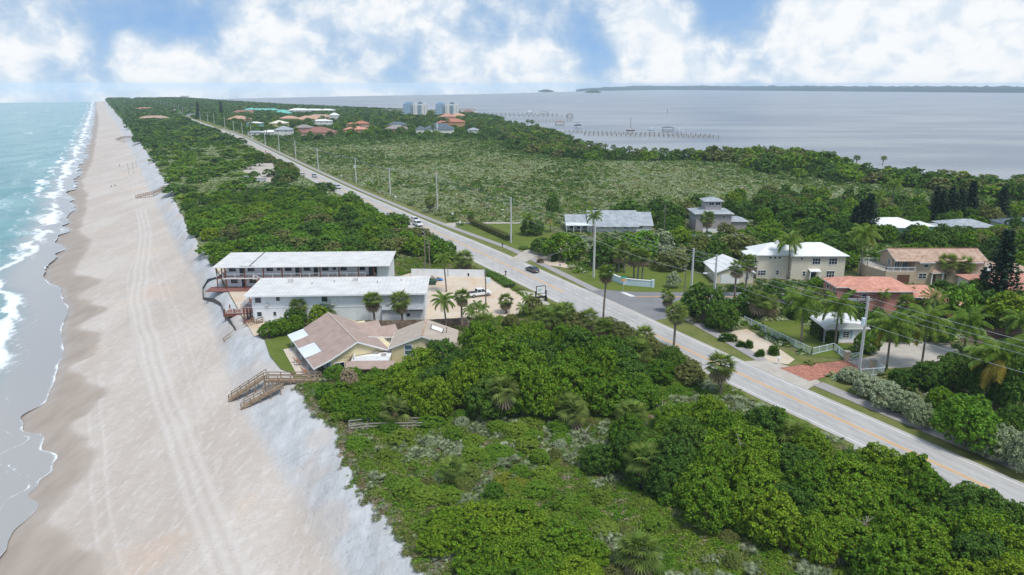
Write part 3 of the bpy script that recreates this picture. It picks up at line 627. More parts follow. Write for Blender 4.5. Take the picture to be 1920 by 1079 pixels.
def gable(p, x0, x1, y0, y1, z, h, m, wall=None, axis='y', ov=0.5, ovg=0.4, name='roof', t=0.16):
    """ridge along the given axis; adds the gable-end wall triangles when wall material is given"""
    if wall:
        if axis == 'y':
            for yy in ((y0, y0 + 0.15), (y1 - 0.15, y1)):
                MB().add([(x0, yy[0], z), (x1, yy[0], z), ((x0 + x1) / 2, yy[0], z + h), (x0, yy[1], z), (x1, yy[1], z), ((x0 + x1) / 2, yy[1], z + h)], [(0, 1, 2), (5, 4, 3), (0, 3, 4, 1), (1, 4, 5, 2), (2, 5, 3, 0)]).build('gable_wall', wall, p)
        else:
            for xx in ((x0, x0 + 0.15), (x1 - 0.15, x1)):
                MB().add([(xx[0], y0, z), (xx[0], y1, z), (xx[0], (y0 + y1) / 2, z + h), (xx[1], y0, z), (xx[1], y1, z), (xx[1], (y0 + y1) / 2, z + h)], [(2, 1, 0), (3, 4, 5), (1, 4, 3, 0), (2, 5, 4, 1), (0, 3, 5, 2)]).build('gable_wall', wall, p)
    b = MB(); es = []
    if axis == 'y':
        hw = (x1 - x0) / 2; s = h / hw; zl = z - s * ov + 0.06; xm = (x0 + x1) / 2; zr = z + h + 0.06 + t * 0.6; a, c = y0 - ovg, y1 + ovg
        b.slab([(x0 - ov, a, zl + t), (xm, a, zr), (xm, c, zr), (x0 - ov, c, zl + t)], t); b.slab([(xm, a, zr), (x1 + ov, a, zl + t), (x1 + ov, c, zl + t), (xm, c, zr)], t)
        for yy in (a - 0.04, c):
            e = MB(); es.append(e); e.slab([(x0 - ov, yy, zl + t - .02), (xm, yy, zr - .02), (xm, yy + 0.04, zr - .02), (x0 - ov, yy + 0.04, zl + t - .02)], t + 0.06); e.slab([(xm, yy, zr - .02), (x1 + ov, yy, zl + t - .02), (x1 + ov, yy + 0.04, zl + t - .02), (xm, yy + 0.04, zr - .02)], t + 0.06)
    else:
        hw = (y1 - y0) / 2; s = h / hw; zl = z - s * ov + 0.06; ym = (y0 + y1) / 2; zr = z + h + 0.06 + t * 0.6; a, c = x0 - ovg, x1 + ovg
        b.slab([(a, y0 - ov, zl + t), (c, y0 - ov, zl + t), (c, ym, zr), (a, ym, zr)], t); b.slab([(a, ym, zr), (c, ym, zr), (c, y1 + ov, zl + t), (a, y1 + ov, zl + t)], t)
        for xx in (a - 0.04, c):
            e = MB(); es.append(e); e.slab([(xx, y0 - ov, zl + t - .02), (xx + .04, y0 - ov, zl + t - .02), (xx + .04, ym, zr - .02), (xx, ym, zr - .02)], t + .06); e.slab([(xx, ym, zr - .02), (xx + .04, ym, zr - .02), (xx + .04, y1 + ov, zl + t - .02), (xx, y1 + ov, zl + t - .02)], t + .06)
    o = b.build(name, m, p); [e.build('fascia', M_trim, o) for e in es]; return o

# ---- motel, rear wing with galleries
def motel_rear():
    p = thing('motel_building', 'long white two storey motel wing with open galleries, red wooden posts and dark doors', 'motel', (-69.4, 174.3, 0), math.radians(2.4))
    L = 39.0; X = lambda cx: 0.7 + (cx - 215.9) * 0.0404
    part(p, 'wall', M_white, (0, L - 4.4, 1.9, 12.4, 0, 5.45))
    part(p, 'gallery_floor', M_trim, (-0.4, L - 3.2, -0.15, 1.9, 2.62, 2.84))
    part(p, 'gallery_deck', M_deck, (-0.3, L - 3.3, -0.1, 1.88, 2.844, 2.88))
    part(p, 'wall', M_white, (L - 4.4, L - 2.4, 4.0, 12.4, 0, 5.45), (L - 2.4, L + 0.4, 1.0, 12.4, 0, 5.6), (L - 4.39, L - 2.41, 3.4, 3.99, 0, 2.7))
    door(p, 'f', L - 4.0, 2.9, 0.95, 2.1, 4.0)
    b = MB(); b.slab([(-2.2, -0.5, 5.72), (L + 0.9, -0.5, 5.72), (L + 0.9, 13.4, 6.15), (-2.2, 13.4, 6.15)], 0.1); o = b.build('roof', M_flat, p)
    b = MB(); b.slab([(-2.25, -0.6, 5.70), (L + 0.95, -0.6, 5.70), (L + 0.95, -0.5, 5.70), (-2.25, -0.5, 5.70)], 0.2); b.slab([(-2.3, -0.5, 5.74), (-2.2, -0.5, 5.74), (-2.2, 13.4, 6.19), (-2.3, 13.4, 6.19)], 0.3)
    b.slab([(-2.3, 13.4, 6.19), (L + .95, 13.4, 6.19), (L + .95, 13.5, 6.19), (-2.3, 13.5, 6.19)], 0.3); b.build('fascia', M_trim, o)
    b = MB(); b.slab([(6.1, -0.1, 5.78), (6.35, -0.1, 5.78), (6.35, 13.3, 6.19), (6.1, 13.3, 6.19)], 0.03); b.slab([(4.0, -0.3, 5.765), (7.4, -0.3, 5.765), (7.4, -0.1, 5.775), (4.0, -0.1, 5.775)], 0.03); b.build('roof_seam', M_black, o)
    for cx in (208, 322, 432, 542, 655, 768, 880, 995, 1088):
        x = X(cx); part(p, 'post', M_redwood, (x - .13, x + .13, -0.12, 0.12, 2.88, 5.5))
        if cx < 330: part(p, 'post', M_redwood, (x - .13, x + .13, -0.12, 0.12, 0.2, 2.62))
        else: part(p, 'post', M_redwood, (x - .13, x + .13, -0.12, 0.12, 0.0, 2.62))
    for a, c in ((215, 258), (325, 368), (438, 480), (548, 590), (660, 702), (770, 812), (880, 920), (995, 1030)): window(p, 'f', X(a), 3.95, X(c) - X(a), 1.25, 1.9, (1, 1), fw=.05)
    for a, c in ((500, 525), (832, 856)): window(p, 'f', X(a), 4.1, X(c) - X(a), 1.0, 1.9, fw=.05)
    for a in (278, 610, 720, 1050): door(p, 'f', X(a), 2.89, 1.05, 2.1, 1.9)
    for a, c in ((220, 262), (330, 372), (440, 482)): window(p, 'f', X(a), 1.0, X(c) - X(a), 1.25, 1.9, (1, 1), fw=.05)
    door(p, 'f', X(285), 0.25, 1.05, 2.1, 1.9); door(p, 'f', X(400), 0.1, 1.05, 2.1, 1.9)
    railing(p, [(0.4, 0, 2.88), (L - 5.2, 0, 2.88)], 1.0, step=0.3, post=2.3); railing(p, [(-0.3, 0.1, 2.88), (-0.3, 1.8, 2.88)], 1.0)
    part(p, 'side_gallery', M_deck, (-2.0, -0.41, 0.2, 12.0, 2.62, 2.86))
    for y in (0.4, 4, 8, 11.6): part(p, 'post', M_redwood, (-1.95, -1.75, y - .1, y + .1, 0, 5.75))
    railing(p, [(-1.9, 0.3, 2.88), (-1.9, 11.8, 2.88)], 1.0, step=0.35)
    part(p, 'deck', M_deck, (-4.0, 9.0, -2.2, 1.85, 0.02, 0.22))
    s = MB()                                                     # stair at the end of the wing and the mid stair
    for i in range(12): s.box(L - 3.9 + 0.12 * 0, L - 2.6, 3.2 - 0.24 * i, 3.44 - 0.24 * i, 2.86 - 0.235 * (i + 1), 2.90 - 0.235 * i)
    s.build('staircase', M_trim, p); railing(p, [(L - 4.0, 3.3, 2.9), (L - 4.0, 0.3, 0.1)], 1.0, step=0.3); railing(p, [(L - 2.5, 3.3, 2.9), (L - 2.5, 0.3, 0.1)], 1.0, step=0.3)
    s = MB()
    for i in range(11): s.box(8.2 + 0.28 * i, 8.5 + 0.28 * i, -1.5, -0.2, 2.86 - 0.25 * (i + 1), 2.90 - 0.25 * i)
    s.build('staircase', M_redwood, p); railing(p, [(7.4, -1.55, 2.8), (8.2, -1.55, 2.8), (11.3, -1.55, 0.1)], 1.0, step=0.3); part(p, 'stair_wall', M_redwood, (8.0, 9.6, -1.62, -1.5, 0.3, 2.6))
motel_rear()
def roof_kit(p, spots, zf):
    for i, (x, y) in enumerate(spots):
        if i % 3: MB().tube([(x, y, zf(y) - .1), (x, y, zf(y) + .45)], .12, 8).build('vent_pipe', M_galv, p)
        else: part(p, 'air_unit', M_polec, (x - .5, x + .5, y - .4, y + .4, zf(y) - .1, zf(y) + .75))
# ---- motel, front wing
def motel_front():
    p = thing('motel_building', 'long white two storey motel wing with grey flat roof beside the yellow house', 'motel', (-53.9, 148.6, 0), math.radians(3.0))
    L = 35.6; X = lambda cx: (cx - 368) * 0.0350
    part(p, 'wall', M_white, (0, L, 0, 11.5, -0.4, 5.95)); part(p, 'wall_band', M_trim, (-0.03, L + .03, -0.06, -0.002, 3.0, 3.2))
    b = MB(); b.slab([(-1.2, -0.9, 6.05), (L + 0.4, -0.9, 6.05), (L + 0.4, 12.4, 6.25), (-1.2, 12.4, 6.25)], 0.1); o = b.build('roof', M_flat, p)
    b = MB(); b.slab([(-1.26, -1.0, 6.03), (L + .46, -1.0, 6.03), (L + .46, -0.9, 6.03), (-1.26, -0.9, 6.03)], 0.34); b.slab([(-1.3, -0.9, 6.08), (-1.2, -0.9, 6.08), (-1.2, 12.4, 6.28), (-1.3, 12.4, 6.28)], 0.34)
    b.slab([(L + .4, -0.9, 6.08), (L + .5, -0.9, 6.08), (L + .5, 12.4, 6.28), (L + .4, 12.4, 6.28)], 0.3); b.slab([(-1.3, 12.4, 6.28), (L + .5, 12.4, 6.28), (L + .5, 12.5, 6.28), (-1.3, 12.5, 6.28)], 0.34); b.build('fascia', M_trim, o)
    for a, c, z, h in ((385, 423, 4.15, 1.25), (508, 533, 4.5, 1.0), (775, 812, 4.2, 1.2), (1025, 1060, 4.2, 1.2), (390, 420, 1.2, 1.1), (485, 505, 1.3, 1.0), (1275, 1297, 0.7, .8)): window(p, 'f', X(a), z, X(c) - X(a), h, 0, (1, 1), fw=.06)
    x0, x1 = X(1130), X(1380)
    b = MB(); b.slab([(x0, -1.0, 2.55), (x1, -1.0, 2.55), (x1, -0.01, 3.05), (x0, -0.01, 3.05)], 0.09); b.build('awning', M_gshing, p)
    window(p, 'f', X(1290), 2.0 - 0.1, X(1375) - X(1290), 0.6, 0, (4, 1)); part(p, 'lean_to', M_white, (x0, X(1270), -0.6, -0.005, -0.3, 2.5))
    for y in (1.5, 4.5): window(p, 'l', y, 4.2, 1.3, 1.2, 0, (2, 2)); window(p, 'l', y, 1.2, 1.3, 1.2, 0, (2, 2))
    part(p, 'balcony', M_deck, (-2.1, -0.01, 0.0, 4.6, 2.9, 3.1)); railing(p, [(-0.05, 0.05, 3.1), (-2.0, 0.05, 3.1), (-2.0, 4.5, 3.1)], 1.05, step=0.25)
    for y in (0.15, 2.3, 4.4): part(p, 'post', M_redwood, (-2.05, -1.83, y - .11, y + .11, -0.6, 2.9))
    part(p, 'porch_deck', M_deck, (-2.2, -0.02, -0.3, 4.6, -0.1, 0.12))
    roof_kit(p, ((6, 9), (11, 7), (15.5, 8.5), (20, 9.2), (25, 7.5), (30, 8.8)), lambda y: 6.07 + (y + .9) * .015)
    for x in (.3, 12, 24, L - .3): part(p, 'downpipe', M_trim, (x - .05, x + .05, -.12, -.065, -.2, 5.9))
    for x in (3.0, 16.5, 28): part(p, 'wall_unit', M_polec, (x - .35, x + .35, -.35, -.003, 3.5, 4.0))
motel_front()
# ---- red deck between the wings and the sea
p = thing('beach_deck', 'red boarded deck with white rails on the seaward side of the motel', 'deck', (-58.5, 152.5, 0), math.radians(3))
part(p, 'deck_boards', M_deck, (-1.2, 2.2, 5.5, 20.0, 0.0, 0.18)); part(p, 'deck_boards', M_deck, (-3.6, 2.2, 1.6, 5.48, -0.02, 0.16))
part(p, 'skirt', M_redwood, (-3.62, 2.22, 1.5, 1.58, -0.5, 0.2), (-3.7, -3.62, 1.5, 5.5, -0.5, 0.2))
for x, y in ((-3.4, 1.75), (-1.4, 1.75), (0.6, 1.75), (-3.4, 5.2), (-1.05, 8), (-1.05, 12), (-1.05, 16)): part(p, 'post', M_redwood, (x - .1, x + .1, y - .1, y + .1, -1.4, 1.25))
railing(p, [(2.1, 1.7, 0.18), (-3.45, 1.7, 0.18), (-3.45, 5.3, 0.18), (-1.1, 5.6, 0.18), (-1.1, 19.5, 0.18)], 1.0, step=0.35, post=1.6)
# ---- yellow house, aligned with the shore
def yellow_house():
    u0, v0 = 26.0, 119.4; p = thing('yellow_house', 'pale yellow beach house with brown shingle roof, white porch panels and blue seaward wall', 'house', (*xy(u0, v0), 0), CA)
    W_, D = 14.2, 18.4; rz, ez, ex = 5.35, 2.95, 2.6; s = (rz - ez) / (7.3 - ex)
    part(p, 'wall', M_yellow, (ex, W_, 0, D, 0, ez)); part(p, 'sea_wall', M_bluew, (ex - 0.06, ex - 0.003, 0.05, D - .05, 0, ez - .15))
    b = MB()
    for yy in ((0, .15), (D - .15, D)): MB().add([(ex, yy[0], ez), (W_, yy[0], ez - .6), (7.3, yy[0], rz), (ex, yy[1], ez), (W_, yy[1], ez - .6), (7.3, yy[1], rz)], [(0, 1, 2), (5, 4, 3), (0, 3, 4, 1), (1, 4, 5, 2), (2, 5, 3, 0)]).build('gable_wall', M_yellow, p)
    t = 0.18; b = MB(); lo = 0.25; r1 = rz + .2
    b.slab([(ex - .2, -.5, ez + .1), (7.3, -.5, r1), (7.3, D + .5, r1), (ex - .2, D + .5, ez + .1)], t)
    b.slab([(7.3, -.5, r1), (W_ + .6, -.5, r1 - (W_ + .6 - 7.3) * s * .86), (W_ + .6, D - 3, r1 - (W_ + .6 - 7.3) * s * .86), (7.3, D - 3 + 3.5, r1)], t)
    for a, c in ((-.5, 4.8), (10.2, 14.4)): b.slab([(lo - .6, a, 2.05), (ex - .2, a, ez + .1), (ex - .2, c, ez + .1), (lo - .6, c, 2.05)], t)
    o = b.build('roof', M_shing, p)
    b = MB(); b.slab([(7.15, -.52, r1 + .04), (7.45, -.52, r1 + .04), (7.45, D + .52, r1 + .04), (7.15, D + .52, r1 + .04)], .05); b.build('ridge_cap', M_shing2, o)
    b = MB(); b.slab([(lo - .9, 4.82, 2.2), (ex + .6, 4.82, 2.95), (ex + .6, 10.18, 2.95), (lo - .9, 10.18, 2.2)], .1); b.slab([(lo - .9, 14.42, 2.2), (ex + .3, 14.42, 2.9), (ex + .3, D + .5, 2.9), (lo - .9, D + .5, 2.2)], .1)
    for q in b.v[:]: pass
    b.v = [(x, y, z + (0.17 if x > 1 else 0)) for x, y, z in b.v]; b.build('porch_roof', M_porch, p)
    b = MB()                                                   # white fascia along eaves and rake
    b.slab([(lo - .65, -.56, 2.06), (ex - .2, -.56, ez + .11), (7.3, -.56, r1 + .01), (7.3, -.5, r1 + .01), (lo - .65, -.5, 2.06)][:0] or [(ex - .2, -.56, ez + .11), (7.3, -.56, r1 + .01), (7.3, -.502, r1 + .01), (ex - .2, -.502, ez + .11)], .26)
    b.slab([(lo - .65, -.56, 2.06), (ex - .2, -.56, ez + .11), (ex - .2, -.502, ez + .11), (lo - .65, -.502, 2.06)], .24)
    zr = r1 - (W_ + .6 - 7.3) * s * .86; b.slab([(7.3, -.56, r1 + .01), (W_ + .6, -.56, zr + .01), (W_ + .6, -.502, zr + .01), (7.3, -.502, r1 + .01)], .26)
    b.box(lo - .72, lo - .64, -.55, D + .5, 1.86, 2.08); b.build('fascia', M_trim, o)
    for y in (0.2, 4.8, 10.2, 14.4, 18.2): part(p, 'post', M_trim, (lo - .45, lo - .3, y - .08, y + .08, 0, 2.0))
    for y in (1.0, 3.0, 5.6, 8.0, 11, 13, 15.5): window(p, 'l', y, 0.4, 1.3, 1.9, ex - .06, (1, 1), M_glassT)
    window(p, 'f', 9.6, 1.1, 1.25, 1.15, 0, (2, 2)); window(p, 'f', 3.2, 1.0, 1.8, 1.2, 0, (2, 1)); part(p, 'corner_trim', M_bluew, (ex - .06, ex + .12, -.04, -.003, 0, 2.9))
    for v, ue in ((13.6, 15.2), (9.6, 17.2)):                   # cross gables towards the road
        gable(p, 8.4, ue, v - 2.2, v + 2.2, 2.7, 1.35, M_shing, M_yellow, 'x', .4, .3, 'cross_gable_roof'); part(p, 'wing_wall', M_yellow, (W_ - .3, ue, v - 2.2, v + 2.2, 0, 2.69))
    return p
yellow_house()
def garage_apartment():
    p = thing('garage_apartment', 'pale yellow gabled annex with tan shingle roof and a white roof terrace', 'house', (-21.0, 122.7, 0), math.radians(1.5))
    part(p, 'wall', M_yellow, (0, 10.8, 0, 8.8, 0, 3.7)); r = gable(p, 0, 10.8, 0, 8.8, 3.7, 2.1, M_shing2, M_yellow, 'y', .5, .4)
    b = MB(); b.bar((5.4, -.42, 6.03), (5.4, 9.2, 6.03), .34, .06); b.build('ridge_cap', M_tile_t, r)
    window(p, 'f', 2.2, 2.25, 1.5, 2.0, 0, (1, 2), M_glassT, fw=.14)
    sl = -2.1 / 5.4; zz = lambda x: 5.86 + (x - 5.4) * sl + .1
    b = MB(); b.slab([(6.6, 4.6, zz(6.6) + .22), (8.6, 4.6, zz(8.6) + .22), (8.6, 6.4, zz(8.6) + .22), (6.6, 6.4, zz(6.6) + .22)], .1); sk = b.build('skylight', M_trim, p)
    for q in ((6.5, 6.62), (8.58, 8.7)): MB().box(q[0], q[1], 4.5, 6.5, zz(8.6), zz(q[0]) + .26).build('skylight_frame', M_black, sk)
    b = MB(); b.bar((9.3, 5.6, zz(9.3)), (9.3, 5.6, zz(9.3) + 1.1), .1); b.build('vent_pipe', M_black, p)
    part(p, 'terrace', M_trim, (-6.4, -0.01, -3.6, 3.0, 2.5, 2.75)); part(p, 'terrace_wall', M_yellow, (-6.3, -0.05, -3.4, 5.6, 0, 2.49))
    railing(p, [(-5.2, 5.6, 2.8), (-0.3, 5.2, 2.8)], 1.0, step=.3, w=.07); railing(p, [(-6.0, 2.0, 2.75), (-6.0, -3.3, 2.75), (0.0, -3.3, 2.75)], .55, step=0, w=.06)
    b = MB(); b.slab([(-7.2, -5.0, 1.75), (1.0, -5.0, 1.75), (1.0, -3.6, 2.7), (-7.2, -3.6, 2.7)], .12); b.slab([(-7.4, -4.0, 2.2), (-6.4, -3.6, 3.3), (-6.4, 1, 3.3), (-7.4, 1, 2.2)], .12); b.build('skirt_roof', M_shing, p)
    part(p, 'terrace_bench', M_greywood, (-3.4, -2.2, -.5, .6, 2.75, 3.1)); part(p, 'terrace_table', M_greywood, (-1.6, -.8, -1.6, -.9, 2.75, 3.05))
    part(p, 'gutter', M_trim, (-.62, -.5, -.4, 9.2, 3.42, 3.54))
garage_apartment()
# ---- cream house
def cream_house():
    p = thing('cream_house', 'cream two storey house with white metal hip roof', 'house', (61.6, 183.6, 0), 0)
    part(p, 'wall', M_cream, (0.8, 9.0, 1.0, 9.5, 0, 6.2)); part(p, 'wall', M_cream, (9.0, 22.6, 0, 9.5, 0, 6.2))
    hip(p, 0.8, 12, 1.0, 9.5, 6.2, 2.4, M_metalr, .6); hip(p, 9.0, 22.6, 0, 9.5, 6.204, 2.55, M_metalr, .62); 
    b = MB(); b.box(6.2, 6.9, 4.4, 5.0, 8.1, 9.2); b.build('roof_vent', M_trim, p)
    X = lambda cx: (cx - 330) * 0.0432
    for a, c, z, h, m in ((412, 428, 5.2, .7, (1, 1)), (440, 457, 5.2, .7, (1, 1)), (467, 484, 5.2, .7, (1, 1)), (353, 402, .9, 1.4, (3, 2)), (460, 478, 1.1, 1.2, (1, 2))): window(p, 'f', X(a), z, X(c) - X(a), h, 1.0, m)
    for a, c, z, h, m in ((523, 541, 1.0, 1.2, (1, 2)), (608, 628, 1.0, 1.3, (1, 2)), (588, 603, 5.2, .65, (1, 1)), (658, 707, 4.0, 1.7, (3, 2)), (755, 805, 4.0, 1.7, (3, 2)), (748, 797, .6, 1.8, (3, 2))): window(p, 'f', X(a), z, X(c) - X(a), h, 0.0, m)
    door(p, 'f', X(650), 0.1, 1.6, 2.2, 0, M_door); b = MB(); b.slab([(X(640), -1.4, 2.5), (X(705), -1.4, 2.5), (X(705), -.01, 2.9), (X(640), -.01, 2.9)], .12); b.build('porch_roof', M_metalr, p)
    for x in (X(643), X(700)): part(p, 'post', M_trim, (x - .1, x + .1, -1.35, -1.15, 0, 2.4))
    part(p, 'balcony', M_trim, (-1.6, .79, 1.2, 6, 3.0, 3.15)); railing(p, [(.8, 1.3, 3.15), (-1.5, 1.3, 3.15), (-1.5, 5.9, 3.15)], 1.0, step=.3)
    for y in (1.35, 5.8): part(p, 'post', M_trim, (-1.55, -1.35, y - .1, y + .1, 0, 6.1))
    b = MB(); b.slab([(-2.0, .7, 6.1), (.8, .7, 6.6), (.8, 6.4, 6.6), (-2.0, 6.4, 6.1)], .12); b.build('balcony_roof', M_metalr, p)
    for y in (2.0, 4.0): window(p, 'l', y, 3.3, 1.2, 2.0, .8, (1, 1))
cream_house()
p = thing('garage', 'low cream garage with white metal roof beside the cream house', 'garage', (50.8, 180.0, 0), 0)
part(p, 'wall', M_cream, (0, 9.3, 0, 11.5, 0, 2.8)); gable(p, 0, 9.3, 0, 11.5, 2.8, 1.9, M_metalr, M_cream, 'y', .5, .4)
window(p, 'f', 7.2, 1.0, 1.0, 1.1, 0, (2, 2)); part(p, 'garage_door', M_trim, (1.2, 5.8, -.06, -.003, 0, 2.3)); window(p, 'l', 3, 1.0, 1.2, 1.1, 0, (2, 2)); window(p, 'l', 7, 1.0, 1.2, 1.1, 0, (2, 2))
# ---- tan house
def tan_house():
    p = thing('tan_house', 'tan stucco two storey house with tan tile roof and white railed terrace', 'house', (90.6, 179.4, 0), 0)
    X = lambda cx: (cx - 965) * 0.0404; W_ = 26.4
    part(p, 'wall', M_tanw, (2.0, 9.2, 0, 6.0, 0, 3.2)); part(p, 'wall', M_tanw, (0, 9.2, 6.0, 10.5, 0, 3.2)); part(p, 'wall', M_tanw, (9.2, W_, .4, 9.6, 0, 5.9), (5.0, 9.199, 3.4, 9.6, 3.2, 5.9))
    b = MB(); b.prism([(0.0, 5.99), (2.0, 0.01), (1.999, 5.99)], 0, 3.2); b.build('wall', M_tanw, p)
    r = gable(p, 4.6, W_, 0.4, 9.6, 5.9, 1.9, M_tile_t, M_tanw, 'x', .55, .5)
    b = MB(); b.bar((4.1, 5, 8.02), (W_ + .5, 5, 8.02), .3, .08); b.build('ridge_cap', M_tile_p, r)
    railing(p, [(9.2, .1, 3.2), (2.0, .1, 3.2), (0.1, 6.0, 3.2), (0.1, 10.4, 3.2), (4.9, 10.4, 3.2)], 1.05, step=.3, w=.06); part(p, 'terrace_floor', M_conc, (2.0, 9.19, 0.3, 3.39, 3.2, 3.24), (.6, 4.99, 6, 10.3, 3.2, 3.24))
    for a in (5.6, 7.6): window(p, 'f', a, 3.3, 1.3, 2.1, 3.4, (2, 1), M_glassT)
    window(p, 'l', 4.2, 3.3, 1.4, 2.1, 5.0, (2, 1), M_glassT)
    b = MB(); b.box(5.0, 8.0, -.06, -.003, 0, 2.4); b.build('garage_door', M_brown, p)
    window(p, 'f', X(1222), 1.2, 2.0, 1.5, .4, (2, 2)); window(p, 'f', X(1245), 4.2, 1.3, 1.3, .4, (1, 2)); window(p, 'f', X(1370), 4.0, .8, 1.1, .4); window(p, 'f', X(1558), 1.2, 1.3, 1.3, .4, (2, 2), M_glassT); window(p, 'f', X(1480), 4.2, 1.3, 1.3, .4, (1, 2))
    door(p, 'f', X(1305), 0.05, 1.0, 2.2, .4, M_brown); hip(p, X(1297), X(1297) + 2.6, -.5, .38, 2.9, .9, M_tile_t, .3, name='porch_roof')
    for x in (X(1297) - .05, X(1297) + 2.6): part(p, 'post', M_trim, (x - .12, x + .12, -.5, -.25, 0, 2.88))
    for x in (X(1215), X(1510)): hip(p, x, x + 3.2, -.3, 3.2, 5.5, 1.5, M_tile_t, .3, 'y', name='dormer_roof'); part(p, 'dormer_wall', M_trim, (x + .3, x + 2.9, .1, .399, 5.0, 5.5))
    part(p, 'side_balcony', M_trim, (W_ + .01, W_ + 3, 1, 8, 3.0, 3.2)); railing(p, [(W_ + .1, 1.1, 3.2), (W_ + 2.9, 1.1, 3.2), (W_ + 2.9, 7.9, 3.2)], 1.0, step=.3)
    for y in (1.2, 7.8): part(p, 'post', M_trim, (W_ + 2.7, W_ + 2.9, y - .1, y + .1, 0, 3.0))
tan_house()
def pink_house():
    p = thing('pink_house', 'pink stucco house with orange tiled hip roof behind the coconut palms', 'house', (75.2, 156.6, 0), 0)
    part(p, 'wall', M_pinkw, (0, 12.2, 0, 11, 0, 4.5)); hip(p, 0, 12.2, 0, 11, 4.5, 1.9, M_tile_o, .8); hip(p, -3.0, 5.0, 3.2, 10.5, 4.504, 1.65, M_tile_o, .5, 'y'); part(p, 'wall', M_pinkw, (-3.0, -.002, 3.2, 10.5, 0, 4.5))
    part(p, 'wing_wall', M_pinkw, (12.201, 20, 1, 10, 0, 2.9)); hip(p, 12.201, 20, 1, 10, 2.9, 1.6, M_tile_o, .7); hip(p, 15, 22.5, -4, 1.0, 2.6, 1.3, M_tile_o, .6); part(p, 'wing_wall', M_pinkw, (15, 22.5, -4, .98, 0, 2.6))
    for a in (1.0, 9.6): window(p, 'f', a, 2.9, 1.2, 1.1, 0, (1, 1)); window(p, 'f', a, .5, 1.3, 1.5, 0, (1, 1))
    for a in (4, 7.4): window(p, 'l', a, 2.9, 1.2, 1.1, -3.0, (1, 1)); window(p, 'l', a, .5, 1.3, 1.5, -3.0, (1, 1))
    part(p, 'balcony', M_galv, (-2.2, 3, -1.6, -.01, 2.8, 2.95)); railing(p, [(-2.2, -1.5, 2.95), (3, -1.5, 2.95)], 1.0, M_black, .3)
pink_house()
def cottage():
    p = thing('gate_cottage', 'small white cottage with curved white roof and blue shutters inside the fence', 'cottage', (60.2, 135.8, 0), 0)
    part(p, 'wall', M_white, (0, 7.4, 0, 6.0, 0, 3.0)); b = MB(); n = 10; vs = []; 
    for k in range(n + 1):
        a = math.pi * k / n; vs += [(-.7 + 8.8 * (1 - math.cos(a)) / 2, y, 3.0 + 1.15 * math.sin(a)) for y in (-.6, 6.6)]
    fs = [(2 * k, 2 * k + 2, 2 * k + 3, 2 * k + 1) for k in range(n)] + [tuple(range(0, 2 * n + 1, 2))[::-1], tuple(range(1, 2 * n + 2, 2)), (0, 1, 2 * n + 1, 2 * n)]
    b.add(vs, fs); o = b.build('roof', M_metalr, p); part(p, 'plinth', M_conc, (-.5, 8.2, -.5, -.01, 0, .18)); b = MB(); b.box(-.75, 8.15, -.66, -.61, 2.9, 3.06); b.build('fascia', M_trim, o)
    window(p, 'f', 3.2, .95, 1.3, 1.4, 0, (2, 3)); part(p, 'shutter', M_bluew, (2.6, 3.12, -.07, -.004, .9, 2.4)); part(p, 'shutter', M_bluew, (4.6, 5.1, -.07, -.004, .9, 2.4)); door(p, 'f', 5.8, .05, 1, 2.1, 0, M_trim)
    part(p, 'corner_trim', M_trim, (-.08, .1, -.05, -.003, 0, 3))
cottage()
def grey_ranch():
    p = thing('ranch_house', 'low house with a big pale grey shingle roof and white front porch', 'house', (16.6, 246.5, 0), 0)
    part(p, 'wall', M_white, (9.5, 30.5, 1.5, 14.5, 0, 2.5)); gable(p, 9.5, 25.5, 1.5, 14.5, 2.5, 3.5, M_gshing, M_white, 'x', 1.5, .5); gable(p, 24, 30.5, 2.5, 13.5, 2.6, 2.85, M_gshing, M_white, 'x', 1.5, .5)
    part(p, 'wall', M_white, (2, 9.49, 3.5, 12, 0, 2.6)); gable(p, 2, 10.5, 3.5, 12.5, 2.6, 2.0, M_gshing, M_white, 'x', .5, .5)
    b = MB(); b.slab([(1.5, 0, 2.35), (11.5, 0, 2.35), (11.5, 3.3, 2.75), (1.5, 3.3, 2.75)], .12); b.build('porch_roof', M_porch, p)
    for x in (1.7, 4.1, 6.5, 8.9, 11.2): part(p, 'post', M_trim, (x - .08, x + .08, .1, .26, 0, 2.25))
    for a in (3, 5.4, 7.4): window(p, 'f', a, .6, 1.7, 1.6, 3.5)
    for a in (13, 17, 21, 26): window(p, 'f', a, 1.0, 1.5, 1.2, 1.5, (2, 1))
grey_ranch()
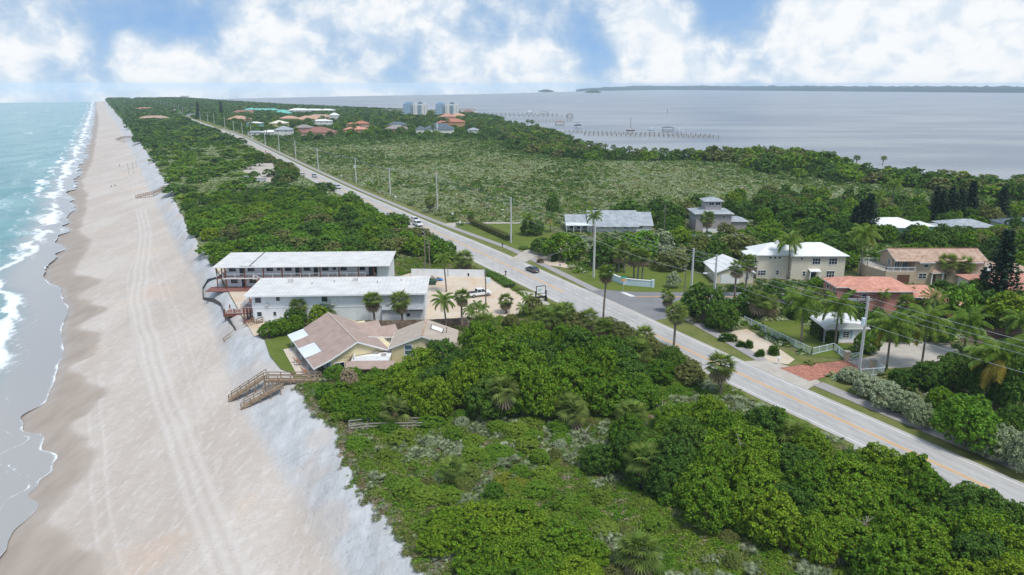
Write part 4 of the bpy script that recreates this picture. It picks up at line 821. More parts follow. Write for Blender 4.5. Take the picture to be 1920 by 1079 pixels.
def tower_house():
    p = thing('tower_house', 'grey two storey house with a windowed lookout room on its roof', 'house', (62.3, 250.0, 0), 0)
    part(p, 'wall', M_greyw, (0, 12, 0, 10, 0, 5.7)); hip(p, 0, 12, 0, 10, 5.7, 1.6, M_gshing, .7); part(p, 'lookout_wall', M_greyw, (3.4, 9.0, 2.4, 7.6, 6.5, 9.6)); hip(p, 3.4, 9.0, 2.4, 7.6, 9.6, 1.2, M_gshing, .6, name='lookout_roof')
    window(p, 'f', 4.6, 8.2, 1.8, 1.1, 2.4, (2, 1)); window(p, 'f', 6.8, 8.2, 1.8, 1.1, 2.4, (2, 1)); window(p, 'l', 3.0, 8.2, 1.8, 1.1, 3.4, (2, 1)); window(p, 'l', 5.3, 8.2, 1.8, 1.1, 3.4, (2, 1))
    for a in (.8, 3, 5.2, 7.4): window(p, 'l', a, 3.6, 1.7, 1.6, 0, (2, 1), M_glassT)
    window(p, 'f', 8.8, 4.0, 1.0, 1.0, 0, (1, 2)); window(p, 'f', 8.6, 1.0, 1.8, 1.2, 0, (2, 1)); window(p, 'f', 2.4, 1.0, 1.6, 1.2, 0, (2, 1)); part(p, 'wing_wall', M_greyw, (12.01, 18, 2, 9, 0, 2.7)); hip(p, 12.01, 18, 2, 9, 2.7, 1.4, M_gshing, .5, name='wing_roof')
    part(p, 'garden_wall', M_trim, (1.5, 9.0, -4.2, -4.0, 0, 1.3))
tower_house()
# ---- smaller and farther houses: (px, py of the front foot, width m, depth m, eave m, roof rise m, wall, roof, label, two storeys)
M_w2 = mat('off_white_wall', (0.70, 0.69, 0.66), 0.8, 0.06, 0.3, dirt=.1); M_peach = mat('peach_wall', (0.58, 0.36, 0.26), 0.8, 0.06, 0.3); M_tealw = mat('teal_wall', (0.20, 0.42, 0.40), 0.8, 0.08, 0.3)
M_yw = mat('yellow_wall', (0.66, 0.56, 0.28), 0.8, 0.06, 0.3); M_orw = mat('orange_wall', (0.50, 0.27, 0.13), 0.8, 0.06, 0.3); M_whr = mat('white_roof', (0.72, 0.72, 0.71), 0.6, 0.06, 0.2); M_crr = mat('cream_roof', (0.66, 0.62, 0.50), 0.7, 0.06, 0.2)
M_tile_b = mat('brown_roof_tile', (0.27, 0.13, 0.10), 0.85, 0.15, 0.3); M_tile_s = mat('sand_roof_tile', (0.50, 0.31, 0.22), 0.85, 0.15, 0.3); M_tile_r = mat('red_roof_tile', (0.42, 0.17, 0.115), 0.85, 0.15, 0.3); M_brs = mat('grey_brown_roof', (0.29, 0.25, 0.24), 0.85, 0.15, 0.3)
def far_house(px, py, w, d, e, r, wall, roof, label, wins=3, rz=0.0, extra=None, z0=None, chim=False):
    g = gp(px, py); p = thing('house', label, 'house', (g.x, g.y, g.z - .15), rz)
    part(p, 'wall', wall, (-w / 2, w / 2, 0, d, 0, e)); ro = hip(p, -w / 2, w / 2, 0, d, e, r, roof, .6, 'x' if w >= d else 'y', fascia=False)
    st = [e - 1.9] if e < 4.2 else [e - 1.9, e - 4.8]
    for zz in st:
        for i in range(wins): window(p, 'f', -w / 2 + w * (i + .5) / wins - .8, max(.3, zz), 1.6, 1.3, 0, (2, 1), fw=.14)
        window(p, 'l' if g.x > 0 else 'r', d * .4, max(.3, zz), 1.6, 1.3, -w / 2 if g.x > 0 else w / 2, (2, 1), fw=.14)
    if chim:
        b = MB(); b.box(-1.6, -.4, -.5, .5, 0, e + r + 1.2).box(-1.75, -.25, -.65, .65, e + r + 1.2, e + r + 1.5); b.build('chimney', M_w2, ro)
    for (dx, dy, ww, dd, ee, rr) in (extra or []):
        part(p, 'wing_wall', wall, (dx, dx + ww, dy, dy + dd, 0, ee)); hip(p, dx, dx + ww, dy, dy + dd, ee, rr, roof, .5, 'x' if ww >= dd else 'y', name='wing_roof', fascia=False)
    return p
FAR = [(1684, 442, 18, 13, 2.7, 2.4, M_tealw, M_whr, 'teal walled house with pale grey hip roof among trees behind the tan house', 4, 0, [(9.4, 4, 4, 7, 2.4, 1.0)]),
       (1824, 442, 15, 11, 2.8, 2.0, M_yw, M_gshing, 'yellow walled house with grey roof half hidden by trees', 3, 0, [(-12, 3, 4.4, 6, 2.4, .6)]),
       (1925, 438, 13, 10, 2.8, 2.0, M_w2, M_dshing, 'dark grey roofed house at the edge of the trees', 3, 0, None),
       (1935, 570, 18, 14, 3.2, 2.3, M_w2, M_tile_p, 'house with pale pink tile roof beside the tall pine', 3, 0, None),
       (1890, 528, 13, 9, 2.6, 1.7, M_peach, M_tile_t, 'low peach house with tan tile roof behind the tall pine', 2, 0, None),
       (594, 255.5, 30, 22, 3.2, 5.0, M_peach, M_tile_b, 'wide salmon brown hip roofed house at the near edge of the housing estate', 4, 0, None),
       (529, 255, 15, 14, 5.6, 3.6, M_w2, M_gshing, 'white two storey house with blue grey roof beside the highway', 2, 0, None),
       (520, 240, 18, 16, 5.0, 3.2, M_yw, M_crr, 'cream roofed pale yellow house in the estate', 3, 0, None),
       (476, 240, 15, 12, 5.2, 1.5, M_tealw, M_whr, 'white flat roofed house with pale teal walls', 3, 0, None),
       (567, 250, 17, 14, 5.4, 3.0, M_pinkw, M_brs, 'pink house with grey brown roof in the estate', 3, 0, None),
       (444, 229, 27, 20, 3.4, 4.4, M_peach, M_tile_s, 'large sand coloured tile roof house near the two tall pines', 3, 0, None),
       (456, 217, 42, 18, 3.6, 4.6, M_peach, M_tile_b, 'long dark red brown roofed house behind the sand roofed house', 5, 0, None),
       (487, 213, 62, 16, 5.0, 3.2, M_blueg, M_teal, 'long building with bright teal metal roof', 8, 0, [(-22, 2, 12, 12, 6.2, 3.4)]),
       (527, 219, 30, 22, 3.0, 7.0, M_w2, M_teal, 'tall pointed teal roofed hall', 4, 0, None),
       (560, 216, 36, 18, 7.4, 3.0, M_w2, M_whr, 'large white building with white roof beside the teal roofs', 6, 0, [(-8, 4, 10, 10, 8.6, 2.6)]),
       (588, 214, 34, 18, 6.0, 2.6, M_w2, M_whr, 'white roofed apartment block with grey gables', 6, 0, None),
       (612, 214, 26, 16, 6.0, 2.6, M_greyw, M_whr, 'grey walled apartment block with white roof', 5, 0, None),
       (578, 229, 36, 22, 3.2, 4.6, M_peach, M_tile_s, 'broad orange tan roofed house in the middle of the estate', 4, 0, [(-24, 2, 10, 12, 3.0, 3.0)]),
       (598, 224, 34, 16, 3.2, 3.6, M_peach, M_tile_t, 'tan brown roofed house behind the broad orange tan one', 4, 0, None),
       (540, 227, 24, 16, 3.2, 3.4, M_peach, M_tile_s, 'small orange tan roofed house below the pointed teal hall', 3, 0, None),
       (602, 236, 22, 14, 5.4, 2.0, M_w2, M_whr, 'white house with white roof between dark trees', 3, 0, None),
       (626, 226, 12, 10, 7.0, 3.4, M_w2, M_whr, 'narrow tall white house in the estate', 2, 0, None),
       (664, 249, 22, 16, 3.2, 3.2, M_orw, M_tile_o, 'house with bright orange roof among trees', 3, 0, None),
       (676, 241, 16, 12, 5.2, 3.0, M_peach, M_tile_r, 'red roofed house behind the bright orange roof', 2, 0, [(-16, 2, 8, 8, 4.6, 2.0)]),
       (744, 242, 20, 14, 4.6, 3.2, M_orw, M_dshing, 'slate roofed house above the pinkish grey house', 3, 0, None),
       (742, 250, 22, 14, 4.4, 3.6, M_pinkw, M_brs, 'pinkish grey gabled house at the scrub edge', 3, 0, None),
       (822, 251, 30, 18, 5.0, 5.2, M_w2, M_dshing, 'big white house with dark slate roof and tall white chimney', 5, 0, [(-24, -1, 10, 10, 4.6, 3.4), (2, -3, 11, 8, 4.2, 4.6)]),
       (850, 240, 26, 18, 7.0, 3.6, M_orw, M_tile_r, 'orange house with red tile roof behind the big white house', 3, 0, [(-20, 1, 9, 10, 6, 2.6)]),
       (838, 227, 24, 18, 6.0, 4.0, M_peach, M_tile_p, 'peach house with pink tile roof in front of the towers', 3, 0, None),
       (858, 225, 22, 16, 6.0, 3.6, M_peach, M_tile_s, 'sand roofed house beside the pink tiled one', 3, 0, None),
       (887, 252, 11, 9, 4.4, 2.2, M_w2, M_gshing, 'small white grey roofed house at the edge of the scrub', 2, 0, None),
       (872, 212, 44, 18, 6.0, 3.2, M_w2, M_brs, 'long grey roofed house on the lagoon shore', 5, 0, None),
       (878, 217, 18, 12, 6.5, 2.4, M_peach, M_tile_b, 'dark red roofed villa near the lagoon', 3, 0, None),
       (806, 214, 26, 12, 5.5, 3.0, M_w2, M_brs, 'grey brown roofed house between the two towers', 3, 0, None),
       (735, 213, 48, 14, 4.0, 2.6, M_w2, M_brs, 'long low grey roofed building in the woods near the towers', 5, 0, None),
       (290, 226, 38, 20, 3.2, 3.0, M_w2, M_tile_t, 'wide tan roofed beach house on the dune', 4, CA, None),
       (272, 210, 34, 20, 4.4, 3.2, M_peach, M_tile_p, 'pinkish roofed beach house farther down the dune', 4, CA, None),
       (240, 196.5, 36, 14, 3.0, 1.2, M_w2, M_whr, 'low white beach building in the dune woods', 5, CA, None),
       (222, 184.5, 44, 14, 4.0, 1.2, M_w2, M_crr, 'pale beach building near the far end of the shore', 5, CA, None),
       (312, 186, 44, 20, 7, 3.0, M_w2, M_whr, 'white building group far down the island', 4, 0, None),
       (345, 186, 24, 14, 11, 3.4, M_w2, M_whr, 'tall white arched building far down the island', 2, 0, None),
       (382, 187, 26, 14, 5, 2.0, M_w2, M_whr, 'small white roofed house far down the island', 3, 0, None),
       (334, 210, 16, 10, 3.2, 1.6, M_pinkw, M_whr, 'shop with pink and white front beside the highway', 3, 0, None),
       (348, 213, 22, 12, 3.2, 1.2, M_w2, M_tile_b, 'shop with dark red roof beside the highway', 4, 0, None),
       (362, 219, 20, 12, 3.2, 1.0, M_w2, M_gshing, 'low grey roofed shop beside the highway', 4, 0, None),
       (505, 254, 16, 9, 3.0, 2.0, M_w2, M_whr, 'low white house in front of the blue grey roofed house', 3, 0, None),
       (478, 254, 14, 8, 2.8, 1.4, M_w2, M_gshing, 'low grey house at the corner of the side road in the estate', 3, 0, None)]
for f in FAR: far_house(f[0], f[1], f[2], f[3], f[4], f[5], f[6], f[7], f[8], f[9], f[10], f[11], chim='chimney' in f[8])
def condo(px, label):
    g = gp(px, 221.5); p = thing('condo_tower', label, 'apartment tower', (g.x, g.y, g.z - .2), 0)
    def wing(x0, x1, y0, m, h, nx):
        part(p, 'wall', m, (x0, x1, y0, y0 + 16, 0, h))
        for fl in range(7):
            z = 1.0 + fl * 3.1
            if z + 2 > h: break
            for i in range(nx): window(p, 'f', x0 + (x1 - x0) * (i + .5) / nx - .9, z, 1.4, 1.4, y0, (1, 1), fw=.12)
    wing(-18, -4.5, 3, M_blueg, 22, 3); wing(-2.5, 18, 0, M_w2, 21.5, 4); part(p, 'core', M_blueg, (-4.5, -2.5, 4, 15, 0, 24))
    for fl in range(7):
        z = .2 + fl * 3.1; part(p, 'balcony', M_w2, (-21, -18.01, 4, 10, z, z + .9)); part(p, 'balcony', M_w2, (-6, -2.51, 1.6, 2.98, z, z + .9)); part(p, 'balcony', M_blueg, (5.5, 10.5, -1.6, -.01, z, z + .9))
    hip(p, 4, 12, 2, 12, 21.5, 4.0, M_dshing, .4, 'y', 'tower_roof', fascia=False); part(p, 'roof_block', M_blueg, (-15, -7, 6, 14, 22, 24.5))
condo(778, 'blue and white apartment tower with stacked balconies, nearer the open scrub'); condo(838, 'blue and white apartment tower with stacked balconies, nearer the lagoon')
# ================================================================== boardwalks, fences, poles, signs, vehicles, docks, people
def boardwalk(name, label, deckpts, stairs, w=1.6, m=None, rails=True, zoff=0.0, group=None):
    """deckpts: list of 3D deck centre points; stairs: list of (top point, foot point)"""
    m = m or M_timber; o0 = Vector(deckpts[0]); p = thing(name, label, 'boardwalk', o0, 0, group); R = lambda q: Vector(q) - o0
    for a, b in zip(deckpts, deckpts[1:]):
        A, B = R(a), R(b); d = (B - A); L = d.length; d.normalize(); s = Vector((-d.y, d.x, 0)).normalized() * (w / 2)
        n = max(2, int(L / 0.42)); pl = MB(); pl.bar(A, A + d * (L / n - .05), w, .06); base = None
        for i in range(n):
            q = MB(); q.bar(A + d * (L * i / n), A + d * (L * (i + 1) / n - .05), w, .06); q.build('plank', m, p)
        MB().bar(A - s * .9 - Vector((0, 0, .14)), B - s * .9 - Vector((0, 0, .14)), .1, .22).build('joist', m, p); MB().bar(A + s * .9 - Vector((0, 0, .14)), B + s * .9 - Vector((0, 0, .14)), .1, .22).build('joist', m, p)
        k = max(1, round(L / 2.6))
        for i in range(k + 1):
            for sg in (-1, 1):
                q = A + (B - A) * (i / k) + s * sg * 1.04; gz = ter(q.x + o0.x, q.y + o0.y) - o0.z
                MB().bar((q.x, q.y, min(gz, q.z) - .4), (q.x, q.y, q.z + 1.05), .13).build('post', m, p)
        if rails:
            for sg in (-1, 1):
                for h in (1.0, .55): MB().bar(A + s * sg * 1.04 + Vector((0, 0, h)), B + s * sg * 1.04 + Vector((0, 0, h)), .07, .14).build('rail', m, p)
    for top, foot in stairs:
        A, B = R(top), R(foot); d = B - A; h = Vector((d.x, d.y, 0)); L = h.length; h.normalize(); s = Vector((-h.y, h.x, 0)) * (w / 2); n = max(4, int(abs(d.z) / .19))
        for i in range(n):
            c = A + d * ((i + .5) / n); q = MB(); q.bar(c - h * .15, c + h * .15, w, .05); q.build('tread', m, p)
        for sg in (-1, 1):
            MB().bar(A + s * sg - Vector((0, 0, .12)), B + s * sg - Vector((0, 0, .12)), .08, .26).build('stringer', m, p)
            for hh in (.95, .5): MB().bar(A + s * sg * 1.05 + Vector((0, 0, hh)), B + s * sg * 1.05 + Vector((0, 0, hh)), .07, .13).build('rail', m, p)
            for i in range(5):
                q = A + d * (i / 4) + s * sg * 1.04; gz = ter(q.x + o0.x, q.y + o0.y) - o0.z; MB().bar((q.x, q.y, min(gz, q.z) - .4), (q.x, q.y, q.z + 1.0), .12).build('post', m, p)
    return p
def W3(px, py, z): return un(px, py, z)
boardwalk('boardwalk', 'brown timber beach boardwalk ending in twin flights of stairs near the yellow house', [W3(600, 712, .55), W3(548, 712, .5), W3(500, 712, .5)], [(W3(497, 706, .5), W3(432, 748, -3.4)), (W3(528, 722, .45), W3(455, 763, -3.3))])
boardwalk('boardwalk', 'weathered grey boardwalk half buried in foreground shrubs', [W3(800, 800, .35), W3(730, 801, .35), W3(690, 802, .3), W3(655, 806, .25)], [], 1.5, M_greywood)
boardwalk('beach_stairs', 'brown timber stairs from the motel down to the sand', [W3(490, 602, .25), W3(478, 606, .1)], [(W3(476, 607, .1), W3(420, 645, -3.3))], 1.5)
boardwalk('beach_stairs', 'long timber stairs zigzagging over the dune to the sand below the car park', [W3(338, 352, .3), W3(310, 352, .3)], [(W3(308, 352, .3), W3(288, 362, -1.8)), (W3(286, 363, -1.9), W3(256, 370, -3.6))], 1.8)
boardwalk('beach_stairs', 'distant timber dune crossing with stairs to the beach', [W3(252, 258, .8), W3(232, 258, .8)], [(W3(231, 258, .8), W3(219, 262, -3.4))], 2.0)
# ---- fences
def fence(name, label, pts, h, m, bay=2.2, board=None, cap=True):
    o0 = Vector((pts[0][0], pts[0][1], ter(*pts[0]))); p = thing(name, label, 'fence', o0)
    for a, b in zip(pts, pts[1:]):
        A = Vector((a[0], a[1], ter(*a))) - o0; B = Vector((b[0], b[1], ter(*b))) - o0; L = (B - A).length; n = max(1, round(L / bay)); up = Vector((0, 0, h))
        for i in range(n):
            q0, q1 = A + (B - A) * (i / n), A + (B - A) * ((i + 1) / n)
            MB().bar(q0, q0 + up * 1.04, .12).build('post', m, p)
            if board == 'solid': MB().bar(q0 + up * .5, q1 + up * .5, .05, h * .96).build('panel', m, p)
            else:
                MB().bar(q0 + up * .96, q1 + up * .96, .07, .1).build('rail', m, p); MB().bar(q0 + up * .1, q1 + up * .1, .07, .1).build('rail', m, p)
                k = MB()
                for j in range(1, int((q1 - q0).length / .2)): c = q0 + (q1 - q0) * (j * .2 / (q1 - q0).length); k.bar(c + up * .1, c + up * .95, .055, .03)
                k.build('pickets', m, p, kind='stuff')
        MB().bar(B, B + up * 1.04, .12).build('post', m, p)
    return p
M_pale = mat('pale_blue_white_fence', (0.66, 0.74, 0.78), 0.6, 0.05, 1.5)
M_fencew = mat('board_fence_wood', (0.24, 0.145, 0.10), 0.9, 0.3, 1.2, (0.28, 0.22, 0.18), stripes=('X', 0.15, 0.01), dirt=.3)
c3 = lambda x, y: (1320 + x * .3151, 420 + y * .3151)
F2 = lambda pts: [tuple(un(*c3(*q))[:2]) for q in pts]
fence('picket_fence', 'white picket fence round the small cottage lawn', F2([(240, 588), (640, 780), (770, 750), (835, 802)]), 1.35, M_pale)
fence('picket_fence', 'short white picket fence on the shrub side of the brick driveway', F2([(930, 908), (1075, 898), (1010, 850)]), 1.35, M_pale)
for (q, lab) in (((848, 812), 'tan stone gate pillar ending the long picket fence'), ((1000, 862), 'tan stone gate pillar beside the short picket fence')):
    g = un(*c3(*q)); p = thing('gate_pillar', lab, 'pillar', g); part(p, 'shaft', M_tanw, (-.4, .4, -.4, .4, 0, 1.55)); part(p, 'cap', M_conc, (-.5, .5, -.5, .5, 1.55, 1.75))
g0, g1 = un(*c3(865, 812)), un(*c3(925, 805)); p = thing('driveway_gate', 'white gate with crossed braces at the brick driveway', 'gate', g0); d = g1 - g0; U = Vector((0, 0, 1))
for a, b, nm in ((U * .15, d + U * .15, 'rail'), (U * 1.25, d + U * 1.25, 'rail'), (U * .1, U * 1.3, 'stile'), (d + U * .1, d + U * 1.3, 'stile'), (U * .2, d + U * 1.2, 'brace'), (U * 1.2, d + U * .2, 'brace')): MB().bar(a, b, .09, .1).build(nm, M_pale, p)
fence('board_fence', 'brown board fence between the motel and the yellow house', [tuple(un(x, y)[:2]) for x, y in ((702, 618), (800, 616), (880, 612))], 1.9, M_fencew, 2.4, 'solid')
fence('lot_wall', 'white panel wall along the back of the sandy motel lot', [tuple(un(x, y)[:2]) for x, y in ((772, 518), (840, 519), (908, 520))], 2.0, M_white, 3.0, 'solid')
fence('garden_fence', 'white solid fence in front of the lookout house', [tuple(un(x, y)[:2]) for x, y in ((1292, 449), (1340, 450), (1420, 441))], 1.6, M_pale, 3.0, 'solid')
# silt fence on the beach, black plastic sagging along the motel
sp = [(412, 523), (390, 530), (380, 545), (381, 562), (402, 566), (415, 575), (420, 590), (432, 606), (442, 622)]
b = MB(); pts = [gp(x, y) for x, y in sp]; vs = []; fs = []
for i, q in enumerate(pts):
    d = (pts[min(i + 1, len(pts) - 1)] - pts[max(i - 1, 0)]); n = Vector((-d.y, d.x, 0)).normalized() * (.35 + .25 * math.sin(i * 2.1))
    vs += [q - n * .3 + Vector((0, 0, -.1)), q + Vector((0, 0, .75 + .15 * math.sin(i * 1.7))), q + n + Vector((0, 0, -.1))]
for i in range(len(pts) - 1): k = 3 * i; fs += [(k, k + 3, k + 4, k + 1), (k + 1, k + 4, k + 5, k + 2)]
M_plastic = mat('black_plastic', (0.035, 0.04, 0.045), 0.5, 0.3, 1.5); o = b.add([v - pts[0] for v in vs], fs).build('silt_fence', M_plastic, loc=pts[0]); tag(o, 'black plastic silt fence snaking across the sand below the motel', 'silt fence')
# ---- monument wall and signs
def monument():
    P = [un(1143, 523.5), un(1157, 530), un(1170, 534.5), un(1195, 537), un(1224, 539.3)]; o0 = P[0].copy(); p = thing('monument_wall', 'pale blue curved entrance wall with dark lettering on the lawn', 'sign wall', o0)
    b = MB()
    for i, (a, c) in enumerate(zip(P, P[1:])): b.bar(a - o0 + Vector((0, 0, .8)), c - o0 + Vector((0, 0, .8)), .35, 1.6)
    b.build('wall', M_paleblue, p)
    for a, c in zip(P, P[1:]): MB().bar(a - o0 + Vector((0, 0, 1.66)), c - o0 + Vector((0, 0, 1.66)), .5, .12).build('coping', M_trim, p)
    for q in (P[0], P[2], P[4]): r = q - o0; part(p, 'pier', M_paleblue, (r.x - .3, r.x + .3, r.y - .3, r.y + .3, 0, 1.95))
    A, B = P[3] - o0, P[4] - o0; A = P[2] - o0 + (P[3] - P[2]) * .55; d = (P[4] - P[2]).normalized(); n = Vector((d.y, -d.x, 0)); st = P[2] - o0 + d * 1.25 + n * .2
    M_ink = mat('dark_letter_paint', (0.06, 0.09, 0.11), .7, .1, 3); x = 0
    for word in (7, 5):                                        # raised letters, worn past reading
        for k in range(word):
            c = st + d * x; L = MB(); hh = .42 if k else .55
            L.bar(c + Vector((0, 0, 1.0)), c + Vector((0, 0, 1.0 + hh)), .07)
            if (k + word) % 2: L.bar(c + Vector((0, 0, 1.0 + hh)), c + d * .2 + Vector((0, 0, 1.0 + hh)), .07); L.bar(c + d * .2 + Vector((0, 0, 1.0)), c + d * .2 + Vector((0, 0, 1 + hh)), .07)
            else: L.bar(c + Vector((0, 0, 1.03)), c + d * .2 + Vector((0, 0, 1.03)), .07); L.bar(c + Vector((0, 0, 1.2)), c + d * .17 + Vector((0, 0, 1.2)), .07)
            L.build('letter', M_ink, p); x += .31
        x += .3
    MB().bar(st + d * 2.9 + Vector((0, 0, .75)), st + d * 3.9 + Vector((0, 0, .75)), .06, .3).build('letter', M_ink, p)
monument()
def motel_sign():
    g = un(1014, 566); p = thing('motel_sign', 'white sign board in a black double post frame by the lot entrance', 'sign', g, math.radians(20))
    for x in (-1.25, 1.25):
        part(p, 'post', M_black, (x - .13, x + .13, -.13, .13, 0, 2.6)); part(p, 'post_base', M_black, (x - .26, x + .26, -.26, .26, 0, 1.1)); part(p, 'upper_post', M_black, (x * .86 - .07, x * .86 + .07, -.07, .07, 2.0, 3.75))
    part(p, 'cross_rail', M_black, (-1.1, 1.1, -.1, .1, .9, 1.3)); bd = part(p, 'board', M_trim, (-1.0, 1.0, -.05, .05, 2.05, 3.6)); part(p, 'top_rail', M_black, (-1.05, 1.05, -.07, .07, 3.62, 3.74)); part(p, 'bottom_rail', M_black, (-1.05, 1.05, -.07, .07, 1.92, 2.04))
    M_gt = mat('green_print', (0.25, 0.42, 0.34), .7, .1, 3)
    for z, x0, x1 in ((3.05, -.7, .1), (2.85, -.75, .6), (2.6, -.75, .2), (2.45, -.7, -.1)): MB().box(x0, x1, -.056, -.051, z, z + .09).build('print_line', M_gt, bd)
motel_sign()
M_green = mat('sign_green', (0.03, 0.42, 0.26), .5, .05, 3); M_orange = mat('sign_orange', (0.85, 0.28, 0.02), .5, .05, 3)
g = un(1168.5, 549.5); p = thing('street_sign', 'thin post with green street name blade over an orange one', 'sign', g)
MB().bar((0, 0, 0), (0, 0, 4.0), .07).build('post', M_galv, p); part(p, 'name_blade', M_green, (-.7, .7, -.03, .03, 3.6, 3.98)); part(p, 'name_blade', M_orange, (-.6, .5, -.03, .03, 2.95, 3.35))
def road_sign(px, py, h, label, w=.6, hh=.75):
    g = gp(px, py); p = thing('road_sign', label, 'sign', g, math.radians(10)); MB().bar((0, 0, 0), (0, 0, h), .07).build('post', M_galv, p); part(p, 'plate', M_trim, (-w / 2, w / 2, -.06, -.036, h - hh, h))
road_sign(863, 430, 2.8, 'white rectangular sign at the corner of the long driveway'); road_sign(742, 380, 2.8, 'white rectangular sign beside the path by the open scrub'); road_sign(640.5, 338, 2.6, 'small pale sign on the far verge of the highway'); road_sign(474.5, 263, 3.0, 'distant blue and white sign near the estate corner', 1.0, 1.2)
road_sign(1602, 858, 2.0, 'grey road sign seen from behind beside the foreground thicket'); road_sign(849, 411, 2.4, 'small sign at the scrub edge near the driveway')
def mailbox(px, py, label, m): g = gp(px, py); p = thing('mailbox', label, 'mailbox', g, CA); part(p, 'post', m, (-.08, .08, -.08, .08, 0, 1.05)); b = MB(); b.tube([(0, -.3, 1.2), (0, .3, 1.2)], .19, 8); b.build('box', m, p)
mailbox(1459, 684, 'white mailbox post at the brick driveway', M_trim); mailbox(948, 518, 'black and white mailbox by the motel hedge', M_black); mailbox(1050, 504, 'grey mailbox by the sandy driveway', M_galv); mailbox(942, 465, 'small dark mailbox by the corner lawn', M_black)
# ---- utility poles and wires
TOPS = {}
def pole(px, py, ztop, label, kind='concrete', arm=False, lamp=None, trans=False, key=None, group=None):
    g = gp(px, py); H_ = ztop - g.z; p = thing('utility_pole', label, 'utility pole', g, 0, group); m = M_polec if kind == 'concrete' else M_polew; r = .31 if kind == 'concrete' else .17
    b = MB(); b.tube([(0, 0, 0), (0, 0, H_)], [r, r * .62], 4 if kind == 'concrete' else 8); b.build('shaft', m, p)
    if arm:
        MB().bar((-1.4, 0, H_ - .25), (1.4, 0, H_ - .25), .12, .14).build('crossarm', m, p)
        for x in (-1.3, 0, 1.3): MB().tube([(x, 0, H_ - .18), (x, 0, H_ + .25)], .06, 6).build('insulator', M_galv, p)
    else:
        for z in (.15, 1.1, 2.0): MB().tube([(0, 0, H_ - z), (-.65 * CC, -.65 * CS, H_ - z + .15)], .055, 6).build('insulator', M_galv, p)
    if lamp:
        MB().tube([(0, 0, H_ - 4.2), (-1.6 * lamp * CC, -1.6 * lamp * CS, H_ - 3.7), (-2.6 * lamp * CC, -2.6 * lamp * CS, H_ - 3.65)], .05, 6).build('lamp_arm', M_galv, p); c = Vector((-2.9 * lamp * CC, -2.9 * lamp * CS, H_ - 3.7)); MB().box(c.x - .4, c.x + .4, c.y - .16, c.y + .16, c.z - .08, c.z + .1).build('lamp_head', M_trim, p)
    if trans: MB().tube([(-.45, -.2, H_ - 5.0), (-.45, -.2, H_ - 3.7)], .33, 8).build('transformer', M_pale, p)
    if key: TOPS[key] = g + Vector((0, 0, H_))
    return p
pole(1610, 700, 13.7, 'concrete utility pole with pale transformer beside the brick driveway', trans=True, key='a')
pole(1336, 592, 13.4, 'concrete utility pole with street lamp in the dark hedge by the side street', lamp=1, key='b')
pole(1296, 543, 10.2, 'shorter concrete utility pole at the far side of the side street', key='c'); pole(1283, 556, 7.6, 'slim wooden pole beside the side street', 'wood'); pole(1340, 602, 7.5, 'wooden stub pole standing against the lamp pole', 'wood')
pole(1113, 521, 14.8, 'tall concrete utility pole on the lawn by the sandy driveway', key='d'); pole(958, 456, 14.4, 'tall concrete utility pole with street lamp beside the clipped hedge', lamp=1.0, key='e')
pole(820, 396, 14.4, 'concrete utility pole at the open scrub beside a brown palm', key='f'); pole(732, 369, 12.4, 'concrete utility pole with crossarm beside the white path sign', arm=True, key='g'); pole(668, 343, 12.4, 'concrete utility pole with crossarm and equipment at the scrub', arm=True, trans=True, key='h')
for i, (px, py, zt) in enumerate(((597, 319, 12.5), (555, 300, 12.5), (524, 285, 12.5), (498, 276, 12.5), (472, 261, 12.5), (455, 256, 12.5), (439, 250, 12.5), (422, 240, 12.5), (402, 233, 12.5), (390, 230, 12.5), (376, 226.5, 12.5), (366, 223, 12.5), (352, 217, 12.5), (343, 214, 12.5), (336, 211, 12.5), (328, 208.5, 12.5), (321, 206, 12.5), (314, 203.5, 12.5), (308, 201.5, 12.5), (302, 199.5, 12.5), (296, 197.5, 12.5), (290, 195.5, 12.5))):
    pole(px, py, zt, 'grey utility pole in the row along the highway beyond the scrub', arm=False, key='r%d' % i, group='utility poles in a row down the highway')
pole(798, 517, 12.5, 'wooden service pole at the back wall of the motel lot', 'wood', key='m1'); pole(806, 517, 9.5, 'thin wooden pole beside the lot service pole', 'wood'); pole(911, 576, 8.3, 'slim wooden pole in the motel lot near the pickup', 'wood', key='m2')
pole(1131, 596, 3, 'slim stub post by the road edge palm', 'wood') if False else None
pole(1244, 452, 11.5, 'grey pole with a meter box near the lookout house', 'wood', key='n1')
def wire(a, b, sag, label, group, r=.03):
    a = Vector(a); b = Vector(b); n = 14; pts = [a.lerp(b, i / n) - Vector((0, 0, 4 * sag * (i / n) * (1 - i / n))) for i in range(n + 1)]
    m = MB(); m.tube([q - a for q in pts], r, 4); tag(m.build('power_line', M_galv, loc=a), label, 'power line', group)
seq = ['z', 'a', 'b', 'd', 'e', 'f', 'g', 'h', 'r0', 'r1', 'r2', 'r3', 'r4', 'r5', 'r6']
TOPS['z'] = Vector((100.0, 62.0, 13.5))
for k1, k2 in zip(seq, seq[1:]):
    A, B = TOPS[k1], TOPS[k2]; mid = 'z' in (k1, k2)
    o = Vector((-.6 * CC, -.6 * CS, 0))
    for dz in (0, -1.0, -1.95) if k1 < 'f' or k1 == 'z' else (0, -.15):
        wire(A + o + Vector((0, 0, dz)), B + o + Vector((0, 0, dz)), .9 if (B - A).length < 90 else 1.4, 'thin grey power line strung between the roadside utility poles', 'power lines along the highway', .028 if A.y < 250 else .04)
    if k1 in 'zabd': wire(A + Vector((0, 0, -4.6)), B + Vector((0, 0, -4.8)), 1.0, 'lower cable strung beneath the roadside power lines', 'lower cables along the highway', .03)
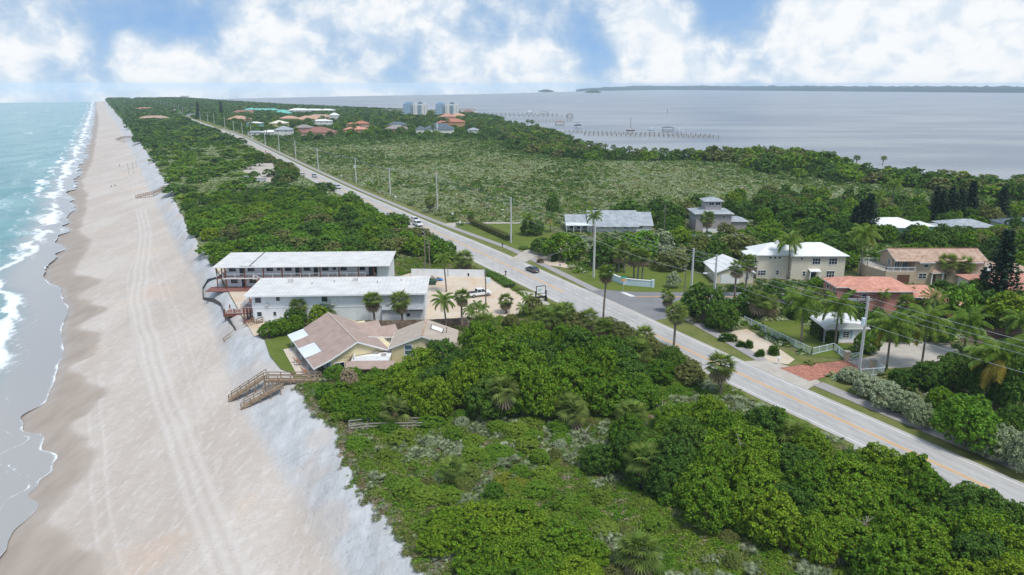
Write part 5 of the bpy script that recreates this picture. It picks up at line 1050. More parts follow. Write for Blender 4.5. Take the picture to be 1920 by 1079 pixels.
wire(TOPS['d'] + Vector((0, 0, -4)), TOPS['m2'], 1.2, 'service wire crossing the road to the motel lot', None, .02); wire(TOPS['m2'], un(797, 560, 5.5), .3, 'service wire from the lot pole to the front motel wing', None, .02); wire(TOPS['c'], TOPS['b'] + Vector((0, 0, -1)), .3, 'short wire joining the two poles at the side street', None, .025)
# ---- vehicles
M_tyre = mat('tyre_rubber', (0.02, 0.02, 0.02), .85, .2, 3); M_rim = mat('alloy_rim', (0.35, 0.35, 0.36), .35, .1, 3, metal=.6); M_carglass = mat('car_glass', (0.02, 0.026, 0.032), .08, .1, 1, spec=.7); M_head = mat('headlight_lens', (0.75, 0.75, 0.72), .15, .05, 2, spec=.6); M_tail = mat('tail_light_lens', (0.40, 0.02, 0.02), .3, .05, 2)
def paint(n, c): return mat(n, c, .3, .04, 1, coat=.6, spec=.5)
PROFILES = {  # side outlines (y forward along the car): lower body and glasshouse
    'sedan': dict(L=4.8, W=1.84, body=[(-2.4, .35), (-2.38, .75), (-2.2, .98), (-1.45, 1.03), (1.0, .98), (2.1, .80), (2.38, .62), (2.4, .32)], glass=[(-1.75, 1.02), (-1.0, 1.40), (.15, 1.44), (1.15, .97)], wb=(-1.42, 1.45), r=.33),
    'suv': dict(L=4.75, W=1.9, body=[(-2.36, .42), (-2.36, 1.08), (-2.2, 1.14), (1.1, 1.12), (2.15, 1.0), (2.36, .75), (2.38, .40)], glass=[(-2.22, 1.13), (-1.95, 1.66), (.1, 1.70), (1.0, 1.11)], wb=(-1.4, 1.45), r=.37),
    'pickup': dict(L=5.7, W=1.98, body=[(-2.85, .52), (-2.85, 1.12), (-.75, 1.12), (1.4, 1.14), (2.6, 1.06), (2.85, .85), (2.86, .48)], glass=[(-.85, 1.12), (-.68, 1.80), (.75, 1.82), (1.5, 1.13)], wb=(-1.75, 1.8), r=.41)}
def vehicle(kind, px, py, heading, col, label, z=.08, bedcol=None):
    P = PROFILES[kind]; g = un(px, py, 0); p = thing({'pickup': 'pickup_truck', 'suv': 'suv', 'sedan': 'car'}[kind], label, {'pickup': 'pickup', 'suv': 'SUV', 'sedan': 'car'}[kind], (g.x, g.y, z), heading)
    w = P['W'] / 2; m = paint('car_paint_' + '_'.join('%03d' % int(c * 999) for c in col), col)
    def loft(pts, w0, w1, zs, name, mm, par, inset=.06):
        n = len(pts); vs = []
        zmin = min(q[1] for q in pts); zmax = max(q[1] for q in pts)
        for sx, k in ((-1, 0), (-1, 1), (1, 1), (1, 0)):
            for y, z_ in pts:
                t = (z_ - zmin) / (zmax - zmin + 1e-6); ww = w0 + (w1 - w0) * t
                vs.append((sx * (ww if k else ww - inset) if True else 0, y * (1 if k == 0 else .985), z_ + (0 if k == 0 else 0)))
        b = MB(); fs = [tuple(range(n, 2 * n)), tuple(range(3 * n - 1, 2 * n - 1, -1))]
        for i in range(n): j = (i + 1) % n; fs.append((n + j, n + i, 2 * n + i, 2 * n + j))
        b.add(vs, fs); o = b.build(name, mm, par)
        bv = o.modifiers.new('bevel', 'BEVEL'); bv.width = .05; bv.segments = 2; bv.limit_method = 'ANGLE'; return o
    body = loft(P['body'], w, w * .97, 0, 'body', m, p); gl = loft(P['glass'], w * .93, w * .76, 0, 'windows', M_carglass, p)
    gy = P['glass']; b = MB(); zt = gy[1][1]; b.slab([(-w * .77, gy[1][0], zt + .02), (w * .77, gy[1][0], zt + .02), (w * .77, gy[2][0], gy[2][1] + .02), (-w * .77, gy[2][0], gy[2][1] + .02)], .035); b.build('roof', m, p)
    for sx in (-1, 1):
        for (y0, z0), (y1, z1) in ((gy[0], gy[1]), (gy[3], gy[2]), (((gy[0][0] + gy[3][0]) / 2, gy[0][1]), ((gy[1][0] + gy[2][0]) / 2, zt))): MB().bar((sx * w * .94, y0, z0), (sx * w * .775, y1, z1), .06, .08).build('pillar', m, p)
        for y in P['wb']:
            r = P['r']; t = MB(); t.tube([(sx * (w - .2), y, r), (sx * (w + .02), y, r)], r, 14); wo = t.build('wheel', M_tyre, p); t = MB(); t.tube([(sx * (w + .0), y, r), (sx * (w + .035), y, r)], r * .62, 10); t.build('rim', M_rim, wo)
        yl = P['body'][-2][0]; zl = P['body'][-2][1]; MB().box(*sorted((sx * w * .55, sx * w * .92)), yl - .06, yl + .03, zl - .08, zl + .1).build('headlight', M_head, p)
        yb = P['body'][1][0]; zb = P['body'][1][1]; MB().box(*sorted((sx * w * .66, sx * w * .95)), yb - .03, yb + .05, zb - .32, zb - .08).build('tail_light', M_tail, p)
        MB().bar((sx * (w + .02), gy[3][0] - .1, gy[3][1] + .02), (sx * (w + .18), gy[3][0] - .12, gy[3][1] + .06), .1, .13).build('mirror', m, p)
    if kind == 'pickup':
        part(p, 'bed_cover', M_black, (-w * .86, w * .86, -2.78, -.92, 1.10, 1.15)); part(p, 'tailgate', M_black, (-w * .8, w * .8, -2.89, -2.84, .62, 1.08)); part(p, 'bumper', M_black, (-w * .96, w * .96, -2.97, -2.86, .45, .62))
    part(p, 'licence_plate', M_trim, (-.26, .26, P['body'][0][0] - .03 - (.1 if kind == 'pickup' else 0), P['body'][0][0] + .01 - (.1 if kind == 'pickup' else 0), .5, .62)); part(p, 'front_grille', M_black, (-w * .5, w * .5, P['L'] / 2 - .05, P['L'] / 2 + .012, .42, .62))
    return p
vehicle('sedan', 998, 510, CA + math.pi * 0, (0.045, 0.055, 0.065), 'dark grey sedan driving on the highway', .085); vehicle('pickup', 899, 556, -math.radians(66), (0.78, 0.78, 0.78), 'white pickup with black bed cover parked in the sandy lot')
vehicle('suv', 779, 417, CA + math.pi, (0.75, 0.75, 0.74), 'white SUV leading the white truck past the roadside thicket', .085); vehicle('pickup', 783, 424, CA + math.pi, (0.74, 0.74, 0.74), 'white truck with dark front following the SUV', .085)
vehicle('suv', 634, 354, CA + math.pi, (0.42, 0.47, 0.52), 'silver blue car beside the lone dark bush on the highway', .085); vehicle('suv', 590, 333, CA + math.pi, (0.30, 0.33, 0.36), 'grey car farther down the highway', .085); vehicle('sedan', 500, 287, CA, (0.45, 0.05, 0.05), 'red car far down the highway', .085); vehicle('suv', 391, 239.5, CA, (0.7, 0.7, 0.7), 'white van very far down the highway', .085)
for i, (px, py, c, n) in enumerate(((459, 337, (0.72, 0.72, 0.72), 'white'), (466, 339, (0.20, 0.26, 0.34), 'blue grey'), (473, 340, (0.62, 0.62, 0.62), 'silver'), (482, 341, (0.75, 0.75, 0.75), 'bright white'), (491, 341, (0.55, 0.58, 0.6), 'light grey'), (508, 331, (0.05, 0.05, 0.06), 'black'), (565, 331, (0.70, 0.70, 0.70), 'pale'), (456, 313, (0.10, 0.12, 0.16), 'dark blue'))):
    vehicle('suv', px, py, CA + 1.2, c, f'{n} car parked in the beach car park' if i != 6 else 'pale car turning out of the beach car park', .06)
# ---- lot clutter
M_dump = mat('dumpster_green', (0.03, 0.085, 0.05), .6, .15, 2, dirt=.3); g = un(809, 534); p = thing('dumpster', 'dark green dumpster heaped with rubbish at the back of the motel lot', 'dumpster', g)
b = MB(); b.prism([(-1.1, -.7), (1.1, -.7), (1.1, .7), (-1.1, .7)], .2, [1.1, 1.1, 1.4, 1.4]); b.build('bin', M_dump, p); part(p, 'lid', M_dump, (-1.15, 0, -.2, .78, 1.42, 1.5)); part(p, 'side_pocket', M_black, (-1.25, -1.1, -.3, .3, .5, .7)); part(p, 'side_pocket', M_black, (1.1, 1.25, -.3, .3, .5, .7))
M_tarp = mat('blue_tarp', (0.03, 0.22, 0.55), .5, .1, 2); junk = [(M_trim, 'pile of white drywall scraps'), (M_tile_s, 'heap of tan boards'), (M_redwood, 'stack of red timber'), (M_conc, 'pale sheet of plywood debris'), (M_fencew, 'heap of broken fence boards')]
for i, ((px, py), (m, lab)) in enumerate(zip(((788, 526), (792, 529), (800, 527), (812, 524), (818, 527)), junk)):
    g = un(px, py); p = thing('debris_pile', lab + ' by the dumpster', 'debris', g, i * .7)
    for k in range(7): b = MB(); a = RNG.normal(0, .5, 3); b.bar((a[0] - .6, a[1], .1 + k * .13), (a[0] + .6, a[1] + .4 * (k % 2), .25 + k * .13 + abs(a[2]) * .3), .35, .07); b.build('board', m, p)
g = un(822, 526); b = MB(); vs = []; 
for i in range(5):
    for j in range(5): vs.append(((i - 2) * .6, (j - 2) * .45, .08 + .5 * math.exp(-((i - 2) ** 2 + (j - 2) ** 2) / 3) + .1 * math.sin(i * 2.3 + j * 1.7)))
o = b.add(vs, [(5 * i + j, 5 * i + j + 5, 5 * i + j + 6, 5 * i + j + 1) for i in range(4) for j in range(4)]).build('tarp', M_tarp, loc=g); tag(o, 'crumpled blue tarp on the ground near the dumpster', 'tarp')
g = un(882, 519.0); p = thing('air_conditioner', 'dark box unit against the white lot wall', 'appliance', g); part(p, 'case', M_black, (-.7, .7, -.35, .3, .2, 1.0)); part(p, 'stand', M_galv, (-.6, .6, -.25, .25, 0, .2))
g = un(916, 531); p = thing('utility_box', 'pale blue utility cabinet beside the slim lot pole', 'cabinet', g); part(p, 'case', M_pale, (-.5, .5, -.35, .35, .08, 1.3)); part(p, 'base', M_conc, (-.6, .6, -.45, .45, 0, .08))
# ---- patio furniture of the yellow house
M_orch = mat('orange_wood', (0.45, 0.20, 0.10), .7, .15, 3)
def deck_chair(u, v, rz, label):
    x, y = xy(u, v); p = thing('deck_chair', label, 'chair', (x, y, .05), rz, 'deck chairs on the patio')
    for i in range(4): MB().bar((-.3, .1 + i * .16, .38), (.3, .1 + i * .16, .38), .14, .03).build('seat_slat', M_orch, p)
    for i in range(4): MB().bar((-.26 + i * .175, .68, .38), (-.26 + i * .175, 1.0, 1.15), .15, .03).build('back_slat', M_orch, p)
    for x_ in (-.3, .3):
        for y_ in (.1, .7): MB().bar((x_, y_, 0), (x_, y_, .58), .06).build('leg', M_trim, p)
        MB().bar((x_, .05, .6), (x_, .8, .6), .1, .04).build('armrest', M_orch, p)
for u, v, r, l in ((25.2, 128.6, CA + 1.7, 'orange slatted deck chair in the pair by the blue wall'), (25.3, 127.0, CA + 1.5, 'orange slatted deck chair in the pair by the blue wall'), (25.3, 123.2, CA + 1.7, 'orange slatted deck chair at the stair end of the patio'), (25.4, 121.8, CA + 1.4, 'orange slatted deck chair at the stair end of the patio')): deck_chair(u, v, r, l)
x, y = xy(24.8, 122.2); p = thing('side_table', 'small orange round table between the deck chairs', 'table', (x, y, .05)); MB().tube([(0, 0, .42), (0, 0, .48)], .35, 12).build('table_top', M_orch, p); MB().tube([(0, 0, 0), (0, 0, .42)], .05, 8).build('leg', M_trim, p)
# ---- people and stakes on the beach
def person(px, py, pose, cloth, label):
    g = un(px, py, 0); 
    for _ in range(5): g = un(px, py, ter(g.x, g.y))
    p = thing('person', label, 'person', g, RNG.uniform(0, 6))
    J = {'pel': (0, 0, .95), 'che': (0, 0, 1.32), 'nec': (0, 0, 1.5), 'hea': (0, .02, 1.66), 'sl': (-.19, 0, 1.44), 'el': (-.26, .02, 1.15), 'hl': (-.27, .1, .88), 'sr': (.19, 0, 1.44), 'er': (.26, .02, 1.15), 'hr': (.27, .1, .88), 'kl': (-.1, .04, .5), 'fl': (-.11, 0, .08), 'tl': (-.11, .18, .03), 'kr': (.1, .04, .5), 'fr': (.11, 0, .08), 'tr': (.11, .18, .03)}
    if pose == 'sit': J.update(pel=(0, 0, .12), che=(0, -.18, .48), nec=(0, -.2, .64), hea=(0, -.18, .80), sl=(-.19, -.2, .58), el=(-.28, -.35, .32), hl=(-.28, -.4, .06), sr=(.19, -.2, .58), er=(.28, -.35, .32), hr=(.28, -.4, .06), kl=(-.12, .42, .40), fl=(-.12, .72, .07), tl=(-.12, .88, .05), kr=(.12, .45, .14), fr=(.12, .88, .07), tr=(.12, .92, .2))
    if pose == 'walk': J.update(kl=(-.1, .25, .52), fl=(-.11, .25, .1), tl=(-.11, .42, .06), kr=(.1, -.05, .5), fr=(.11, -.3, .12), tr=(.11, -.14, .04), hl=(-.25, -.15, .9), hr=(.25, .25, .95))
    ks = list(J); E = [('pel', 'che'), ('che', 'nec'), ('nec', 'hea'), ('che', 'sl'), ('sl', 'el'), ('el', 'hl'), ('che', 'sr'), ('sr', 'er'), ('er', 'hr'), ('pel', 'kl'), ('kl', 'fl'), ('fl', 'tl'), ('pel', 'kr'), ('kr', 'fr'), ('fr', 'tr')]
    R = dict(pel=.15, che=.16, nec=.06, hea=.10, sl=.075, el=.05, hl=.035, sr=.075, er=.05, hr=.035, kl=.075, fl=.05, tl=.035, kr=.075, fr=.05, tr=.035)
    me = bpy.data.meshes.new('body'); me.from_pydata([J[k] for k in ks], [(ks.index(a), ks.index(c)) for a, c in E], []); o = bpy.data.objects.new('body', me); COL.objects.link(o); o.parent = p; me.materials.append(mat('skin', (0.45, 0.27, 0.19), .6, .05, 3))
    o.modifiers.new('skin', 'SKIN'); me.skin_vertices[0].data[0].use_root = True
    for i, k in enumerate(ks): me.skin_vertices[0].data[i].radius = (R[k], R[k])
    o.modifiers.new('sub', 'SUBSURF').levels = 1; o.modifiers['sub'].render_levels = 1
    b = MB(); q0, q1 = Vector(J['pel']), Vector(J['nec']); b.tube([q0 - (q1 - q0) * .3, q0, q0.lerp(q1, .6), q0.lerp(q1, .93)], [.19, .19, .20, .13], 10); b.build('clothing', mat('cloth_' + cloth[0], cloth[1], .8, .1, 3), p, True)
    b = MB(); h = Vector(J['hea']); b.tube([h + Vector((0, -.02, -.02)), h + Vector((0, -.02, .06)), h + Vector((0, -.01, .12))], [.11, .105, .03], 8); b.build('hair', mat('dark_hair', (0.05, 0.035, 0.025), .7, .1, 3), p, True)
person(209, 351, 'sit', ('purple', (0.20, 0.10, 0.22)), 'person in purple sitting on the open sand'); person(216, 349, 'sit', ('navy', (0.05, 0.06, 0.14)), 'person in navy sitting on the open sand'); person(224.5, 313, 'walk', ('dark', (0.06, 0.05, 0.05)), 'person in dark clothes walking along the beach')
for i, (px, py) in enumerate(((242, 327), (240.5, 318), (239.5, 311), (250.5, 325), (249.5, 316), (249, 309), (255.5, 312), (255, 307))):
    g = un(px, py, -3.7); p = thing('beach_stake', 'thin wooden stake in the rows on the beach below the dune', 'stake', g, 0, 'stakes standing in rows on the beach'); MB().bar((0, 0, -.4), (0, 0, 1.5), .14).build('stick', M_polew, p); part(p, 'tag', M_green, (-.2, .2, -.1, -.072, 1.1, 1.45))
# ---- lagoon piers and boats
DZ = SEA + 1.5
def pier(a, b, label, w=2.4, step=5.0, ph=1.6):
    A, B = W3(*a, DZ), W3(*b, DZ); p = thing('pier', label, 'pier', (A.x, A.y, SEA)); o = Vector((A.x, A.y, SEA)); d = B - A; L = d.length; d.normalize(); s = Vector((-d.y, d.x, 0)) * (w / 2)
    MB().bar(A - o, B - o, w, .25).build('deck', M_greywood, p); n = int(L / step)
    for i in range(n + 1):
        for sg in (-1, 1): q = A - o + d * (i * step) + s * sg * 1.1; MB().bar(q - Vector((0, 0, 3)), q + Vector((0, 0, ph)), .34).build('piling', M_polew, p)
    return p
pier((1060, 246), (1340, 254.5), 'long wooden pier with boat lifts reaching far into the lagoon'); pier((1096, 251.5), (1353, 257), 'second long wooden pier running beside the first', 2.2)
pier((900, 213), (1046, 214.5), 'distant wooden pier with boathouses', 3, 8, 2.2); pier((930, 217.5), (1071, 218.5), 'distant thin wooden pier ending in a small shelter', 3, 8, 2.2); pier((990, 227.5), (1074, 225.5), 'short crooked wooden dock behind the shore trees', 2.6, 6)
def boathouse(px, py, w, d, h, roof, label):
    g = W3(px, py, SEA); p = thing('boathouse', label, 'boathouse', g)
    for x in (-w / 2, w / 2):
        for y in (0, d): MB().bar((x, y, -2), (x, y, h), .35).build('piling', M_polew, p)
    hip(p, -w / 2, w / 2, 0, d, h, 1.2, roof, .6, fascia=False); part(p, 'deck', M_greywood, (-w / 2, w / 2, 0, d, 1.3, 1.5))
boathouse(1050, 236, 11, 8, 4.6, M_tile_b, 'open boathouse with dark red roof on pilings'); boathouse(1254, 247, 12, 8, 4.2, M_dshing, 'low dark roofed boat shelter on the long pier'); boathouse(1069, 222.5, 9, 7, 6.0, M_brs, 'bare framed boat shelter on tall pilings'); boathouse(993, 213.6, 9, 7, 4.2, M_whr, 'small white roofed boathouse on the distant pier'); boathouse(1021, 214.6, 12, 8, 4.2, M_brs, 'grey roofed boathouse on the distant pier'); boathouse(1069, 218.6, 7, 6, 4, M_dshing, 'dark shelter at the end of the distant thin pier')
def boat(px, py, L, col, label, canopy=None, mast=0):
    g = W3(px, py, SEA + (1.4)); p = thing('boat', label, 'boat', g, .1); m = paint('hull_' + '%02d' % int(col[0] * 99), col); k = L / 6
    b = MB(); rows = []
    for x, w, z in ((-3, 1.0, 0), (-1, 1.15, 0), (1.2, 1.05, .05), (2.4, .6, .15), (3.1, .06, .35)): rows += [(x * k, -w * k, 1.0 * k + z), (x * k, -w * .6 * k, .1), (x * k, w * .6 * k, .1), (x * k, w * k, 1.0 * k + z)]
    fs = [(4 * i + j, 4 * i + j + 1, 4 * i + j + 5, 4 * i + j + 4) for i in range(4) for j in range(3)] + [(0, 3, 2, 1)] + [(4 * i + 3, 4 * i, 4 * i + 4, 4 * i + 7) for i in range(4)]
    b.add(rows, fs).build('hull', m, p); part(p, 'console', M_trim, (-.6 * k, .5 * k, -.5 * k, .5 * k, 1.0 * k, 1.7 * k)); part(p, 'windscreen', M_carglass, (.5 * k, .6 * k, -.5 * k, .5 * k, 1.6 * k, 2.1 * k))
    if canopy:
        part(p, 'canopy', canopy, (-1.8 * k, 1.4 * k, -.9 * k, .9 * k, 2.6 * k, 2.75 * k))
        for x in (-1.7, 1.3):
            for y in (-.8, .8): MB().bar((x * k, y * k, .9 * k), (x * k, y * k, 2.6 * k), .12).build('canopy_post', M_galv, p)
    if mast: MB().tube([(0, 0, 1), (0, 0, mast)], .25, 6).build('mast', M_polew, p)
boat(1085, 241.5, 11, (0.62, 0.68, 0.70), 'white motor boat with dark canopy on a lift beside the red roofed boathouse', M_dshing); boat(1222, 246, 9, (0.50, 0.62, 0.68), 'pale blue boat under a canopy on the long pier', M_porch); boat(1274, 247.5, 9, (0.72, 0.72, 0.72), 'white boat next to the dark boat shelter', M_trim); boat(1182, 246.5, 10, (0.20, 0.13, 0.10), 'dark work boat with a tall mast beside the long pier', None, 16); boat(1083, 236.5, 9, (0.05, 0.07, 0.12), 'dark hulled boat beside the white motor boat', M_dshing)
g = W3(1251, 213, SEA); p = thing('channel_marker', 'thin channel marker standing alone in the lagoon', 'marker', g); MB().tube([(0, 0, -2), (0, 0, 6.5)], .35, 6).build('piling', M_polew, p); part(p, 'board', M_dshing, (-.9, .9, -.45, -.37, 5.2, 6.6))
# ================================================================== vegetation
GREEN = leafmat('sea_grape_leaf', [(0.064, 0.146, 0.010), (0.094, 0.186, 0.012), (0.130, 0.224, 0.013), (0.178, 0.252, 0.015)], .09, .30, .55, tipcol=(0.27, 0.28, 0.03))
DARK = leafmat('dark_leaf', [(0.045, 0.100, 0.014), (0.064, 0.130, 0.016), (0.090, 0.160, 0.018)], .1, .22, .45)
BRIGHT = leafmat('bright_leaf', [(0.095, 0.205, 0.016), (0.130, 0.245, 0.020)], .2, .3, .40)
OLIVE = leafmat('olive_leaf', [(0.115, 0.140, 0.040), (0.150, 0.165, 0.048), (0.135, 0.180, 0.036)], .08, .22, .45)
SILVER = leafmat('silver_leaf', [(0.20, 0.25, 0.13), (0.265, 0.315, 0.185), (0.33, 0.37, 0.25)], .1, .18, .42)
GOLD = leafmat('golden_leaf', [(0.16, 0.20, 0.02), (0.20, 0.19, 0.025)], .2, .25, .4)
LOWG = leafmat('ground_cover_leaf', [(0.078, 0.172, 0.016), (0.120, 0.225, 0.020), (0.178, 0.258, 0.030), (0.15, 0.185, 0.05)], .22, .28, .45)
MIXED = leafmat('scrub_leaf', [(0.125, 0.195, 0.045), (0.20, 0.23, 0.075), (0.24, 0.28, 0.13), (0.265, 0.31, 0.175), (0.19, 0.24, 0.06)], .03, .18, .30)
BROWN = leafmat('dry_leaf', [(0.24, 0.175, 0.11), (0.34, 0.27, 0.185), (0.22, 0.19, 0.15)], .2, .15, .4)
PALM = leafmat('palm_leaf', [(0.12, 0.195, 0.035), (0.165, 0.23, 0.05), (0.205, 0.245, 0.07)], .2, .25, .40, .4)
COCO = leafmat('coconut_leaf', [(0.11, 0.195, 0.025), (0.16, 0.225, 0.04)], .2, .28, .45, .4)
YELF = leafmat('yellow_frond', [(0.38, 0.27, 0.04), (0.30, 0.26, 0.05)], .2, .25, .3, .4)
PINE = leafmat('pine_needle', [(0.020, 0.045, 0.022), (0.030, 0.06, 0.026)], .2, .08, .4)
BARK = mat('grey_bark', (0.19, 0.16, 0.13), .95, .3, 2.0, bump=.03, bscale=8); PBARK = mat('palm_bark', (0.24, 0.20, 0.165), .95, .3, 2.0, stripes=('Z', .35, .03)); BOOTS = mat('palm_boots', (0.23, 0.16, 0.11), .95, .35, 3.0, bump=.05, bscale=9)
def rnd_unit(n, rng): v = rng.normal(size=(n, 3)); return v / np.linalg.norm(v, axis=1, keepdims=True)
def diamonds(c, n, L, Wd, rng):
    n = n / np.linalg.norm(n, axis=1, keepdims=True); t = np.cross(n, rnd_unit(len(c), rng)); t /= np.linalg.norm(t, axis=1, keepdims=True) + 1e-9; b = np.cross(n, t)
    L = np.broadcast_to(L, (len(c),))[:, None] / 2; Wd = np.broadcast_to(Wd, (len(c),))[:, None] / 2
    v = np.stack([c - t * L, c + b * Wd, c + t * L, c - b * Wd], 1).reshape(-1, 3); return v, np.arange(len(v)).reshape(-1, 4)
def crown_mesh(name, seed, lobes, per, leaf, lr0, lr1):
    """crown of many small leaf rosettes standing on a bulging dome, with dark gaps between"""
    rng = np.random.default_rng(seed); d = rnd_unit(lobes * 4, rng); d = d[d[:, 2] > -.15]; keep = []
    for q in d:                                                   # keep the rosettes apart
        if all(np.dot(q, w) < math.cos(1.15 / math.sqrt(lobes)) for w in keep[-400:]): keep.append(q)
        if len(keep) >= lobes: break
    d = np.array(keep); k = len(d); bul = rnd_unit(9, rng); bul[:, 2] = np.abs(bul[:, 2]); bump = np.max(np.clip(d @ bul.T, 0, 1) ** 5, axis=1)
    rad = (.70 + .24 * bump) * rng.uniform(.88, 1.06, k); lc = d * rad[:, None]; lr = rng.uniform(lr0, lr1, k); C = []; N = []
    for i in range(k):
        q = rnd_unit(per, rng); q = q + (d[i] * .5 + np.array([0, 0, .35]))[None, :]; q /= np.linalg.norm(q, axis=1, keepdims=True)
        C.append(lc[i] + q * lr[i] * rng.uniform(.6, 1.05, per)[:, None] * np.array([1, 1, .8])); N.append(q * .8 + np.array([0, 0, .45]) + rng.normal(0, .33, (per, 3)))
    m = int(k * per * .12); q = rnd_unit(m, rng) * rng.uniform(.45, .72, m)[:, None]; q[:, 2] = np.abs(q[:, 2]); C.append(q); N.append(rnd_unit(m, rng) * .6 + q)
    C = np.concatenate(C); N = np.concatenate(N); s = rng.uniform(.75, 1.25, len(C)) * leaf; v, f = diamonds(C, N, s * 1.25, s * .95, rng); return mesh_np(name, v, f, GREEN)
def trunk_mesh(name, seed, stems=4):
    rng = np.random.default_rng(seed); b = MB()
    for i in range(stems):
        a = 2 * math.pi * (i + rng.uniform(0, .6)) / stems; r = rng.uniform(.1, .3)
        pts = [(.05 * math.cos(a), .05 * math.sin(a), -.05), (r * .6 * math.cos(a), r * .6 * math.sin(a), .25), (r * 1.3 * math.cos(a + .3), r * 1.3 * math.sin(a + .3), .5), (r * 2.2 * math.cos(a + .4), r * 2.2 * math.sin(a + .4), .8)]
        b.tube(pts, [.045, .035, .025, .012], 5)
    o = b.build('trunk', BARK); me = o.data; bpy.data.objects.remove(o); return me
CR = {'hi': [crown_mesh('crown', 100 + i, 170, 46, .064, .10, .18) for i in range(5)], 'mid': [crown_mesh('crown', 200 + i, 90, 20, .11, .12, .21) for i in range(4)], 'lo': [crown_mesh('crown', 300 + i, 44, 11, .20, .16, .26) for i in range(4)]}
TRK = [trunk_mesh('trunk', 400 + i, 3 + i % 3) for i in range(3)]
def obj_mat(o, m):
    o.material_slots[0].link = 'OBJECT'; o.material_slots[0].material = m
def bush(x, y, r, h, m, label, cat='tree', group=None, name='sea_grape_tree', lift=.0, z=None, rng=random):
    z = ter(x, y) if z is None else z; d = math.hypot(x, y); lod = 'hi' if d < 150 else ('mid' if d < 340 else 'lo')
    p = thing(name, label, cat, (x, y, z), rng.uniform(0, 6.28), group)
    c = bpy.data.objects.new('crown', rng.choice(CR[lod])); COL.objects.link(c); c.parent = p; ch = h * (1 - lift); base = h * (.30 if lift == 0 else lift + .25 * (1 - lift))
    c.location = (0, 0, base); c.scale = (r * rng.uniform(.92, 1.1), r * rng.uniform(.92, 1.1), (h - base) / .98); c.rotation_euler = (0, 0, rng.uniform(0, 6.28)); obj_mat(c, m)
    t = bpy.data.objects.new('trunk', rng.choice(TRK)); COL.objects.link(t); t.parent = p; t.scale = (r * .9, r * .9, h * .85); return p
# --------- keep-out areas
BOX = [(-72, -28, 172, 189), (-57, -17, 147, 162), (59, 87, 182, 195), (49, 61, 178, 193), (88, 121, 178, 192), (71, 98, 150, 169), (58, 69, 134, 143), (16, 49, 245, 262), (61, 82, 244, 262), (-22, -9, 121.5, 132), (-28.5, -20, 117, 130)]
for f in FAR:
    g_ = gp(f[0], f[1]); near_ = g_.y < 400; BOX.append((g_.x - f[2] / 2 - (6 if f[11] else 2), g_.x + f[2] / 2 + (5 if f[11] else 2), g_.y - (2 if near_ else 14), g_.y + f[3] + 3))
for px_ in (778, 838): g_ = gp(px_, 221.5); BOX.append((g_.x - 22, g_.x + 20, g_.y - 22, g_.y + 18))
def inpoly(x, y, poly):
    x = np.asarray(x); y = np.asarray(y); ins = np.zeros(x.shape, bool); n = len(poly); j = n - 1
    for i in range(n):
        xi, yi = poly[i]; xj, yj = poly[j]
        if yi != yj: ins ^= ((yi > y) != (yj > y)) & (x < (xj - xi) * (y - yi) / (yj - yi) + xi)
        j = i
    return ins
YH_POLY = [xy(25.2, 118.5), xy(44, 118.5), xy(44, 138.8), xy(25.2, 138.8)]
def blocked(x, y, m=0.0):
    x = np.asarray(x, float); y = np.asarray(y, float); u, v = uv(x, y)
    b = (u > RC(v) - HL(v) - 1.6 - m) & (u < RC(v) + HR(v) + 6.6 + m)
    b |= (u < CREST(v) + .4 + m * .6) | (u > SHORE(v) - 4)
    for q in KEEP: b |= inpoly(x, y, q)
    b |= inpoly(x, y, YH_POLY)
    for x0, x1, y0, y1 in BOX: b |= (x > x0 - m) & (x < x1 + m) & (y > y0 - m) & (y < y1 + m)
    return b
def fill(poly, spacing, rng=(1, 1), seed=1, margin=1.0, jitter=.5, maxn=400):
    """points spread through a plan polygon with at least the given spacing"""
    r = np.random.default_rng(seed); P = np.array(poly); x0, y0 = P.min(0); x1, y1 = P.max(0); n = int((x1 - x0) * (y1 - y0) / spacing ** 2 * 3) + 20
    X = r.uniform(x0, x1, n); Y = r.uniform(y0, y1, n); ok = inpoly(X, Y, poly) & ~blocked(X, Y, margin); out = []
    for a, b in zip(X[ok], Y[ok]):
        if all((a - c) ** 2 + (b - d) ** 2 > (spacing * (.85)) ** 2 for c, d in out): out.append((a, b))
        if len(out) >= maxn: break
    return out
PX = lambda pts, z=0: [tuple(un(x, y, z)[:2]) for x, y in pts]
R0 = random.Random(11)
def thicket(poly, spacing, hr, rr, mats, label, group, seed, margin=.8, name='sea_grape_tree', cat='tree', maxn=400, lift=0.0, dome=0.0):
    P_ = np.array(poly); cx_, cy_ = P_.mean(0); R_ = np.abs(P_ - P_.mean(0)).max()
    for i, (x, y) in enumerate(fill(poly, spacing, seed=seed, margin=margin, maxn=maxn)):
        k_ = 1 - dome * min(1, math.hypot(x - cx_, y - cy_) / R_) ** 2
        bush(x, y, R0.uniform(*rr) * (1 - .4 * (1 - k_)), R0.uniform(*hr) * k_, R0.choice(mats), label, cat, group, name, lift, rng=R0)
thicket(PX([(735, 778), (830, 795), (1000, 790), (1190, 770), (1245, 712), (1160, 672), (1000, 668), (880, 690), (800, 715), (745, 750)]), 3.9, (6.6, 9.4), (3.0, 4.8), [GREEN, GREEN, DARK], 'dense round sea grape tree in the thicket between the yellow house and the road', 'sea grape thicket behind the yellow house', 1, dome=.5)
thicket(PX([(1110, 890), (1200, 935), (1340, 962), (1490, 905), (1530, 870), (1440, 815), (1300, 805), (1190, 835)]), 3.5, (4.8, 7.4), (2.7, 4.1), [GREEN, GREEN, GREEN, DARK], 'sea grape tree in the roadside thicket across from the silver shrubs', 'roadside sea grape thicket', 2, dome=.3)
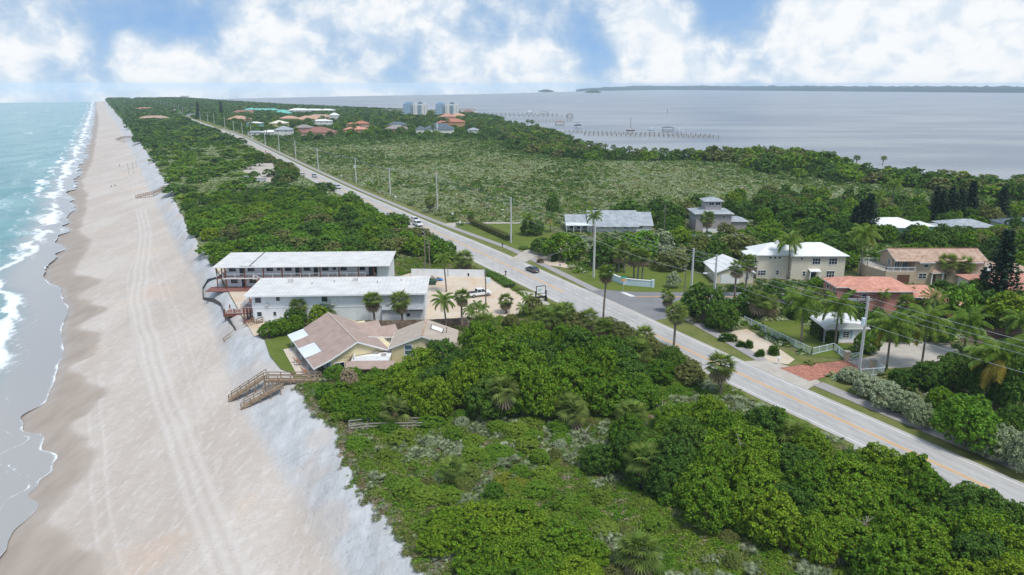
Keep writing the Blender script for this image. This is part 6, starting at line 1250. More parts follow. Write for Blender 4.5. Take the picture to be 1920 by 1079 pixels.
thicket(PX([(1290, 985), (1440, 1015), (1620, 1090), (1960, 1180), (2010, 1030), (1840, 965), (1630, 908), (1480, 930)]), 3.2, (4.2, 6.2), (2.5, 3.7), [GREEN, GREEN, GREEN, DARK], 'sea grape tree with open trunks in the thicket nearest the grey road sign', 'sea grape thicket by the grey road sign', 3, dome=.05)
thicket(PX([(785, 1015), (800, 1180), (1080, 1180), (1110, 1040), (1000, 990), (880, 985)]), 3.0, (3.2, 4.6), (2.4, 3.4), [GREEN], 'low wind clipped sea grape on the dune crest', 'low sea grapes on the dune crest', 4, dome=.35, name='sea_grape_bush', cat='bush')
thicket(PX([(590, 775), (620, 818), (700, 800), (745, 752), (700, 722), (630, 722)]), 2.4, (2.4, 3.8), (1.6, 2.4), [GREEN, BRIGHT, GREEN], 'yellowish sea grape bush beside the twin beach stairs', 'sea grape bushes by the beach stairs', 5, name='sea_grape_bush', cat='bush')
thicket(PX([(620, 712), (690, 702), (760, 715), (860, 700), (760, 740), (680, 730)]), 2.2, (2.0, 3.2), (1.4, 2.1), [GREEN, BRIGHT, LOWG], 'leafy green bush against the front of the yellow house', 'bushes in front of the yellow house', 6, name='leafy_bush', cat='bush')
thicket(PX([(500, 632), (520, 600), (590, 590), (640, 590), (690, 602), (660, 612), (600, 612), (545, 625)]), 2.6, (3.0, 5.0), (2.1, 3.1), [GREEN, DARK, GREEN], 'dark sea grape against the front motel wing', 'sea grapes against the front motel wing', 7, margin=.3)
def dune_poly(v0, v1, ua, ub): return [xy(ua, v) for v in np.linspace(v0, v1, 8)] + [xy(ub, v) for v in np.linspace(v1, v0, 8)]
thicket(dune_poly(196, 300, 23, 84), 5.6, (3.2, 6.0), (3.2, 5.4), [GREEN, DARK, GREEN, DARK, GREEN, BRIGHT, OLIVE], 'broad sea grape in the thicket behind the rear motel wing', 'thicket behind the rear motel wing', 8, margin=1.2, maxn=300, name='coastal_sea_grape')
thicket(dune_poly(300, 345, 24, 82), 6.0, (2.4, 4.2), (2.6, 3.8), [DARK, GREEN], 'dark sea grape beside the sandy track to the beach stairs', 'sea grapes by the sandy track', 9, margin=1.5, name='coastal_sea_grape')
thicket(dune_poly(345, 640, 25, 92), 15.0, (2.6, 5.0), (4.5, 8), [DARK, GREEN, GREEN], 'wind clipped dark bush in the dune scrub around the beach car park', 'dune bushes round the car park', 10, margin=2, maxn=240, name='dune_bush', cat='bush')
thicket(PX([(446, 306), (520, 300), (560, 318), (548, 352), (530, 345), (528, 322), (500, 303)]), 5.0, (4.5, 6.5), (2.6, 3.4), [DARK, OLIVE], 'dark tree shading the beach car park', 'trees shading the beach car park', 11, margin=0.5, name='shade_tree')
for i, (px, py) in enumerate(((505, 332), (477, 336), (487, 312), (470, 318))): g = un(px, py); bush(g.x, g.y, 3.2, 4.2, DARK, 'rounded tree standing inside the beach car park', 'tree', 'trees inside the car park', 'shade_tree', .3, rng=R0)
thicket(dune_poly(640, 1150, 24, 98), 17, (4, 6.5), (6, 10), [DARK, GREEN, DARK], 'dark coastal thicket tree near the distant beach houses', 'coastal thicket near the distant beach houses', 12, margin=2, maxn=150, name='dune_tree')
g = un(608, 360); bush(g.x, g.y, 5.5, 4.6, DARK, 'lone dark round bush at the highway edge', 'bush', None, 'sea_grape_bush', rng=R0)
g = un(830, 490); bush(g.x, g.y, 5.0, 6.0, GREEN, 'big sea grape beside the lot service pole', 'tree', None, rng=R0)
# named trees: (foot px, foot py, top py, half width px, material, label, name, lift)
def tree_px(px, py, top, hw, m, label, name='shade_tree', lift=0.0, cat='tree', group=None):
    g = gp(px, py); h = max(.6, zat(top, g.y) - g.z); r = hw * (g.y * CP + (CH - g.z) * SP) / FPX; return bush(g.x, g.y, r, h, m, label, cat, group, name, lift, rng=R0)
NAMED = [(1320, 600, 532, 42, DARK, 'dense dark tree wrapped round the lamp pole by the side street'), (1352, 618, 566, 34, DARK, 'dark leafy bush at the end of the picket fence'), (1298, 588, 548, 26, DARK, 'dark shrub at the corner of the side street'), (1378, 592, 556, 28, DARK, 'dark tree between the picket fence and the garage'),
         (1794, 606, 532, 38, BRIGHT, 'bright green round tree behind the coconut palms'), (1852, 604, 545, 34, DARK, 'dark tree beside the bright green round tree'), (1892, 622, 548, 42, GREEN, 'spreading tree with visible trunk above the mulch bed', 'mango_tree', .3), (1765, 562, 524, 26, DARK, 'dark tree in front of the tan house'), (1830, 566, 522, 30, DARK, 'dark tree below the tall pine'), (1742, 600, 560, 24, DARK, 'dark bush beside the date palm'),
         (1055, 486, 434, 40, GREEN, 'round green tree beside the corner lawn'), (1022, 474, 446, 28, DARK, 'dark tree behind the clipped hedge'), (1100, 474, 444, 24, SILVER, 'silvery tree in front of the low grey roofed house'), (1140, 500, 446, 38, DARK, 'deep green tree behind the tall lawn pole'), (1196, 486, 430, 40, BRIGHT, 'bright green tree in front of the low grey roofed house'), (1235, 480, 432, 32, SILVER, 'grey green tree beside the dry lawn'), (1258, 506, 470, 34, OLIVE, 'olive tree behind the entrance wall palms'), (1262, 540, 508, 14, SILVER, 'small silver shrub on the entrance lawn'),
         (1383, 486, 438, 40, OLIVE, 'rounded yellow green tree near the lookout house'), (1430, 470, 436, 30, DARK, 'dark tree behind the cream house'), (1316, 505, 470, 28, DARK, 'dark tree next to the garage'), (1245, 470, 440, 24, DARK, 'dark tree by the meter pole'), (1180, 420, 375, 40, DARK, 'large dark tree behind the low grey roofed house'), (1240, 410, 372, 32, DARK, 'second large dark tree behind the low grey roofed house'), (1000, 440, 412, 24, DARK, 'dark bush by the driveway lawn'), (1036, 405, 366, 14, DARK, 'lone tall bush in the scrub beyond the low grey roofed house'),
         (1465, 416, 374, 46, DARK, 'tall dark tree mass behind the lookout house'), (1520, 424, 378, 40, DARK, 'dark tree behind the white metal roof'), (1575, 430, 400, 36, GREEN, 'green tree above the white metal roof'),
         (1590, 716, 690, 24, SILVER, 'silver leaved shrub at the picket fence end of the footpath'), (1622, 742, 702, 30, SILVER, 'silver leaved shrub midway along the footpath'), (1664, 765, 716, 34, SILVER, 'large silver shrub in the footpath row'), (1702, 780, 734, 30, SILVER, 'silver shrub beside a dark bush'), (1725, 800, 756, 24, SILVER, 'silver shrub next to the bright green mound'), (1812, 838, 744, 62, BRIGHT, 'bright green mounded shrub beside the footpath'), (1872, 860, 800, 42, SILVER, 'silver shrub past the bright green mound'), (1925, 890, 812, 42, SILVER, 'silver shrub at the far end of the footpath row'),
         (1690, 726, 692, 28, DARK, 'dark bush behind the silver shrubs'), (1735, 730, 676, 34, DARK, 'dark tree behind the silver shrub row'), (1786, 730, 664, 40, DARK, 'broad dark tree beside the concrete drive'), (1845, 752, 668, 44, DARK, 'dark tree behind the yellowing coconut palm'), (1905, 775, 664, 46, DARK, 'dark tree right beside the yellowing coconut palm'), (1760, 768, 728, 30, GREEN, 'green shrub above the bright mound'), (1900, 820, 760, 40, DARK, 'dark shrub behind the silver shrubs by the palm'),
         (1410, 580, 540, 30, DARK, 'dark shrub behind the picket fence palms'), (1460, 560, 528, 28, DARK, 'dark shrub in front of the cream house'), (1530, 552, 520, 22, GREEN, 'green shrub at the cream house door'), (1500, 595, 560, 34, DARK, 'dark shrub mass beside the curved roof cottage'), (1640, 620, 580, 30, DARK, 'dark shrub behind the curved roof cottage'), (1700, 618, 580, 30, DARK, 'dark shrub under the pink house'), (1600, 600, 566, 26, DARK, 'dark shrub against the pink house wall'),
         (1000, 590, 555, 20, OLIVE, 'olive shrub beside the motel sign'), (960, 612, 590, 18, OLIVE, 'olive shrub at the end of the board fence'), (1070, 625, 585, 30, OLIVE, 'olive shrub at the road edge below the sign'), (1160, 640, 605, 28, OLIVE, 'olive shrub by the road edge palm'), (1215, 672, 630, 28, OLIVE, 'olive shrub beside the leaning road edge palm'), (1290, 720, 680, 30, OLIVE, 'olive shrub where the grass verge narrows'), (1260, 700, 650, 26, DARK, 'dark shrub below the leaning road edge palm'), (975, 640, 612, 26, DARK, 'dark shrub behind the tan annex'),
         (1560, 628, 588, 26, DARK, 'dark leafy shrub behind the curved roof cottage wall'), (1625, 660, 622, 24, GREEN, 'green shrub beside the gate pillar'), (1680, 640, 604, 26, DARK, 'dark tree between the coconut palms and the pink house'), (1600, 575, 536, 22, GREEN, 'green tree at the seaward corner of the pink house'), (1712, 575, 540, 24, DARK, 'dark tree before the orange tiled wing'), (1545, 575, 540, 22, OLIVE, 'olive tree between the cream house and the cottage'), (1755, 640, 600, 30, GREEN, 'green tree beside the drooping coconut palm'), (1850, 690, 640, 34, GREEN, 'green tree on the far lawn edge'),
         (655, 738, 692, 22, BROWN, 'dead grey brown bush beside the boardwalk')]
for t in NAMED:
    nm = t[6] if len(t) > 6 else ('silver_shrub' if t[4] is SILVER else 'shade_tree'); lf = t[7] if len(t) > 7 else 0
    tree_px(t[0], t[1], t[2], t[3], t[4], t[5], nm, lf, 'shrub' if ('shrub' in t[5] or 'bush' in t[5]) else 'tree')
# fills between the houses on the lagoon side
NB = [(86, 150), (150, 140), (190, 190), (215, 300), (120, 330), (60, 285), (48, 264), (50, 200), (62, 197), (88, 196), (122, 196), (124, 178), (100, 170)]
thicket(NB, 6.2, (3.5, 7.0), (2.8, 4.4), [DARK, GREEN, OLIVE, DARK, GREEN], 'leafy tree among the gardens on the lagoon side of the highway', 'garden trees on the lagoon side', 20, margin=1.6, name='garden_tree', maxn=230)
thicket([(86, 60), (180, 40), (190, 135), (100, 140), (84, 118), (76, 98)], 5.0, (3.0, 5.5), (2.4, 3.8), [DARK, GREEN, OLIVE], 'leafy tree in the garden beyond the silver shrubs', 'garden trees beyond the silver shrubs', 21, margin=1.2, name='garden_tree', maxn=80)
lag_poly = [xy(SHORE(v) - 75, v) for v in np.arange(150, 800, 40)] + [xy(SHORE(v) - 5, v) for v in np.arange(790, 149, -40)]
thicket(lag_poly, 10.6, (6.0, 9.0), (4.5, 7.5), [DARK, GREEN, DARK, OLIVE], 'tall tree in the woods along the lagoon shore', 'woods along the lagoon shore', 22, margin=1, name='shore_tree', maxn=290)
head = [xy(SHORE(v) - 62, v) for v in (318, 345, 370, 398)] + [xy(SHORE(v) - 6, v) for v in (398, 370, 345, 318)]
thicket(head, 8.5, (9, 12.5), (5, 7.5), [GREEN, DARK, GREEN, OLIVE], 'tall spreading tree on the wooded headland in the lagoon', 'trees on the wooded headland', 24, margin=.5, name='headland_tree')
est = [xy(u_, v_) for u_, v_ in ((118, 655), (118, 1150), (560, 1180), (480, 700), (440, 620), (250, 620))]
thicket(est, 13.0, (4.5, 8.0), (3.5, 6.0), [DARK, DARK, GREEN], 'dark tree among the houses of the distant estate', 'trees among the estate houses', 23, margin=2, name='estate_tree', maxn=290)
# --------- palms
def fan(rng, L=.85, blades=11, droop=.35):                      # one fan leaf pointing along +x from the origin
    vs = [(0, 0, 0)]; fs = []; n = blades
    for i in range(n * 2 + 1):
        a = math.radians(-105 + 210 * i / (2 * n)); r = L * (1.0 if i % 2 else .42) * (1 - .1 * abs(a) / 1.8); vs.append((r * math.cos(a), r * math.sin(a), -droop * (r / L) ** 2 * L * (.6 + .6 * abs(a) / 1.8)))
    for i in range(1, n * 2 + 1): fs.append((0, i, i + 1))
    return np.array(vs), fs
def place(V, F, M, acc): n = len(acc[0]); acc[0].extend((M @ Vector(v))[:] for v in V); acc[1].extend(tuple(i + n for i in f) for f in F)
def sabal_parts(seed):
    rng = np.random.default_rng(seed); A = ([], []); D = ([], []); V, F = fan(rng)
    for i in range(36):
        az = i * 2.39996 + rng.normal(0, .1); el = math.radians(80 - 96 * ((i + .5) / 36) ** .9 + rng.normal(0, 6)); pl = rng.uniform(.75, 1.05)
        M = Matrix.Rotation(az, 4, 'Z') @ Matrix.Rotation(-el, 4, 'Y') @ Matrix.Translation((pl, 0, 0)) @ Matrix.Rotation(math.radians(rng.uniform(5, 30)), 4, 'Y') @ Matrix.Rotation(rng.normal(0, .25), 4, 'X'); place(V, F, M, A)
        n = len(A[0]); q = [Matrix.Rotation(az, 4, 'Z') @ Matrix.Rotation(-el, 4, 'Y') @ Vector(k) for k in ((0, -.03, 0), (0, .03, 0), (pl, .02, 0), (pl, -.02, 0))]; A[0].extend(k[:] for k in q); A[1].append((n, n + 1, n + 2, n + 3))
    for i in range(22):
        az = i * 2.39996; el = math.radians(-22 - 50 * rng.random()); M = Matrix.Rotation(az, 4, 'Z') @ Matrix.Rotation(-el, 4, 'Y') @ Matrix.Translation((.7, 0, -.1)) @ Matrix.Rotation(.4, 4, 'Y') @ Matrix.Scale(1.45, 4); place(V, F, M, D)
    out = []
    for (v, f), nm, m in ((A, 'crown', PALM), (D, 'dead_skirt', BROWN)):
        me = bpy.data.meshes.new(nm); me.from_pydata([tuple(k) for k in v], [], f); me.materials.append(m); me.update(); out.append(me)
    return out
SAB = [sabal_parts(500 + i) for i in range(3)]
def trunk_tube(h, r, lean=(0, 0), curve=0.0, m=None, name='trunk'):
    b = MB(); n = 6; b.tube([(lean[0] * (i / n) ** 1.6 * h, lean[1] * (i / n) ** 1.6 * h, -.2 + (h + .2) * i / n) for i in range(n + 1)], [r * (1.25 - .35 * i / n) for i in range(n + 1)], 7); o = b.build(name, m or PBARK, smooth=True); return o
def sabal(x, y, h, label, group=None, s=1.0, z=None, dead=True):
    s = s * 1.28; z = ter(x, y) if z is None else z; p = thing('cabbage_palm', label, 'palm', (x, y, z), R0.uniform(0, 6.28), group); ht = max(.4, h - 1.25 * s); a, d = R0.choice(SAB)
    t = trunk_tube(ht, .2, (R0.uniform(-.04, .04), R0.uniform(-.04, .04)), m=PBARK); t.parent = p; top = Vector(t.data.vertices[-4].co); top.z = ht
    c = bpy.data.objects.new('crown', a); COL.objects.link(c); c.parent = p; c.location = (top.x, top.y, ht); c.scale = (s * R0.uniform(.9, 1.15), s * R0.uniform(.9, 1.15), s * R0.uniform(.85, 1.2)); c.rotation_euler = (R0.uniform(-.22, .22), R0.uniform(-.22, .22), R0.uniform(0, 6.28))
    if dead: k = bpy.data.objects.new('dead_skirt', d); COL.objects.link(k); k.parent = p; k.location = (top.x, top.y, ht - .05); k.scale = (s, s, s)
    if h > 3: b = MB(); b.tube([(0, 0, ht - 1.4 * s), (0, 0, ht - .5 * s), (0, 0, ht + .1)], [.2, .34 * s, .25 * s], 8); o = b.build('leaf_boots', BOOTS, p); o.location = (top.x, top.y, 0)
    return p
def frond_mesh(seed, L=4.2, pairs=24, up=.9, m=COCO, wid=.17, ll=1.0, rigid=False):
    rng = np.random.default_rng(seed); vs = []; fs = []; pts = []
    for i in range(15): t = i / 14; pts.append(Vector((L * (t * .96 - .1 * t * t), 0, L * (up * .80 * t - (.85 if not rigid else .55) * t * t))))
    for i in range(14):
        n = len(vs); w = .045 * (1 - i / 16); a, b = pts[i], pts[i + 1]; vs += [(a.x, -w, a.z), (a.x, w, a.z), (b.x, w * .9, b.z), (b.x, -w * .9, b.z)]; fs.append((n, n + 1, n + 2, n + 3))
    for k in range(pairs):
        t = .1 + .88 * k / pairs; q = t * 14; i = min(13, int(q)); P = pts[i].lerp(pts[i + 1], q - i); d = (pts[i + 1] - pts[i]).normalized(); l = ll * math.sin(math.pi * (.12 + .80 * t)) ** .7
        for sg in (-1, 1):
            side = Vector((d.x * .45, sg * .85, d.z * .45 - .42 - .25 * rng.random())).normalized(); e = P + side * l + Vector((0, 0, -.22 * l)); mdl = P + side * l * .5 + Vector((0, 0, .02)); w = Vector((wid / 2, 0, 0)); n = len(vs)
            vs += [tuple(P - w * .5), tuple(P + w * .5), tuple(mdl + w), tuple(mdl - w), tuple(e)]; fs += [(n, n + 1, n + 2, n + 3), (n + 3, n + 2, n + 4)]
    me = bpy.data.meshes.new('frond'); me.from_pydata(vs, [], fs); me.materials.append(m); me.update(); return me
FR = [frond_mesh(600 + i) for i in range(3)]; FRY = frond_mesh(610, m=YELF); FRS = [frond_mesh(620 + i, 2.0, 14, 1.1, COCO, .10, .6) for i in range(2)]; FRD = [frond_mesh(630 + i, 3.2, 26, .95, PALM, .07, .5, True) for i in range(2)]
def coconut(x, y, h, label, n=20, s=1.0, lean=None, yellow=0, fr=None, name='coconut_palm', group=None, tr=.16):
    z = ter(x, y); p = thing(name, label, 'palm', (x, y, z), 0, group); ht = max(.8, h - 1.6 * s); lean = lean or (R0.uniform(-.08, .08), R0.uniform(-.08, .08)); t = trunk_tube(ht, tr, lean); t.parent = p; top = (lean[0] * ht, lean[1] * ht, ht)
    for i in range(n):
        o = bpy.data.objects.new('frond', FRY if i >= n - yellow else R0.choice(fr or FR)); COL.objects.link(o); o.parent = p; o.location = top; el = 72 - 104 * (i + .5) / n; o.rotation_euler = (R0.uniform(-.2, .2), -math.radians(el + R0.uniform(-7, 7)) + .25, i * 2.39996 + R0.uniform(-.2, .2)); k = s * R0.uniform(.85, 1.08); o.scale = (k, k, k)
    if fr is None:
        for i in range(3): MB().tube([(top[0] + .25 * math.cos(i * 2.1), top[1] + .25 * math.sin(i * 2.1), ht - .42), (top[0] + .25 * math.cos(i * 2.1), top[1] + .25 * math.sin(i * 2.1), ht - .12)], [.12, .15], 6).build('coconut', OLIVE, p)
    return p
def pp(fn, px, py, top, label, **k): g = gp(px, py); return fn(g.x, g.y, zat(top, g.y) - g.z, label, **k)
for a in [(1350, 744, 664, 'cabbage palm standing alone at the road edge across from the brick driveway', 1.25), (1205, 918, 838, 'cabbage palm with brown skirt rising from the foreground thicket', 1.15), (1263, 657, 572, 'slim cabbage palm at the narrow grass verge across from the lamp pole', 1.0), (1131, 598, 497, 'tall thin palm standing alone at the road edge below the side street', 1.05), (755, 612, 550, 'cabbage palm with grey trunk by the board fence', 1.15), (703, 612, 547, 'cabbage palm against the white motel wall', 1.15), (561, 606, 562, 'cabbage palm in the sea grape by the motel porch', 1.0), (615, 600, 562, 'bushy low cabbage palm before the white motel wall', 1.25),
          (940, 792, 712, 'cabbage palm with dead fronds at the front of the sea grape thicket', 1.2), (1065, 800, 742, 'low cabbage palm at the edge of the sea grape thicket', 1.2), (1075, 806, 752, 'spreading palm beside the sea grape thicket', 1.1), (1490, 858, 792, 'cabbage palm crown buried in the roadside thicket', 1.3), (1196, 1075, 1006, 'low cabbage palm with tan skirt in the foreground scrub', 1.25), (848, 905, 862, 'small palm with hanging dead fronds in the silver scrub', 1.0), (740, 798, 752, 'low palm with tan dead fronds above the grey boardwalk', 1.3), (1185, 800, 752, 'tan low palm in the clearing behind the thicket', 1.2), (907, 622, 588, 'bushy palm at the end of the board fence', 1.3), (866, 618, 544, 'thin fan palm beside the board fence', .9), (949, 588, 552, 'short fan palm at the lot edge', .95), (1210, 660, 612, 'cabbage palm clump at the road edge near the lone tall palm', 1.2), (1195, 690, 640, 'drooping palm beside the thicket at the road edge', 1.3), (1020, 620, 575, 'silvery drooping palm below the motel sign', 1.3), (1060, 622, 570, 'leafy palm beside the motel sign bed', 1.3), (1100, 625, 580, 'drooping palm at the road edge bed', 1.2), (1130, 640, 598, 'low palm below the lone tall palm', 1.1),
          (1188, 527, 470, 'cabbage palm in the cluster behind the entrance wall', 1.15), (1195, 529, 468, 'cabbage palm in the cluster behind the entrance wall', 1.1), (1204, 530, 466, 'cabbage palm in the cluster behind the entrance wall', 1.15), (1160, 512, 462, 'cabbage palm in the cluster behind the entrance wall', 1.2), (1170, 512, 458, 'cabbage palm in the cluster behind the entrance wall', 1.2), (1324, 452, 398, 'brown skirted cabbage palm in front of the lookout house', 1.3), (806, 400, 368, 'brown dead looking palm beside a scrub pole', 1.3), (884, 420, 396, 'small palm by the long driveway', .9), (1397, 550, 478, 'cabbage palm in front of the cream house corner', 1.1), (1377, 556, 488, 'cabbage palm in front of the garage', 1.1), (1770, 532, 476, 'dark cabbage palm in front of the tan house', 1.4), (1802, 532, 482, 'spreading cabbage palm beside the tan house', 1.3), (1690, 600, 555, 'fan palm in front of the pink house', 1.2), (1420, 600, 545, 'shaggy palm behind the picket fence', 1.4), (1440, 596, 552, 'bushy palm behind the picket fence', 1.3), (870, 510, 470, 'brown shaggy palm behind the white lot wall', 1.5), (1250, 585, 548, 'fan palm at the side street corner', .9)]:
    pp(sabal, a[0], a[1], a[2], a[3], s=a[4], group='palms behind the entrance wall' if 'cluster behind' in a[3] else None)
for a in [(837, 548, 476, 'tall coconut palm in the sandy motel lot', 16, .62, 0), (837, 618, 554, 'coconut palm in front of the board fence', 16, .68, 0), (1662, 692, 592, 'coconut palm beside the gated drive', 22, 1.0, 1), (1727, 692, 586, 'coconut palm with orange nuts beside the concrete drive', 22, 1.0, 2), (1862, 764, 650, 'yellowing coconut palm above the silver shrubs', 24, 1.15, 9), (1478, 526, 442, 'slender coconut palm in front of the cream house', 15, .85, 0), (1502, 646, 552, 'coconut palm on the fenced lawn', 20, .95, 0), (1565, 648, 558, 'leaning coconut palm beside the curved roof cottage', 20, .9, 0), (1612, 518, 428, 'tall curved coconut palm between the cream and tan houses', 18, 1.0, 1), (1805, 668, 590, 'drooping coconut palm on the far lawn', 20, .95, 0), (1667, 412, 340, 'very tall palm beyond the teal house', 15, .9, 0), (1643, 412, 362, 'tall pale trunked palm beyond the teal house', 14, .8, 0), (1110, 452, 398, 'coconut palm in front of the low grey roofed house', 14, .8, 0), (990, 442, 402, 'coconut palm by the driveway lawn', 14, .8, 0), (1032, 436, 402, 'yellowish coconut palm beside the white porch', 14, .75, 4), (1905, 640, 590, 'coconut palm at the far lawn edge', 16, .8, 0)]:
    pp(coconut, a[0], a[1], a[2], a[3], n=a[4] + 4, s=a[5] * (1.22 if a[0] > 1400 else 1.1), yellow=a[6])
pp(coconut, 1742, 612, 545, 'stiff fronded date palm in front of the pink house', n=30, s=1.0, fr=FRD, name='date_palm')
for px, py, top, lab in ((880, 600, 566, 'slim areca palm in the lot clump'), (893, 604, 562, 'areca palm with dark stems in the lot clump'), (905, 600, 566, 'areca palm leaning to the lot in the clump'), (885, 610, 574, 'short areca palm at the foot of the clump'), (1035, 612, 572, 'feathery palm in the sign bed'), (990, 575, 548, 'small palm beside the sandy lot entrance'), (982, 596, 566, 'yellowish small palm in the sand bed by the sign'), (1085, 625, 585, 'feathery palm at the road side bed'), (1650, 585, 540, 'feathery palm against the pink house'), (1535, 548, 518, 'small palm by the cream house door'), (1480, 575, 540, 'small palm in the dark shrubs before the cream house')):
    pp(coconut, px, py, top, lab, n=14, fr=FRS, name='areca_palm', s=1.0, tr=.07)
# small countable palms far off along the lagoon shore and in the estate
for i, (px, py, top) in enumerate(((1073, 262, 240), (1102, 268, 248), (1108, 268, 250), (1126, 272, 250), (1135, 272, 254), (1150, 274, 250), (1180, 276, 252), (1207, 280, 258), (1226, 280, 254), (1240, 282, 254), (1249, 282, 256), (1268, 284, 258), (1283, 286, 262), (1290, 286, 254), (1296, 288, 262), (1332, 292, 262), (1560, 318, 276), (1550, 316, 276), (1606, 345, 306), (1655, 350, 310), (1520, 312, 276), (1490, 305, 270))):
    q = 310.0; g = gp(px, q)
    while q > 235 and uv(g.x, g.y)[0] < SHORE(uv(g.x, g.y)[1]) - 9: q -= .5; g = gp(px, q)
    sabal(g.x, g.y, min(9.5, max(6.5, zat(top, g.y) - g.z)), 'far cabbage palm rising above the lagoon shore woods', 'palms along the lagoon shore', s=1.25, dead=False)
for i in range(46):
    u_, v_ = R0.uniform(130, 470), R0.uniform(690, 1060); x, y = xy(u_, v_)
    if not blocked(x, y, 1): sabal(x, y, R0.uniform(8, 12), 'far palm rising between the estate houses', 'palms between the estate houses', s=1.5, dead=False)
# --------- pines
def pine_mesh(seed, whorls=20, per=7):
    rng = np.random.default_rng(seed); C = []; N = []
    for w in range(whorls):
        t = w / whorls; z = .08 + .9 * t; rad = .27 * (1 - t) ** .8 + .02
        for k in range(per):
            a = 2 * math.pi * k / per + w * .9 + rng.normal(0, .15); L = rad * rng.uniform(.75, 1.15)
            for q in np.linspace(.12, 1, 8):
                for _ in range(3): C.append((L * q * math.cos(a) + rng.normal(0, .012), L * q * math.sin(a) + rng.normal(0, .012), z + .035 * q ** 2 + rng.normal(0, .008))); N.append((rng.normal(0, .5), rng.normal(0, .5), 1))
    v, f = diamonds(np.array(C), np.array(N), .06, .035, rng); return mesh_np('foliage', v, f, PINE)
PM = [pine_mesh(700 + i) for i in range(2)]
def pine(px, py, top, wide, label, group=None):
    g = gp(px, py); h = zat(top, g.y) - g.z; p = thing('norfolk_pine', label, 'pine', g, R0.uniform(0, 6), group); c = bpy.data.objects.new('foliage', R0.choice(PM)); COL.objects.link(c); c.parent = p; r = wide * h; c.scale = (r, r, h); b = MB(); b.tube([(0, 0, -.2), (0, 0, h * .97)], [h * .018, .03], 6); b.build('trunk', BARK, p)
pine(1868, 572, 428, .9, 'tall dark tiered pine beside the tan house'); pine(1838, 560, 500, .8, 'small dark pine below the tall tiered pine')
for a in [(1600, 440, 384), (1625, 440, 362), (1750, 415, 348), (1762, 418, 356), (1778, 418, 350), (1795, 416, 352), (1815, 414, 338), (1873, 420, 348), (1612, 436, 372), (1786, 418, 360)]: pine(*a, 1.0, 'dark pine in the stand behind the garden trees', 'pines behind the garden trees')
pine(373, 224, 190, .55, 'tall narrow pine beside the highway near the estate, nearer the beach'); pine(416, 219, 189, .6, 'tall narrow pine beside the sand roofed estate house')
# --------- bare snags standing out of the thickets
def snag(px, py, h, label):
    g = gp(px, py); p = thing('bare_snag', label, 'dead tree', g, R0.uniform(0, 6)); MB().tube([(0, 0, -.2), (.15, .1, h * .5), (.1, .25, h * .8)], [.12, .08, .05], 6).build('trunk', M_greywood, p)
    for k in range(9):
        a = k * 2.4; z0 = h * R0.uniform(.35, .8); l = R0.uniform(.6, 1.5); q = Vector((.12 + l * math.cos(a), .15 + l * math.sin(a), z0 + l * R0.uniform(.3, .9))); MB().tube([(.12, .15, z0), tuple((Vector((.12, .15, z0)) + q) / 2 + Vector((0, 0, .08))), tuple(q)], [.05, .035, .015], 5).build('branch', M_greywood, p)
for a in ((960, 690, 7.4, 'grey bare snag on top of the thicket behind the yellow house'), (880, 640, 5.2, 'pale bare snag behind the tan annex'), (1240, 800, 4.2, 'bare grey snag in the clearing beside the roadside thicket'), (1290, 870, 6.0, 'bare snag poking out of the roadside thicket'), (1620, 1040, 5.6, 'bare snag in the thicket by the grey road sign'), (1030, 770, 3.6, 'leaning bare snag at the front of the thicket'), (560, 590, 4.6, 'bare snag in the sea grape by the motel porch'), (1380, 900, 6.3, 'pale bare snag among the roadside sea grapes'), (1100, 830, 2.4, 'low bare branches in the silver scrub')): snag(*a)
# --------- hedges
def hedge(pts, h, w, m, label, name='hedge', dens=26, leaf=.28, tall=None):
    rng = np.random.default_rng(len(label)); o0 = Vector((pts[0][0], pts[0][1], ter(*pts[0]))); p = thing(name, label, 'hedge', o0); C = []; N = []
    for a, b in zip(pts, pts[1:]):
        A, B = np.array(a), np.array(b); L = np.linalg.norm(B - A); n = int(L * dens * (w + 2 * h)); d = (B - A) / L; s = np.array((-d[1], d[0])); t = rng.uniform(0, L, n); q = rng.uniform(-h, w + h, n)
        off = np.clip(q, 0, w) - w / 2; zz = np.where(q < 0, h + q, np.where(q > w, h - (q - w), h)) + rng.normal(0, .07, n); nx = np.where(q < 0, -1, np.where(q > w, 1, 0)); off = off + rng.normal(0, .09, n)
        xy_ = A[None] + d[None] * t[:, None] + s[None] * off[:, None]; C.append(np.stack([xy_[:, 0] - o0.x, xy_[:, 1] - o0.y, np.maximum(zz, .05)], 1)); N.append(np.stack([s[0] * nx, s[1] * nx, np.where(nx == 0, 1, .3)], 1) + rng.normal(0, .4, (n, 3)))
    v, f = diamonds(np.concatenate(C), np.concatenate(N), leaf, leaf * .7, rng); me = mesh_np('foliage', v, f, m); link_mesh(me, 'foliage', p)
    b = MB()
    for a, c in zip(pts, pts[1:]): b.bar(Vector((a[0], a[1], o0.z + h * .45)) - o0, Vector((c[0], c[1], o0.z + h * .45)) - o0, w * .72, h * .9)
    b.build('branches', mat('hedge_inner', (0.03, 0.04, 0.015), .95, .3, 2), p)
hedge(PX([(886, 421), (920, 436), (956, 452)]), 1.7, 2.2, OLIVE, 'long clipped brownish hedge beside the corner lawn'); hedge([(59.7, 136.6), (59.7, 141.5)], 2.7, .7, DARK, 'tall dark clipped hedge on the cottage side wall'); hedge([(60.0, 135.3), (62.4, 135.3)], 2.6, .7, DARK, 'tall dark clipped hedge on the cottage front corner')
hedge(PX([(905, 512), (930, 522), (958, 540)]), .9, 3.0, BRIGHT, 'low green hedge between the motel lot and the highway'); hedge(PX([(1570, 662), (1630, 664)]), .8, 1.0, DARK, 'low dark hedge inside the gate'); hedge(PX([(800, 612), (890, 622)]), .7, 1.2, OLIVE, 'low hedge at the foot of the board fence')
